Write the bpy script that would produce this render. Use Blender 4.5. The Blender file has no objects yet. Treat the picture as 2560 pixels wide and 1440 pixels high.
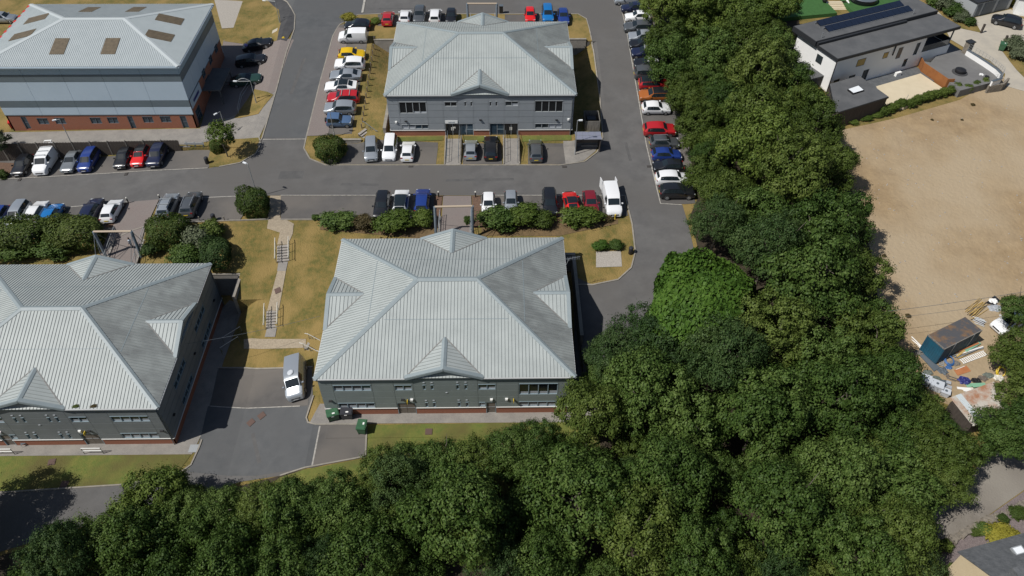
import bpy, bmesh, math, random
import numpy as np
from mathutils import Vector, Matrix
S = bpy.context.scene
COL = S.collection
R = math.radians
# ------------------------------------------------------------------ camera, sky, sun, exposure
F, PITCH, ROLL, YAW = 1909.2, .8038, .0071, -.0206
CAMZ = 65.15
cp, sp = math.cos(PITCH), math.sin(PITCH)
_rz = Matrix.Rotation(YAW, 3, 'Z')
FW = _rz @ Vector((0, cp, -sp)); RT0 = _rz @ Vector((1, 0, 0)); UP0 = RT0.cross(FW)
RT = math.cos(ROLL) * RT0 + math.sin(ROLL) * UP0
UP = -math.sin(ROLL) * RT0 + math.cos(ROLL) * UP0
CO = Vector((0, 0, CAMZ))
cd = bpy.data.cameras.new('camera'); cam = bpy.data.objects.new('camera', cd); COL.objects.link(cam)
cd.sensor_width = 36; cd.lens = 36 * F / 2560; cd.clip_end = 3000; cd.clip_start = 1
m4 = Matrix((RT, UP, -FW)).transposed().to_4x4(); m4.translation = CO
cam.matrix_world = m4
S.camera = cam
SUN_EL, SUN_AZ = 53.0, 25.0            # elevation; direction the shadows run, degrees from +x towards +y
wd = bpy.data.worlds.new('World'); S.world = wd; wd.use_nodes = True
nt = wd.node_tree; bg = nt.nodes['Background']
sky = nt.nodes.new('ShaderNodeTexSky'); sky.sky_type = 'NISHITA'; sky.sun_disc = False
sky.sun_elevation = R(SUN_EL); sky.sun_rotation = R(270 - SUN_AZ)
nt.links.new(sky.outputs[0], bg.inputs[0]); bg.inputs[1].default_value = .062
sl = bpy.data.lights.new('sun', 'SUN'); sl.energy = 4.5; sl.angle = R(.5); sl.color = (1, .965, .91)
so = bpy.data.objects.new('sun', sl); COL.objects.link(so)
ce = math.cos(R(SUN_EL))
sd = Vector((ce * math.cos(R(SUN_AZ)), ce * math.sin(R(SUN_AZ)), -math.sin(R(SUN_EL))))
so.rotation_euler = sd.to_track_quat('-Z', 'Y').to_euler(); so.location = (-60, 20, 120)
S.view_settings.view_transform = 'Standard'; S.view_settings.look = 'None'
S.view_settings.exposure = 0.0; S.view_settings.gamma = 1; S.view_settings.use_curve_mapping = False
S.render.engine = 'CYCLES'; S.render.resolution_x = 1024; S.render.resolution_y = 576

# ------------------------------------------------------------------ helpers
def at(px, py, z):
    d = FW + RT * ((px - 1280) / F) + UP * ((720 - py) / F)
    t = (z - CAMZ) / d.z
    return CO + d * t
def lt(t, tab):
    if t <= tab[0][0]: return tab[0][1]
    for (a, b), (c, d) in zip(tab, tab[1:]):
        if t <= c: return b + (d - b) * (t - a) / (c - a)
    return tab[-1][1]
def cl(t): return 0. if t < 0 else 1. if t > 1 else t
def mix(a, b, t): return a + (b - a) * t
def sm(t): t = cl(t); return t * t * (3 - 2 * t)
PITS = [(-17.5, 8.6, 42.0, 65.3, .3), (-70, -30.6, 60.5, 64.0, -2.0)]     # sunken ground round the two near offices
def zS(x, y):
    up = lt(x, [(-95, .3), (-65, 1.65), (-47, 2.85), (-33, 3.5), (300, 3.5)])
    low = lt(x, [(-33, -2), (-27, -1.7), (-19, .25), (300, .3)])
    for (a, b, c, d, z) in PITS:
        if a < x < b and c < y < d: return z
    y0 = mix(51.5, 44, cl((x - 6) / 3))
    z = low + (up - low) * cl((y - y0) / (70 - y0))
    if x < -27.5 and y < 60.5: z = mix(-2., z, sm((x + 31.8) / 4.3))
    if y > 84:
        road = up + 3.9 * cl((y - 86) / 26.)
        za = 3.6 - .35 * cl((-45 - x) / 25.) + 2.2 * cl((y - 92) / 24.)
        if x < -33.5 and y > 86.25: z = mix(road, za, cl((-33.5 - x) / 4.))
        else: z = road
        dp = 4.5
        if y < 108.7 and -19.5 < x < 14.8:
            k = min(cl((x + 19.5) / 3.2), cl((14.8 - x) / 3.0), cl((y - 86.0) / .9))
            z = mix(z, dp, k)
    return z
def zE(y): return lt(y, [(10, -1.6), (30, -.3), (38, .3), (46, 1.6), (55, 2.2), (88, 4.7), (105, 5.2), (118, 6), (160, 7)])
def zG(x, y):
    if y < 20: y = max(y, -50)
    a = zS(x, y)
    if x <= 25: return a
    return mix(a, zE(y), sm((x - 25) / 13.))
def G(px, py, dz=0.):
    z = 2.
    for _ in range(14):
        p = at(px, py, z + dz); z = .5 * z + .5 * zG(p.x, p.y)
    return Vector((p.x, p.y, zG(p.x, p.y)))

def link(o, parent=None):
    COL.objects.link(o)
    if parent is not None: o.parent = parent
    return o
def tag(o, label=None, cat=None, group=None, kind=None):
    if label: o['label'] = label
    if cat: o['category'] = cat
    if group: o['group'] = group
    if kind: o['kind'] = kind
    return o
def empty(name, loc, rz=0, label=None, cat=None, group=None):
    o = bpy.data.objects.new(name, None); o.location = loc; o.rotation_euler = (0, 0, rz); o.empty_display_size = .3
    link(o); return tag(o, label, cat, group)
def inst(name, me, parent=None, loc=(0, 0, 0), rot=(0, 0, 0), mat=None, sc=None):
    o = bpy.data.objects.new(name, me); o.location = loc; o.rotation_euler = rot
    if sc: o.scale = sc
    link(o, parent)
    if mat is not None:
        o.material_slots[0].link = 'OBJECT'; o.material_slots[0].material = mat
    return o
class MB:
    def __init__(s, M=None): s.v = []; s.f = []; s.M = M
    def add(s, vs, fs):
        n = len(s.v)
        s.v += [tuple(s.M @ Vector(v)) if s.M is not None else tuple(v) for v in vs]
        s.f += [tuple(i + n for i in f) for f in fs]; return s
    def box(s, x0, y0, z0, x1, y1, z1):
        if x0 > x1: x0, x1 = x1, x0
        if y0 > y1: y0, y1 = y1, y0
        if z0 > z1: z0, z1 = z1, z0
        return s.add([(x0, y0, z0), (x1, y0, z0), (x1, y1, z0), (x0, y1, z0), (x0, y0, z1), (x1, y0, z1), (x1, y1, z1), (x0, y1, z1)],
              [(0, 3, 2, 1), (4, 5, 6, 7), (0, 1, 5, 4), (1, 2, 6, 5), (2, 3, 7, 6), (3, 0, 4, 7)])
    def taper(s, x0, y0, z0, x1, y1, z1, i):
        return s.add([(x0 + i, y0 + i, z0), (x1 - i, y0 + i, z0), (x1 - i, y1 - i, z0), (x0 + i, y1 - i, z0), (x0, y0, z1), (x1, y0, z1), (x1, y1, z1), (x0, y1, z1)],
              [(0, 3, 2, 1), (4, 5, 6, 7), (0, 1, 5, 4), (1, 2, 6, 5), (2, 3, 7, 6), (3, 0, 4, 7)])
    def prism(s, pts, d):            # closed polygon (3d points) extruded by vector d
        pts = [Vector(p) for p in pts]; d = Vector(d); n = len(pts)
        s.add(pts + [p + d for p in pts], [tuple(range(n))[::-1], tuple(range(n, 2 * n))] + [(i, (i + 1) % n, n + (i + 1) % n, n + i) for i in range(n)])
        return s
    def rod(s, p, q, r, n=6, r2=None):
        p = Vector(p); q = Vector(q); r2 = r if r2 is None else r2
        d = (q - p).normalized(); a = d.orthogonal().normalized(); b = d.cross(a); vs = []
        for c, rr in ((p, r), (q, r2)):
            vs += [c + (a * math.cos(t * 2 * math.pi / n) + b * math.sin(t * 2 * math.pi / n)) * rr for t in range(n)]
        return s.add(vs, [tuple(range(n))[::-1], tuple(range(n, 2 * n))] + [(i, (i + 1) % n, n + (i + 1) % n, n + i) for i in range(n)])
    def path(s, pts, r, n=5):
        for a, b in zip(pts, pts[1:]): s.rod(a, b, r, n)
        return s
    def bar(s, p, q, w, h, up=(0, 0, 1)):     # rectangular bar lying on the line p-q, rising h along up
        p = Vector(p); q = Vector(q); up = Vector(up).normalized(); sd_ = (q - p).cross(up).normalized() * (w / 2); u = up * h
        return s.add([p - sd_, p + sd_, q + sd_, q - sd_, p - sd_ + u, p + sd_ + u, q + sd_ + u, q - sd_ + u],
              [(0, 1, 2, 3), (4, 7, 6, 5), (0, 4, 5, 1), (1, 5, 6, 2), (2, 6, 7, 3), (3, 7, 4, 0)])
    def lathe(s, prof, n=16, c=(0, 0)):
        k = len(prof); vs = []
        for i in range(n):
            a = 2 * math.pi * i / n
            vs += [(c[0] + r * math.cos(a), c[1] + r * math.sin(a), z) for r, z in prof]
        fs = []
        for i in range(n):
            j = (i + 1) % n
            for m in range(k - 1): fs.append((i * k + m, j * k + m, j * k + m + 1, i * k + m + 1))
        fs.append(tuple(i * k + k - 1 for i in range(n))); fs.append(tuple(i * k for i in range(n))[::-1])
        return s.add(vs, fs)
    def quad(s, *p): return s.add(p, [tuple(range(len(p)))])
    def mesh(s, name, mat=None, smooth=None):
        me = bpy.data.meshes.new(name); me.from_pydata(s.v, [], s.f)
        if mat is not None: me.materials.append(mat)
        bm = bmesh.new(); bm.from_mesh(me); bmesh.ops.recalc_face_normals(bm, faces=bm.faces); bm.to_mesh(me); bm.free()
        if smooth:
            me.polygons.foreach_set('use_smooth', [True] * len(me.polygons)); me.set_sharp_from_angle(angle=R(smooth))
        me.update(); return me
    def build(s, name, mat, parent=None, smooth=None):
        o = bpy.data.objects.new(name, s.mesh(name, mat, smooth)); return link(o, parent)

# ------------------------------------------------------------------ materials
MATS = {}
def nn(m, t): return m.node_tree.nodes.new(t)
def mat(name, c, rough=.8, metal=0., c2=None, scale=4., detail=6., bump=0., bscale=None, coat=0., spec=.5, c3=None, scale3=.15, streak=None, pos=True, lo=.35, hi=.65):
    m = bpy.data.materials.new(name); m.use_nodes = True; MATS[name] = m
    N = m.node_tree.nodes; L = m.node_tree.links; b = N['Principled BSDF']
    b.inputs['Base Color'].default_value = (*c, 1); b.inputs['Roughness'].default_value = rough
    b.inputs['Metallic'].default_value = metal; b.inputs['Coat Weight'].default_value = coat
    b.inputs['Specular IOR Level'].default_value = spec
    if c2 or bump:
        g = nn(m, 'ShaderNodeNewGeometry'); vec = g.outputs['Position']
        if streak:
            mp = nn(m, 'ShaderNodeMapping'); mp.inputs['Scale'].default_value = streak; L.new(vec, mp.inputs['Vector']); vec = mp.outputs[0]
    if c2:
        n = nn(m, 'ShaderNodeTexNoise'); n.inputs['Scale'].default_value = scale; n.inputs['Detail'].default_value = detail; n.inputs['Roughness'].default_value = .65
        L.new(vec, n.inputs['Vector'])
        mr = nn(m, 'ShaderNodeMapRange'); mr.inputs[1].default_value = lo; mr.inputs[2].default_value = hi; L.new(n.outputs[0], mr.inputs[0])
        mx = nn(m, 'ShaderNodeMix'); mx.data_type = 'RGBA'; mx.inputs[6].default_value = (*c, 1); mx.inputs[7].default_value = (*c2, 1)
        L.new(mr.outputs[0], mx.inputs[0]); out = mx.outputs[2]
        if c3:
            n3 = nn(m, 'ShaderNodeTexNoise'); n3.inputs['Scale'].default_value = scale3; n3.inputs['Detail'].default_value = 5; L.new(g.outputs['Position'], n3.inputs['Vector'])
            r3 = nn(m, 'ShaderNodeMapRange'); r3.inputs[1].default_value = .42; r3.inputs[2].default_value = .62; L.new(n3.outputs[0], r3.inputs[0])
            m3 = nn(m, 'ShaderNodeMix'); m3.data_type = 'RGBA'; m3.inputs[7].default_value = (*c3, 1); L.new(out, m3.inputs[6]); L.new(r3.outputs[0], m3.inputs[0]); out = m3.outputs[2]
        L.new(out, b.inputs['Base Color'])
    if bump:
        nb = nn(m, 'ShaderNodeTexNoise'); nb.inputs['Scale'].default_value = bscale or scale; nb.inputs['Detail'].default_value = 4; L.new(g.outputs['Position'], nb.inputs['Vector'])
        bp = nn(m, 'ShaderNodeBump'); bp.inputs['Strength'].default_value = bump; bp.inputs['Distance'].default_value = .1
        L.new(nb.outputs[0], bp.inputs['Height']); L.new(bp.outputs[0], b.inputs['Normal'])
    return m
def brickmat(name, c1, c2, mortar, scale, w=.5, h=.25, ground=False, wear=None, msize=.02):
    m = bpy.data.materials.new(name); m.use_nodes = True; MATS[name] = m; N = m.node_tree.nodes; L = m.node_tree.links; b = N['Principled BSDF']
    g = nn(m, 'ShaderNodeNewGeometry'); t = nn(m, 'ShaderNodeTexBrick')
    t.inputs['Color1'].default_value = (*c1, 1); t.inputs['Color2'].default_value = (*c2, 1); t.inputs['Mortar'].default_value = (*mortar, 1)
    t.inputs['Scale'].default_value = scale; t.inputs['Brick Width'].default_value = w; t.inputs['Row Height'].default_value = h; t.inputs['Mortar Size'].default_value = msize
    if ground: L.new(g.outputs['Position'], t.inputs['Vector'])
    else:
        sx = nn(m, 'ShaderNodeSeparateXYZ'); cx = nn(m, 'ShaderNodeCombineXYZ'); ad = nn(m, 'ShaderNodeMath'); L.new(g.outputs['Position'], sx.inputs[0])
        L.new(sx.outputs[0], ad.inputs[0]); L.new(sx.outputs[1], ad.inputs[1]); L.new(ad.outputs[0], cx.inputs[0]); L.new(sx.outputs[2], cx.inputs[1]); L.new(cx.outputs[0], t.inputs['Vector'])
    out = t.outputs['Color']
    n = nn(m, 'ShaderNodeTexNoise'); n.inputs['Scale'].default_value = .6; n.inputs['Detail'].default_value = 8; n.inputs['Roughness'].default_value = .7; L.new(g.outputs['Position'], n.inputs['Vector'])
    mr = nn(m, 'ShaderNodeMapRange'); mr.inputs[1].default_value = .4; mr.inputs[2].default_value = .7; mr.inputs[4].default_value = .75; L.new(n.outputs[0], mr.inputs[0])
    mx = nn(m, 'ShaderNodeMix'); mx.data_type = 'RGBA'; mx.inputs[7].default_value = (*(wear or mortar), 1); L.new(out, mx.inputs[6]); L.new(mr.outputs[0], mx.inputs[0])
    L.new(mx.outputs[2], b.inputs['Base Color']); b.inputs['Roughness'].default_value = .9
    return m
def leafmat(name, c1, c2, c3):
    m = bpy.data.materials.new(name); m.use_nodes = True; MATS[name] = m; N = m.node_tree.nodes; L = m.node_tree.links
    N.remove(N['Principled BSDF']); out = N['Material Output']
    g = nn(m, 'ShaderNodeNewGeometry'); rp = nn(m, 'ShaderNodeValToRGB')
    e = rp.color_ramp.elements; e[0].color = (*c1, 1); e[1].color = (*c3, 1); e2 = e.new(.5); e2.color = (*c2, 1)
    n = nn(m, 'ShaderNodeTexNoise'); n.inputs['Scale'].default_value = .35; n.inputs['Detail'].default_value = 3; L.new(g.outputs['Position'], n.inputs['Vector'])
    oi = nn(m, 'ShaderNodeObjectInfo')
    a = nn(m, 'ShaderNodeMath'); a.operation = 'MULTIPLY_ADD'; a.inputs[1].default_value = .55; L.new(g.outputs['Random Per Island'], a.inputs[0])
    a2 = nn(m, 'ShaderNodeMath'); a2.operation = 'MULTIPLY_ADD'; a2.inputs[1].default_value = 1.1; a2.inputs[2].default_value = -.55; L.new(n.outputs[0], a2.inputs[0])
    a3 = nn(m, 'ShaderNodeMath'); a3.operation = 'MULTIPLY_ADD'; a3.inputs[1].default_value = .5; L.new(oi.outputs['Random'], a3.inputs[0]); L.new(a2.outputs[0], a3.inputs[2])
    L.new(a3.outputs[0], a.inputs[2]); L.new(a.outputs[0], rp.inputs[0])
    d = nn(m, 'ShaderNodeBsdfPrincipled'); d.inputs['Roughness'].default_value = .6; d.inputs['Specular IOR Level'].default_value = .22
    t = nn(m, 'ShaderNodeBsdfTranslucent'); mx = nn(m, 'ShaderNodeMixShader'); mx.inputs[0].default_value = .22
    L.new(rp.outputs[0], d.inputs['Base Color']); L.new(rp.outputs[0], t.inputs[0]); L.new(d.outputs[0], mx.inputs[1]); L.new(t.outputs[0], mx.inputs[2]); L.new(mx.outputs[0], out.inputs[0])
    return m
mat('asphalt', (.088, .086, .085), .9, c2=(.118, .115, .112), scale=.5, detail=12, c3=(.10, .095, .09), scale3=.09, bump=.15, bscale=14)
mat('asphalt_new', (.070, .074, .078), .9, c2=(.094, .097, .10), scale=.6, detail=12, c3=(.084, .086, .088), scale3=.12, bump=.15, bscale=14)
mat('asphalt_bay', (.105, .098, .092), .9, c2=(.078, .074, .071), scale=.45, detail=12, c3=(.128, .116, .104), scale3=.16, bump=.15, bscale=12)
mat('asphalt_dark', (.038, .038, .041), .9, c2=(.058, .058, .06), scale=1, detail=8)
mat('asphalt_mend', (.074, .073, .073), .9, c2=(.10, .098, .096), scale=.8, detail=12, bump=.15, bscale=14)
brickmat('paver_pink', (.215, .178, .162), (.18, .15, .14), (.13, .112, .105), 5, ground=True, wear=(.185, .165, .152))
brickmat('paver_grey', (.24, .225, .205), (.19, .178, .165), (.15, .14, .13), 5, ground=True, wear=(.29, .27, .24))
brickmat('brick_red', (.30, .095, .05), (.24, .075, .04), (.25, .17, .12), 4.4, wear=(.25, .10, .06))
mat('grass_dry', (.20, .138, .038), .95, c2=(.098, .094, .021), scale=1.7, detail=15, c3=(.235, .165, .054), scale3=.32, bump=1, bscale=6, lo=.33, hi=.63)
mat('dry_earth', (.16, .105, .05), .95, c2=(.10, .07, .032), scale=2.5, detail=10, bump=.6, bscale=8)
mat('grass_green', (.092, .125, .022), .95, c2=(.15, .148, .032), scale=1.6, detail=14, c3=(.10, .09, .024), scale3=.25, bump=.5, bscale=9)
mat('lawn_artificial', (.03, .095, .02), .95, c2=(.04, .12, .028), scale=2, bump=.3, bscale=12)
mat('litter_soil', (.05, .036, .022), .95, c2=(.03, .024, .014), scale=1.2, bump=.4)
mat('mulch', (.16, .095, .062), .95, c2=(.09, .055, .038), scale=5, detail=8, bump=.6, bscale=14)
mat('sand_lot', (.335, .242, .137), .95, c2=(.24, .17, .095), scale=.55, detail=14, c3=(.35, .275, .18), scale3=.07, bump=.9, bscale=2.2, lo=.33, hi=.66)
mat('sand_track', (.35, .27, .165), .95, c2=(.27, .2, .115), scale=.9, detail=12, bump=.5, bscale=3)
mat('gravel_pale', (.40, .37, .33), .95, c2=(.29, .265, .23), scale=7, detail=6, bump=.6, bscale=16)
mat('gravel_path', (.36, .30, .22), .95, c2=(.26, .215, .155), scale=5, detail=8, bump=.5, bscale=16)
mat('track', (.20, .18, .155), .95, c2=(.16, .142, .12), scale=.8, detail=10, c3=(.225, .205, .175), scale3=.2, bump=.3, bscale=6)
mat('concrete_pale', (.42, .38, .31), .9, c2=(.35, .32, .27), scale=.6, detail=9)
mat('concrete', (.30, .28, .25), .9, c2=(.22, .205, .185), scale=1.3, detail=9, bump=.2)
mat('concrete_steps', (.33, .30, .27), .9, c2=(.26, .24, .21), scale=2)
mat('kerb', (.29, .265, .225), .9, c2=(.2, .185, .16), scale=1.4, detail=8)
mat('line_paint', (.42, .40, .36), .85, c2=(.24, .23, .21), scale=3, detail=8)
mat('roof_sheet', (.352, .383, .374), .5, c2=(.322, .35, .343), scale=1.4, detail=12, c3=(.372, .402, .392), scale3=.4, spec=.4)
mat('roof_streaked', (.235, .25, .242), .6, c2=(.15, .158, .155), scale=1.6, detail=10, c3=(.27, .29, .28), scale3=.5, streak=(.25, 3.2, .6))  # darker sheet with streaks, used on the east slopes
mat('roof_seam', (.235, .258, .253), .5)
mat('roof_cap', (.225, .268, .28), .5, c2=(.255, .295, .307), scale=1.5, spec=.45)
mat('roof_valley', (.16, .15, .14), .8, c2=(.26, .26, .25), scale=4)
mat('gutter', (.55, .56, .56), .45)
mat('soffit', (.12, .135, .145), .6)
mat('clad_c', (.20, .232, .224), .5, c2=(.18, .208, .203), scale=.7, spec=.4)
mat('clad_d', (.265, .285, .305), .5, c2=(.24, .262, .28), scale=.7, spec=.4)
mat('clad_b', (.175, .192, .20), .5, c2=(.155, .172, .18), scale=.7, spec=.4)
mat('clad_joint_lit', (.36, .38, .385), .6)  # pale backing: sun caught on the panel joint edges, put into the colour
mat('sill', (.58, .58, .56), .5)
mat('frame_blue', (.22, .29, .33), .4)
mat('frame_grey', (.34, .36, .37), .4)
mat('glass', (.022, .03, .034), .07, spec=.6, c2=(.04, .05, .055), scale=1.2)
mat('glass_dark', (.008, .01, .012), .06, spec=.5)
mat('glass_blue', (.05, .08, .105), .08, spec=.6, c2=(.02, .035, .05), scale=.9)
mat('door_brown', (.16, .135, .11), .6, c2=(.12, .10, .085), scale=2)
mat('a_roof', (.39, .43, .44), .5, c2=(.36, .40, .41), scale=.7, detail=9)
mat('a_cap', (.43, .47, .48), .5)
mat('a_light', (.44, .53, .61), .45, c2=(.41, .50, .58), scale=.3)
mat('a_dark', (.13, .165, .185), .5, c2=(.115, .145, .165), scale=.5)
mat('a_top', (.30, .40, .47), .5)
mat('rooflight', (.135, .105, .066), .6, c2=(.085, .066, .042), scale=2.5, streak=(1, 1, 1))
mat('black', (.015, .015, .017), .5); mat('black_rubber', (.018, .018, .018), .85)
mat('white', (.78, .78, .76), .5); mat('offwhite', (.62, .60, .54), .6, c2=(.56, .54, .48), scale=1)
mat('steel', (.42, .44, .46), .4, .6); mat('steel_dark', (.10, .12, .14), .5); mat('galv', (.36, .38, .39), .5, .3)
mat('post_blue', (.16, .20, .24), .5); mat('beam_cream', (.42, .34, .25), .6)
mat('bin_green', (.03, .095, .045), .5, c2=(.042, .12, .06), scale=2); mat('bin_black', (.03, .032, .04), .5)
mat('red', (.55, .03, .02), .4); mat('yellow', (.6, .43, .03), .5); mat('orange_board', (.42, .17, .07), .7, c2=(.35, .13, .05), scale=2)
mat('timber', (.20, .15, .10), .85, c2=(.13, .10, .07), scale=3, streak=(1, 1, .2)); mat('timber_dark', (.045, .036, .03), .9, c2=(.075, .06, .05), scale=3, streak=(2, 2, .4))
mat('timber_grey', (.22, .205, .18), .9, c2=(.12, .11, .1), scale=4, streak=(2, 2, .3)); mat('timber_new', (.52, .37, .13), .8, c2=(.42, .28, .09), scale=3)
mat('bark', (.14, .12, .095), .9, c2=(.08, .068, .052), scale=5, bump=.5)
mat('render_white', (.80, .80, .79), .8, c2=(.75, .75, .74), scale=.5); mat('cream', (.55, .46, .31), .85, c2=(.50, .41, .27), scale=.6)
mat('felt', (.075, .078, .082), .85, c2=(.105, .107, .11), scale=.5, detail=10); mat('felt_edge', (.022, .024, .028), .6)
mat('solar', (.012, .018, .035), .12, spec=.6); mat('corten', (.27, .105, .03), .8, c2=(.22, .08, .022), scale=1.2)
mat('patio', (.58, .50, .36), .8, c2=(.53, .455, .32), scale=.6); mat('terrace', (.16, .158, .155), .85, c2=(.13, .128, .126), scale=.4)
mat('slate', (.12, .125, .13), .75, c2=(.075, .08, .085), scale=2.2, detail=9, bump=.3, bscale=6); mat('ridge_tile', (.34, .12, .05), .8, c2=(.25, .09, .04), scale=2)
mat('stone_rubble', (.24, .21, .17), .9, c2=(.13, .115, .095), scale=3, detail=8, bump=.8, bscale=3)
mat('container_blue', (.015, .10, .16), .5, c2=(.02, .075, .12), scale=1.2); mat('rusty_top', (.075, .075, .08), .7, c2=(.20, .115, .055), scale=.8, detail=9, lo=.48, hi=.62)
mat('tin', (.36, .34, .30), .7, c2=(.25, .11, .05), scale=.9, detail=10, lo=.42, hi=.6, streak=(.6, .6, .6)); mat('tin_clean', (.36, .40, .42), .6)
mat('tarp_blue', (.025, .03, .16), .6); mat('plastic_green', (.20, .40, .27), .6); mat('plastic_blue', (.04, .12, .30), .5); mat('plastic_grey', (.35, .37, .4), .5)
mat('cabin_white', (.5, .53, .57), .5); mat('fence_mesh', (.13, .15, .13), .6); mat('lamp_white', (.75, .78, .8), .35)
mat('plate_yellow', (.62, .46, .04), .5); mat('plate_white', (.7, .7, .7), .5); mat('head_lamp', (.55, .58, .6), .1); mat('tail_lamp', (.25, .012, .012), .25)
mat('car_glass', (.014, .02, .024), .04, spec=.7); mat('rim', (.32, .33, .34), .35, .6); mat('iron_red', (.10, .062, .05), .8); mat('iron', (.05, .045, .042), .8)
mat('skin', (.42, .26, .18), .6); mat('cloth_pale', (.45, .52, .58), .9); mat('cloth_dark', (.02, .022, .035), .9); mat('hair', (.03, .02, .015), .8)
mat('lilac', (.22, .20, .5), .5); mat('poly', (.20, .21, .27), .25, spec=.5); mat('slate_chips', (.20, .165, .16), .95, c2=(.13, .105, .105), scale=6, bump=.6, bscale=10)
leafmat('leaf_oak', (.025, .054, .010), (.055, .099, .018), (.120, .175, .043))
leafmat('leaf_olive', (.034, .058, .010), (.070, .106, .018), (.138, .178, .041))
leafmat('leaf_dark', (.018, .042, .012), (.038, .074, .020), (.082, .126, .038))
leafmat('leaf_bright', (.042, .092, .013), (.076, .148, .020), (.14, .22, .042))
leafmat('leaf_fresh', (.046, .080, .012), (.086, .130, .022), (.155, .20, .042))
leafmat('leaf_yellow', (.12, .12, .014), (.20, .19, .025), (.30, .27, .04))
leafmat('leaf_silver', (.05, .068, .032), (.09, .112, .058), (.16, .18, .11))
leafmat('leaf_hedge', (.030, .058, .010), (.060, .092, .017), (.105, .135, .03))
leafmat('leaf_brown', (.06, .048, .02), (.095, .075, .03), (.13, .10, .045))
M = MATS
# ------------------------------------------------------------------ ground and overlays (draped on one shared grid)
def grid_lines(a, b, step, extra):
    l = set(np.round(np.arange(a, b + .01, step), 3).tolist())
    for e in extra: l |= {round(e - .015, 3), round(e + .015, 3)}
    return sorted(l)
GX = grid_lines(-112, 112, 1.0, [-17.5, 8.6, -30.6, -19.5, -33.5])
GY = grid_lines(4, 142, 1.0, [65.3, 64.0, 86.25, 108.7, 42.0, 60.5, 51.5])
def ground_sheet():
    xs = [-900, -400, -200, -140] + GX + [140, 200, 400, 900]; ys = [-300, -120, -40] + GY + [170, 250, 450, 1000]
    v = [(x, y, zG(x, min(y, 150))) for y in ys for x in xs]; n = len(xs)
    f = [(j * n + i, j * n + i + 1, (j + 1) * n + i + 1, (j + 1) * n + i) for j in range(len(ys) - 1) for i in range(n - 1)]
    me = bpy.data.meshes.new('ground'); me.from_pydata(v, [], f); me.materials.append(M['grass_dry'])
    return tag(link(bpy.data.objects.new('ground', me)), 'dry brown grassland under the whole site', None, None, 'structure')
ground_sheet()
def sheet(name, pts, mt, lay, label=None, px=True, off=None):
    if px: pts = [G(*p) for p in pts]
    pts = [(p[0], p[1]) for p in pts]
    bm = bmesh.new()
    vs = [bm.verts.new((x, y, 0)) for x, y in pts]; f = bm.faces.new(vs)
    if f.normal.z < 0: f.normal_flip()
    bm.normal_update()
    bmesh.ops.triangulate(bm, faces=bm.faces[:])
    x0, x1 = min(p[0] for p in pts), max(p[0] for p in pts); y0, y1 = min(p[1] for p in pts), max(p[1] for p in pts)
    for ls, ax in ((GX, 0), (GY, 1)):
        for l in ls:
            if (x0, y0)[ax] < l < (x1, y1)[ax]:
                co = (l, 0, 0) if ax == 0 else (0, l, 0); no = (1, 0, 0) if ax == 0 else (0, 1, 0)
                bmesh.ops.bisect_plane(bm, geom=bm.verts[:] + bm.edges[:] + bm.faces[:], plane_co=co, plane_no=no, dist=1e-5)
    o = .035 * lay if off is None else off
    for v in bm.verts: v.co.z = zG(v.co.x, v.co.y) + o
    bmesh.ops.recalc_face_normals(bm, faces=bm.faces[:])
    if bm.faces and sum(f.normal.z for f in bm.faces) < 0: bmesh.ops.reverse_faces(bm, faces=bm.faces[:])
    me = bpy.data.meshes.new(name); bm.to_mesh(me); bm.free(); me.materials.append(M[mt])
    ob = link(bpy.data.objects.new(name, me)); return tag(ob, label, None, None, 'structure')
def dens(pts, step=.8):
    out = [pts[0]]
    for a, b in zip(pts, pts[1:]):
        n = max(1, int((b - a).length / step))
        out += [a + (b - a) * ((i + 1) / n) for i in range(n)]
    return out
def strip(name, pts, w, mt, lay, h=None, label=None, px=True):
    P = [G(*p) for p in pts] if px else [Vector((p[0], p[1], 0)) for p in pts]
    for p in P: p.z = 0
    P = dens(P); b = MB(); L = []
    for i, p in enumerate(P):
        t = (P[min(i + 1, len(P) - 1)] - P[max(i - 1, 0)]).normalized(); s = Vector((-t.y, t.x, 0)) * (w / 2)
        L.append((p + s, p - s))
    zz = lambda q, d: (q.x, q.y, zG(q.x, q.y) + d)
    top = .035 * lay if h is None else h
    for (a, c), (d, e) in zip(L, L[1:]):
        if h is None: b.quad(zz(a, top), zz(c, top), zz(e, top), zz(d, top))
        else:
            b.quad(zz(a, top), zz(c, top), zz(e, top), zz(d, top)); b.quad(zz(a, -.1), zz(a, top), zz(d, top), zz(d, -.1)); b.quad(zz(c, top), zz(c, -.1), zz(e, -.1), zz(e, top))
    o = b.build(name, M[mt]); return tag(o, label, None, None, 'structure')

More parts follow.
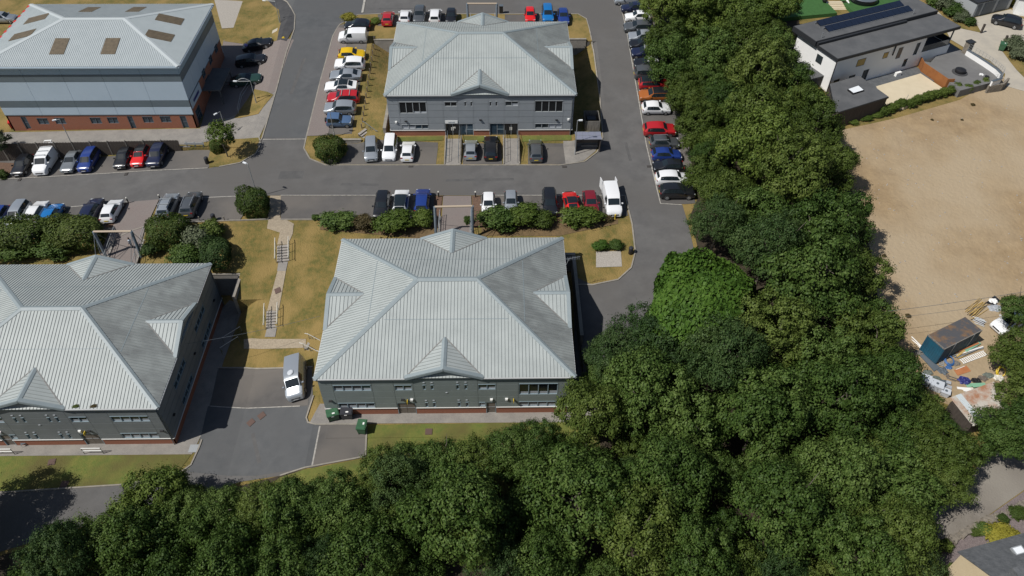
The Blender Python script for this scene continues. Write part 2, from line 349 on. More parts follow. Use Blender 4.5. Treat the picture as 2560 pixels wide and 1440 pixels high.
S1 = [(1562, 489), (1580, 560), (1588, 630), (1578, 670), (1545, 700), (1482, 713), (1440, 716)]
sheet('road', [(-120, 462), (30, 448), (260, 435), (520, 421), (600, 408), (640, 385), (655, 345), (690, 230), (722, 120), (738, 70), (735, 30), (715, 5), (670, -40), (640, -75),
      (1540, -75), (1545, -10), (1598, 260), (1651, 510), (1706, 513), (1720, 560), (1735, 625), (1715, 690), (1690, 760), (1600, 870), (1500, 960), (1436, 960), (1436, 716)] + S1[::-1][1:] +
      [(1100, 489), (700, 489), (500, 494), (320, 505), (-120, 540)], 'asphalt', 1, 'grey tarmac estate road between the office buildings')
sheet('road_patch', [(350, 463), (372, 432), (560, 424), (700, 402), (765, 413), (1500, 418), (1545, 470), (1540, 484), (720, 484), (700, 462), (560, 457)], 'asphalt', 1.3, 'slightly different tarmac resurfacing on the estate road')
sheet('road_north', [(655, 345), (690, 230), (722, 120), (738, 70), (735, 30), (715, 5), (670, -40), (640, -75), (930, -75), (912, 0), (905, 35), (850, 62), (832, 92), (802, 200), (765, 345)], 'asphalt_new', 1.6, 'darker grey tarmac of the side road climbing past the brick building')
# block round the far office
DB = [(765, 348), (760, 372), (775, 398), (815, 414), (1400, 414), (1462, 405), (1492, 382), (1507, 345), (1500, 250), (1484, 130), (1466, 48), (1445, 36), (1330, 36), (940, 36), (895, 38), (850, 62), (832, 92), (802, 200)]
sheet('grass_verge', DB, 'grass_dry', 2.4, 'dry grass verge round the far office building')
strip('kerb', DB + [DB[0]], .16, 'kerb', 0, .13, 'pale concrete kerb round the far office plot')
sheet('parking_bay', [(850, 64), (833, 92), (803, 200), (768, 342), (880, 336), (893, 250), (912, 150), (926, 60), (905, 50)], 'asphalt_bay', 3.2, 'tarmac parking bay west of the far office')
sheet('brick_paving', [(846, 70), (834, 92), (803, 200), (768, 342), (820, 340), (840, 250), (862, 150), (872, 75)], 'paver_pink', 4, 'pinkish block paving along the kerb beside the parked cars')
sheet('parking_bay', [(868, 360), (1095, 358), (1090, 412), (815, 412), (800, 404), (830, 398), (866, 390)], 'asphalt_bay', 3.2, 'tarmac parking bay in front of the far office, left part')
sheet('parking_bay', [(1157, 360), (1253, 360), (1256, 412), (1157, 412)], 'asphalt_bay', 3.2, 'tarmac parking bay between the two entrance ramps')
sheet('parking_bay', [(1320, 360), (1408, 360), (1414, 412), (1320, 412)], 'asphalt_bay', 3.2, 'tarmac parking bay beside the cycle shelter')
sheet('brick_paving', [(1408, 354), (1430, 354), (1490, 345), (1503, 345), (1488, 380), (1460, 403), (1414, 412)], 'paver_grey', 3.4, 'paved corner under the cycle shelter')
sheet('parking_bay', [(945, 38), (1128, 38), (1140, 62), (945, 66)], 'asphalt_bay', 3.2, 'tarmac parking bay behind the far office, left part')
sheet('parking_bay', [(1262, 38), (1425, 38), (1425, 62), (1262, 62)], 'asphalt_bay', 3.2, 'tarmac parking bay behind the far office, right part')
sheet('grass_strip', [(985, 345), (1108, 342), (1108, 352), (985, 357)], 'grass_green', 3.6, 'green grass strip against the brick plinth')
sheet('grass_strip', [(1158, 342), (1250, 342), (1250, 356), (1158, 356)], 'grass_green', 3.6, 'green grass strip between the entrance ramps')
sheet('grass_strip', [(1306, 342), (1428, 339), (1428, 352), (1306, 356)], 'grass_green', 3.6, 'green grass strip below the right ground floor window')
# bays north of the near offices
sheet('parking_bay', [(702, 491), (1085, 491), (1092, 547), (702, 549)], 'asphalt_bay', 2.2, 'tarmac parking bay left of the footbridge')
sheet('parking_bay', [(1202, 491), (1560, 491), (1570, 540), (1202, 546)], 'asphalt_bay', 2.2, 'tarmac parking bay right of the footbridge')
sheet('parking_bay', [(-120, 542), (310, 508), (325, 506), (276, 580), (140, 590), (-150, 620)], 'asphalt_bay', 2.2, 'tarmac parking bay of the left car row')
sheet('parking_bay', [(400, 500), (640, 491), (600, 551), (380, 558)], 'asphalt_bay', 2.2, 'tarmac parking bay right of the left footbridge')
sheet('brick_paving', [(322, 506), (398, 500), (345, 640), (250, 640)], 'paver_pink', 2.8, 'pink block path leading onto the left footbridge')
sheet('brick_paving', [(1108, 491), (1178, 491), (1180, 560), (1104, 560)], 'paver_pink', 2.8, 'pink block path leading onto the middle footbridge')
sheet('planting_bed', [(1086, 491), (1106, 491), (1098, 570), (1080, 570)], 'mulch', 2.6, 'bark mulch bed left of the middle footbridge')
sheet('planting_bed', [(1180, 491), (1201, 491), (1206, 570), (1184, 570)], 'mulch', 2.6, 'bark mulch bed right of the middle footbridge')
sheet('planting_bed', [(308, 510), (322, 507), (280, 570), (262, 570)], 'mulch', 2.9, 'bark mulch strip beside the left footbridge')
sheet('planting_bed', [(800, 552), (1086, 552), (1086, 600), (800, 575)], 'dry_earth', 1.2, 'bare earth bed under the shrubs left of the footbridge')
sheet('planting_bed', [(1204, 549), (1545, 546), (1545, 560), (1400, 590), (1204, 590)], 'dry_earth', 1.2, 'bare earth bed under the shrubs right of the footbridge')
strip('kerb', [(702, 550), (1084, 549)], .15, 'kerb', 0, .14, 'kerb behind the middle parking bay')
strip('kerb', [(300, 592), (385, 560), (600, 552), (672, 549)], .15, 'kerb', 0, .14, 'kerb behind the left parking bay')
strip('kerb', S1, .16, 'kerb', 0, .13, 'curved kerb of the grass corner by the gravel patch')
strip('road_marking', [(702, 489.5), (1080, 489.5)], .12, 'line_paint', 2.6, None, 'worn pale line along the middle parking bay')
strip('road_marking', [(1205, 489.5), (1560, 489.5)], .12, 'line_paint', 2.6, None, 'worn pale line along the right parking bay')
strip('road_marking', [(-100, 541), (320, 506)], .12, 'line_paint', 2.6, None, 'worn pale line along the left parking bay')
strip('road_marking', [(400, 500), (640, 491)], .12, 'line_paint', 2.6, None, 'worn pale line before the two grey cars')
strip('road_marking', [(-60, 453), (30, 448), (260, 435), (520, 421)], .12, 'line_paint', 2.6, None, 'pale line in front of the cars below the brick building')
strip('road_marking', [(1547, 0), (1598, 260), (1651, 510), (1704, 513)], .13, 'line_paint', 2.6, None, 'pale line along the east row of parked cars')
strip('road_marking', [(657, 350), (764, 349)], .12, 'line_paint', 2.9, None, 'pale joint across the mouth of the side road')
strip('road_marking', [(912, 0), (906, 33)], .35, 'line_paint', 2.9, None, 'pale strip across the tarmac at the upper junction')
sheet('parking_bay', [(-80, 456), (30, 448), (260, 435), (520, 421), (556, 376), (490, 374), (240, 384), (-60, 400)], 'asphalt_bay', 1.6, 'tarmac parking bay below the timber fence')
sheet('parking_bay', [(1549, 0), (1600, 260), (1652, 509), (1712, 511), (1738, 509), (1722, 320), (1672, 200), (1618, 0)], 'asphalt_bay', 1.6, 'tarmac strip of the east car row under the trees')
# ground of the brick building
sheet('brick_paving', [(-60, 338), (-60, 368), (480, 362), (520, 354), (648, 345), (672, 292), (700, 215), (560, 235), (500, 322), (48, 331), (20, 331)], 'paver_grey', 1.4, 'grey block paving along the front of the brick building')
sheet('brick_paving', [(560, 100), (735, 100), (722, 130), (690, 228), (672, 240), (560, 300), (500, 322)], 'paver_pink', 1.8, 'pink block paving east of the brick building')
sheet('concrete_yard', [(536, 0), (610, 4), (585, 70), (555, 72)], 'gravel_pale', 1.9, 'pale worn concrete beside the brick building')
sheet('grass_verge', [(612, -10), (660, -5), (697, 25), (702, 60), (693, 102), (560, 104), (585, 68)], 'grass_dry', 2.6, 'dry grass corner by the side road')
sheet('pavement', [(650, -12), (690, -12), (718, 8), (737, 40), (735, 72), (716, 104), (693, 102), (702, 60), (697, 25), (668, 0)], 'asphalt_dark', 2.9, 'dark tarmac pavement round the road corner')
strip('kerb', [(690, -14), (718, 6), (738, 40), (736, 74), (716, 132), (690, 230), (656, 345), (645, 366)], .16, 'kerb', 0, .13, 'pale kerb on the west side of the side road')
sheet('grass_verge', [(636, 224), (684, 238), (646, 286), (600, 296), (585, 296)], 'grass_dry', 2.6, 'dry grass triangle at the bend with a lamp post')
VT = [(524, 418), (520, 400), (530, 350), (648, 345), (652, 360), (640, 385), (600, 408), (548, 418)]
sheet('grass_verge', VT, 'grass_dry', 2.6, 'dry grass corner with the young tree')
strip('kerb', VT[3:], .16, 'kerb', 0, .13, 'kerb round the young tree corner')
sheet('planting_bed', [(-60, 400), (40, 395), (22, 440), (-60, 460)], 'mulch', 2.2, 'bare earth bed at the left edge')
# lower yards
sheet('road_lower', [(545, 921), (780, 919), (782, 990), (765, 1052), (790, 1060), (918, 1062), (915, 1142), (700, 1190), (600, 1205), (300, 1290), (0, 1380), (-120, 1420), (-120, 1240), (0, 1232), (300, 1213), (440, 1190), (480, 1160), (500, 1110), (520, 1040)], 'asphalt', 1, 'grey tarmac yard and drive between the two near offices')
sheet('road_patch', [(520, 1016), (768, 1016), (765, 1052), (790, 1062), (915, 1064), (913, 1140), (780, 1170), (640, 1190), (470, 1180), (500, 1100)], 'asphalt_new', 1.3, 'darker tarmac in the lower yard')
sheet('parking_bay', [(548, 922), (779, 920), (770, 1014), (524, 1016)], 'asphalt_bay', 1.6, 'parking bay with the silver van')
sheet('parking_bay', [(800, 1064), (917, 1063), (914, 1141), (780, 1169)], 'asphalt_bay', 1.9, 'tarmac hardstanding beside the green bin')
strip('road_marking', [(526, 1016), (750, 1016)], .1, 'line_paint', 2, None, 'thin pale line at the front of the van bay')
strip('road_marking', [(800, 1066), (780, 1168)], .15, 'line_paint', 2.2, None, 'pale joint beside the green bin hardstanding')
strip('kerb', [(545, 920), (782, 918)], .15, 'kerb', 0, .14, 'kerb at the back of the van bay')
strip('kerb', [(784, 990), (766, 1045), (770, 1057), (790, 1062), (918, 1062)], .15, 'kerb', 0, .13, 'kerb round the corner of the nearest office')
strip('kerb', [(-60, 1237), (0, 1232), (300, 1213), (440, 1190), (478, 1163), (498, 1120), (505, 1100)], .15, 'kerb', 0, .13, 'kerb along the lawn of the left office')
strip('kerb', [(917, 1064), (914, 1142), (700, 1190)], .15, 'kerb', 0, .13, 'kerb beyond the green bin')
sheet('brick_paving', [(800, 1010), (1500, 1000), (1500, 1056), (796, 1061), (775, 1056)], 'paver_grey', 1.4, 'block paved path along the front of the nearest office')
sheet('brick_paving', [(-150, 1100), (440, 1100), (505, 1085), (480, 1136), (-150, 1142)], 'paver_grey', 1.2, 'block paved path along the front of the left office')
sheet('brick_paving', [(440, 1105), (505, 1085), (560, 900), (600, 720), (560, 714), (530, 800)], 'paver_grey', .9, 'shaded paving beside the left office')
sheet('grass_lawn', [(918, 1063), (1500, 1055), (1500, 1240), (640, 1240), (700, 1194), (916, 1146)], 'grass_green', 1.2, 'green lawn in front of the nearest office')
sheet('grass_lawn', [(-150, 1142), (478, 1137), (440, 1188), (300, 1211), (0, 1230), (-150, 1240)], 'grass_green', 1.2, 'patchy green lawn in front of the left office')
sheet('gravel_path', [(672, 545), (706, 545), (735, 560), (732, 585), (720, 612), (693, 612), (700, 582), (668, 572)], 'gravel_path', 1.5, 'pale gravel path above the upper steps')
sheet('gravel_path', [(694, 678), (715, 678), (697, 777), (668, 777)], 'gravel_path', 1.5, 'pale gravel path between the two flights of steps')
sheet('gravel_path', [(610, 849), (765, 848), (765, 870), (610, 873)], 'gravel_path', 1.5, 'pale gravel cross path below the steps')
sheet('brick_paving', [(696, 655), (720, 655), (715, 678), (693, 678)], 'paver_grey', 1.7, 'paved landing below the upper steps')
sheet('brick_paving', [(668, 820), (692, 820), (688, 843), (662, 843)], 'paver_grey', 1.7, 'paved landing below the lower steps')
sheet('brick_paving', [(676, 490), (704, 490), (700, 545), (670, 548)], 'gravel_path', 1.8, 'short path beside the clipped round bush')
sheet('gravel_patch', [(1490, 630), (1552, 628), (1555, 667), (1490, 669)], 'gravel_pale', 1.5, 'square pale gravel patch in the grass corner')
# east side
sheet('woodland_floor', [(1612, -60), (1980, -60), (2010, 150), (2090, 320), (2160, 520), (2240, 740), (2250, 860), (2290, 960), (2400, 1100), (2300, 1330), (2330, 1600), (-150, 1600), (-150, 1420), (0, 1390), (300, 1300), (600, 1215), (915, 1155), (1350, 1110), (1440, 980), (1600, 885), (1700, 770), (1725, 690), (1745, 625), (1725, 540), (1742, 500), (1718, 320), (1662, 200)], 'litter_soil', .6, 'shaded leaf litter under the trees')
sheet('sand_lot', [(2085, 330), (2240, 296), (2400, 250), (2500, 190), (2720, 240), (2900, 700), (2640, 860), (2620, 1010), (2440, 1040), (2290, 980), (2210, 860), (2180, 640)], 'sand_lot', 1.2, 'bare sandy building lot beyond the trees')
sheet('farm_track', [(2240, 1420), (2290, 1330), (2400, 1210), (2480, 1130), (2700, 1010), (2760, 1080), (2560, 1225), (2440, 1310), (2330, 1390)], 'track', 1.3, 'unmade track between the trees and the slate roofed house')
sheet('garden_bed', [(2330, 1392), (2440, 1312), (2560, 1228), (2700, 1140), (2800, 1500), (2300, 1500)], 'slate_chips', 1.0, 'slate chip garden bed by the slate roofed house')
# worn patches on the tarmac
for i, (px, py, w, d, a, lay) in enumerate([(1200, 450, 9, .5, .02, 1.42), (900, 462, 5, .5, -.03, 1.42), (728, 438, 3.2, 1.6, .02, 1.42), (1570, 380, .4, 4, .05, 1.12), (1000, 22, 7, .4, 0, 1.12), (745, 190, .5, 8, -.1, 1.72), (640, 1120, .4, 4, .4, 1.42)]):
    p = G(px, py); c_, s_ = math.cos(a), math.sin(a)
    sheet('tarmac_repair', [(p.x + x * c_ - y * s_, p.y + x * s_ + y * c_) for x, y in ((-w / 2, -d / 2), (w / 2, -d / 2), (w / 2 * .97, d / 2), (-w / 2 * .95, d / 2))], 'asphalt_mend', lay, 'narrow patch of repaired tarmac', False)
# ------------------------------------------------------------------ buildings
def face_M(side, W, D):
    """local (u, n, z) -> building coordinates; n points outwards, u runs left to right seen from outside"""
    if side == 'S': return Matrix(((1, 0, 0, 0), (0, -1, 0, 0), (0, 0, 1, 0), (0, 0, 0, 1)))
    if side == 'E': return Matrix(((0, 1, 0, W), (1, 0, 0, 0), (0, 0, 1, 0), (0, 0, 0, 1)))
    if side == 'N': return Matrix(((-1, 0, 0, W), (0, 1, 0, D), (0, 0, 1, 0), (0, 0, 0, 1)))
    return Matrix(((0, -1, 0, 0), (-1, 0, 0, D), (0, 0, 1, 0), (0, 0, 0, 1)))
def cut(rect, holes):
    out = [rect]
    for (a, b, c, d) in holes:
        nx = []
        for (x0, z0, x1, z1) in out:
            if c <= x0 or a >= x1 or d <= z0 or b >= z1: nx.append((x0, z0, x1, z1)); continue
            if a > x0: nx.append((x0, z0, a, z1))
            if c < x1: nx.append((c, z0, x1, z1))
            m0, m1 = max(x0, a), min(x1, c)
            if b > z0: nx.append((m0, z0, m1, b))
            if d < z1: nx.append((m0, d, m1, z1))
        out = nx
    return out
def window(root, FM, w, n, frame, glass, n0=-.12, sill=True, drop=None):
    x0, z0, x1, z1 = w; t = .055; b = MB(FM); o = n0
    b.box(x0, o - .04, z0, x1, o + .10, z0 + t).box(x0, o - .04, z1 - t, x1, o + .16, z1).box(x0, o - .04, z0 + t, x0 + t, o + .10, z1 - t).box(x1 - t, o - .04, z0 + t, x1, o + .10, z1 - t)
    k = (x1 - x0) / n
    for i in range(1, n): b.box(x0 + i * k - t * .7, o - .038, z0 + t, x0 + i * k + t * .7, o + .098, z1 - t)
    f = b.build('window', M[frame], root)
    for i in range(n):
        MB(FM).box(x0 + i * k + t * .75, o, z0 + t * .9, x0 + (i + 1) * k - t * .75, o + .02, z1 - t * .9).build('pane', M[glass], f)
        if drop and drop[i % len(drop)]:
            MB(FM).box(x0 + i * k + t * .8, o + .024, z0 + t, x0 + (i + 1) * k - t * .8, o + .03, z0 + t + (z1 - z0) * drop[i % len(drop)]).build('blind', M['plastic_grey'], f)
    return f
def wall_panels(root, FM, u0, u1, cols, rows, holes, mt, name='cladding_panel', gap=.026, thick=.12, n0=-.12):
    xs = [u0] + [c for c in cols if u0 < c < u1] + [u1]
    for a, b_ in zip(xs, xs[1:]):
        for c, d in zip(rows, rows[1:]):
            ps = cut((a + gap * .5, c + gap, b_ - gap * .5, d - gap), holes)
            if not ps: continue
            while ps:                       # pieces that touch make one panel
                grp = [ps.pop()]; go = True
                while go:
                    go = False
                    for q in ps:
                        if any(q[0] <= g[2] + 1e-6 and q[2] >= g[0] - 1e-6 and q[1] <= g[3] + 1e-6 and q[3] >= g[1] - 1e-6 for g in grp): grp.append(q); ps.remove(q); go = True; break
                b = MB(FM)
                for (x0, z0, x1, z1) in grp: b.box(x0, n0, z0, x1, n0 + thick, z1)
                b.build(name, M[mt], root)
def slope(roof, name, eaveA, eaveB, top, mt, seam, pitch=.335, th=.05, rib=(.032, .044), poly=None, lift=0., part='roof_slope'):
    """poly: roof polygon (3d); ribs start on the line eaveA-eaveB, run up along top (unit vector) and are clipped to the polygon"""
    P = [Vector(p) for p in poly]; a = Vector(eaveA); e = (Vector(eaveB) - a); Lx = e.length; e = e / Lx; t = Vector(top).normalized(); n = e.cross(t)
    if n.z < 0: n = -n
    sh = MB().prism([p + n * lift for p in P], n * th).build(part, M[mt], roof)
    uv = [((p - a).dot(e), (p - a).dot(t)) for p in P]
    b = MB(); u = pitch * .5; umin = min(q[0] for q in uv); umax = max(q[0] for q in uv)
    u = umin + pitch * .5
    while u < umax:
        hit = []
        for (x0, y0), (x1, y1) in zip(uv, uv[1:] + uv[:1]):
            if (x0 - u) * (x1 - u) < 0: hit.append(y0 + (y1 - y0) * (u - x0) / (x1 - x0))
        hit.sort()
        for lo, hi in zip(hit[::2], hit[1::2]):
            if hi - lo > .1: b.bar(a + e * u + t * lo + n * (th + lift), a + e * u + t * hi + n * (th + lift), rib[0], rib[1], n)
        u += pitch
    if b.v: tag(b.build('roof_seams', M[seam], sh), kind='stuff')
    return sh
def cap(roof, name, P, Q, n1, n2, mt, w=.25, lift=.1):
    P = Vector(P); Q = Vector(Q); n1 = Vector(n1).normalized(); n2 = Vector(n2).normalized(); d = (Q - P).normalized(); b = MB(); up = (n1 + n2).normalized() * (lift + .03)
    for n, m in ((n1, n2), (n2, n1)):
        s = d.cross(n)
        if s.dot(m) > 0: s = -s
        s = s * w
        a0, a1 = P + up, Q + up; b0, b1 = P + s + n * lift, Q + s + n * lift
        b.add([a0, a1, b1, b0, a0 - n * .03, a1 - n * .03, b1 - n * .05, b0 - n * .05], [(0, 1, 2, 3), (4, 7, 6, 5), (3, 2, 6, 7), (0, 3, 7, 4), (1, 5, 6, 2)])
    return b.build(name, M[mt], roof)
def office(name, x, y, z, label, clad, spec, W=25., D=19.78, He=6.51, rise=3.49, rl=6.0, gables='SENW'):
    root = empty(name, (x, y, z), 0, label, 'building')
    He0 = He - .12; ins = .2
    wall = MB().box(ins + .25, ins + .25, -1.5, W - ins - .25, D - ins - .25, He0 - .1).build('wall', M['clad_joint_lit'], root)
    plinth_top = spec['sill']; gh, gw, gl = 1.36, 3.75, 3.85
    for side in 'SENW':
        FM = face_M(side, W, D); FM = FM @ Matrix.Translation((0, -ins, 0))
        L = W if side in 'SN' else D; c = L / 2 - (.1 if side in 'SN' else 0)
        sp_ = spec.get(side) or spec['other']
        wins, doors, cols = sp_['win'], sp_['door'], sp_['cols']
        holes = [w[:4] for w in wins] + [d[:4] for d in doors]
        wall_panels(wall, FM, ins, L - ins, cols, [plinth_top + .05] + spec['rows'] + [He0], holes, clad)
        b = MB(FM)
        for (x0, z0, x1, z1) in cut((ins + .03, -1.2, L - ins - .03, plinth_top - .03), [(d[0], -.02, d[2], d[3]) for d in doors]): b.box(x0, -.2, z0, x1, -.03, z1)
        b.build('brick_plinth', M['brick_red'], root)
        b = MB(FM)
        for (x0, z0, x1, z1) in cut((ins, plinth_top - .02, L - ins, plinth_top + .04), [(d[0], -.02, d[2], d[3]) for d in doors]): b.box(x0, -.1, z0, x1, .07, z1)
        b.build('sill_trim', M['sill'], root)
        for w in wins: window(root, FM, w[:4], w[4], spec['frame'], w[5] if len(w) > 5 else spec['glass'], drop=w[6] if len(w) > 6 else None)
        for d in doors:
            x0, z0, x1, z1 = d[:4]; kind = d[4]; lv = d[5]
            fr = MB(FM); t = .06
            fr.box(x0, -.2, z0, x0 + t, -.02, z1).box(x1 - t, -.2, z0, x1, -.02, z1).box(x0 + t, -.2, z1 - t, x1 - t, -.0, z1)
            f = fr.build('door_frame', M[spec['frame']], root); k = (x1 - x0 - 2 * t) / len(lv)
            for i, ch in enumerate(lv):
                a, e = x0 + t + i * k + .012, x0 + t + (i + 1) * k - .012
                if ch == 'B':
                    MB(FM).box(a, -.18, z0, e, -.12, z1 - t).build('door_leaf', M['door_brown'], f)
                    MB(FM).box(a + .02, -.118, z0 + .95, e - .02, -.10, z0 + 1.03).build('push_bar', M['steel'], f)
                elif ch == 'G':
                    MB(FM).box(a, -.18, z0, e, -.14, z1 - t).build('door_glass', M['glass_dark'], f)
                    hx = e - .1 if i % 2 == 0 else a + .1
                    MB(FM).box(hx - .06, -.138, z0 + .85, hx + .06, -.09, z0 + 1.3).build('door_handle', M['offwhite'], f)
                    MB(FM).box(a, -.137, z0, a + .05, -.11, z1 - t).build('door_stile', M['frame_grey'], f)
                else:
                    MB(FM).box(a, -.18, z0, e, -.14, z1 - t).build('glazing', M['glass_blue'], f)
                    MB(FM).box(a, -.138, z0, a + .05, -.1, z1 - t).build('mullion', M['frame_grey'], f)
                    if i % 2: MB(FM).box(a + .05, -.136, z0 + .95, e, -.11, z0 + 1.02).build('transom', M['frame_blue'], f)
        for it in sp_.get('bits', []):
            u, zz, kd = it
            if kd == 'lamp': MB(FM).box(u - .16, -.0, zz, u + .16, .2, zz + .1).box(u - .1, 0, zz - .08, u + .1, .12, zz).build('wall_lamp', M['black'], root)
            elif kd == 'alarm': MB(FM).box(u - .14, -.0, zz - .14, u + .14, .13, zz + .14).box(u - .1, .13, zz - .1, u + .1, .17, zz + .1).build('alarm_box', M['white'], root)
            elif kd == 'sign': MB(FM).box(u - .03, 0, zz, u + .03, .35, zz + .34).build('projecting_sign', M['yellow'], root)
            elif kd == 'vent': MB(FM).box(u - .1, 0, zz, u + .1, .05, zz + .09).build('vent', M['plastic_grey'], root)
            elif kd == 'flue': MB(FM).rod((u, -.02, zz), (u, .28, zz + .05), .09, 8).build('boiler_flue', M['white'], root)
        # gable wall above the eaves
        MB(FM).prism([(c - gw + .1, -.12, He0 + .01), (c + gw - .1, -.12, He0 + .01), (c, -.12, He0 + gh + .02)], (0, .12, 0)).build('gable_panel', M[clad], wall)
        so_ = MB(FM).box(.1, -.0, He0 - .28, c - gw, ins - .05, He0 + .02).box(c + gw, 0, He0 - .28, L - .1, ins - .05, He0 + .02)
        so_.prism([(c - gw, 0, He0 - .28), (c - gw, 0, He0 + .03), (c, 0, He0 + gh + .03), (c, 0, He0 + gh - .28)], (0, ins - .06, 0)).prism([(c + gw, 0, He0 - .28), (c + gw, 0, He0 + .03), (c, 0, He0 + gh + .03), (c, 0, He0 + gh - .28)], (0, ins - .06, 0))
        so_.build('soffit', M['soffit'], root)
        MB(FM).box(-.06, ins - .02, He - .13, c - gw, ins + .08, He - .0).build('gutter', M['gutter'], root); MB(FM).box(c + gw, ins - .02, He - .13, L + .06, ins + .08, He - .0).build('gutter', M['gutter'], root)
        if side in 'SE': MB(FM).rod((L - ins - .25, .06, 0), (L - ins - .25, .06, He0 - .3), .05, 6).build('downpipe', M['soffit'], root)
    # roof
    a0 = (W - rl) / 2; h2 = D / 2; Z = He
    roof = MB().prism([(.02, .02, Z - .1), (W - .02, .02, Z - .1), (W - .02, D - .02, Z - .1), (.02, D - .02, Z - .1)], (0, 0, .06)).build('roof', M['soffit'], root)
    A, B, C_, D_ = Vector((0, 0, Z)), Vector((W, 0, Z)), Vector((W, D, Z)), Vector((0, D, Z)); R1, R2 = Vector((a0, h2, Z + rise)), Vector((W - a0, h2, Z + rise))
    slope(roof, '', A, B, (0, h2, rise), 'roof_sheet', 'roof_seam', poly=[A, B, R2, R1])
    slope(roof, '', C_, D_, (0, -h2, rise), 'roof_sheet', 'roof_seam', poly=[C_, D_, R1, R2])
    slope(roof, '', B, C_, (-a0, 0, rise), 'roof_streaked', 'roof_seam', poly=[B, C_, R2])
    slope(roof, '', D_, A, (a0, 0, rise), 'roof_sheet', 'roof_seam', poly=[D_, A, R1])
    nS, nN, nE, nW = Vector((0, -rise, h2)), Vector((0, rise, h2)), Vector((rise, 0, a0)), Vector((-rise, 0, a0))
    for (p0, p1, r0, r1, nv, t_) in ((A, B, R1, R2, nS, .58), (C_, D_, R2, R1, nN, .55), (B, C_, R2, R2, nE, .5), (D_, A, R1, R1, nW, .5)):      # sheet lap across each slope
        nv = nv.normalized(); MB().bar(p0.lerp(r0, t_).lerp(p1.lerp(r1, t_), .06) + nv * .052, p1.lerp(r1, t_).lerp(p0.lerp(r0, t_), .06) + nv * .052, .09, .012, nv).build('sheet_lap', M['roof_cap'], roof)
    for P, Q, n1, n2 in ((A, R1, nS, nW), (B, R2, nS, nE), (C_, R2, nN, nE), (D_, R1, nN, nW)): cap(roof, 'hip_cap', P, Q, n1, n2, 'roof_cap')
    cap(roof, 'ridge_cap', R1, R2, nS, nN, 'roof_cap', .3, .115)
    for side in 'SENW':
        FM = face_M(side, W, D); L = W if side in 'SN' else D; c = L / 2 - (.1 if side in 'SN' else 0)
        tn = rise / (h2 if side in 'SN' else a0); gl = gh / tn
        ap, bk, le, ri = [FM @ Vector(p) for p in ((c, .02, Z + gh), (c, -gl - .05, Z + gh), (c - gw, .02, Z), (c + gw, .02, Z))]
        for corner in (le, ri):
            dn = (corner - ap); e = (bk - ap)
            slope(roof, '', ap, bk, dn, 'roof_sheet', 'roof_seam', poly=[ap, bk, corner], pitch=.4, lift=.02, part='gable_slope')
        nl = (le - ap).cross(bk - ap); nr = (ri - ap).cross(bk - ap)
        nl = nl if nl.z > 0 else -nl; nr = nr if nr.z > 0 else -nr
        cap(roof, 'gable_ridge_cap', ap, bk, nl, nr, 'roof_cap', .24, .11)
        for corner, n_ in ((le, nl), (ri, nr)):
            n_ = n_.normalized(); out = (FM.to_3x3() @ Vector((0, 1, 0)))
            MB().prism([ap + n_ * .08 + out * .06, corner + n_ * .08 + out * .06, corner + n_ * .08 - out * .34, ap + n_ * .08 - out * .34], n_ * .05).prism([ap + out * .02 + n_ * .07, corner + out * .02 + n_ * .07, corner + out * .02 - n_ * .2, ap + out * .02 - n_ * .2], out * .06).build('verge_trim', M['roof_cap'], roof)
            MB().bar(corner + n_ * .09, bk + n_ * .09, .1, .03, (0, 0, 1)).build('valley', M['roof_valley'], roof)
    return root
# facade layouts: windows (x0, z0, x1, z1, panes), doors (x0, z0, x1, z1, kind, leaves)
def rear_spec(dz):
    win = [(1.55, 4.32 - dz, 5.2, 5.3 - dz, 4, 'glass', (.28, .3, .26, .3)), (1.6, 1.42 - dz, 5.22, 2.36 - dz, 4, 'glass', (.3, .34, .3, .25)), (7.5, 4.34 - dz, 9.17, 5.24 - dz, 2, 'glass', (.3, .28)), (15.65, 4.34 - dz, 17.33, 5.24 - dz, 2, 'glass', (.25, .3)),
           (19.62, 3.46 - dz, 23.42, 5.28 - dz, 4, 'glass_dark', (.18, .22, .2, .25)), (19.65, 1.4 - dz, 23.4, 2.34 - dz, 4, 'glass', (.3, .3, .36, .32))]
    for u in (10.23, 11.0, 13.48, 14.28): win += [(u, 4.4 - dz, u + .3, 5.22 - dz, 1), (u + .03, 1.5 - dz, u + .33, 2.32 - dz, 1)]
    win.append((15.65, 1.5 - dz, 16.28, 2.28 - dz, 1, 'glass', (.4,)))
    bits = [(u + .15, z - dz, 'vent') for u in (10.23, 11.0, 13.48, 14.28) for z in (5.55, 2.62)] + [(.95, 2.75 - dz, 'lamp'), (8.1, 2.85 - dz, 'lamp'), (9.0, 2.85 - dz, 'alarm'), (8.55, 2.5 - dz, 'sign'), (16.9, 2.75 - dz, 'alarm'), (18.4, 2.8 - dz, 'alarm'), (19.1, 2.5 - dz, 'sign'), (24.1, 2.75 - dz, 'lamp'), (12.5, 3.9 - dz, 'vent')]
    return dict(win=win, door=[(7.45, 0., 9.3, 2.28 - dz, 'b', 'BB'), (16.34, 0., 17.35, 2.27 - dz, 'b', 'B')], cols=[1.5, 5.3, 7.42, 9.32, 15.58, 17.4, 19.55, 23.48], bits=bits)
def mirror(s, L=25.):
    return dict(win=[(L - w[2], w[1], L - w[0], w[3]) + tuple(w[4:]) for w in s['win']], door=[(L - d[2], d[1], L - d[0], d[3]) + tuple(d[4:]) for d in s['door']], cols=sorted(L - c for c in s['cols']), bits=[(L - b[0], b[1], b[2]) for b in s['bits']])
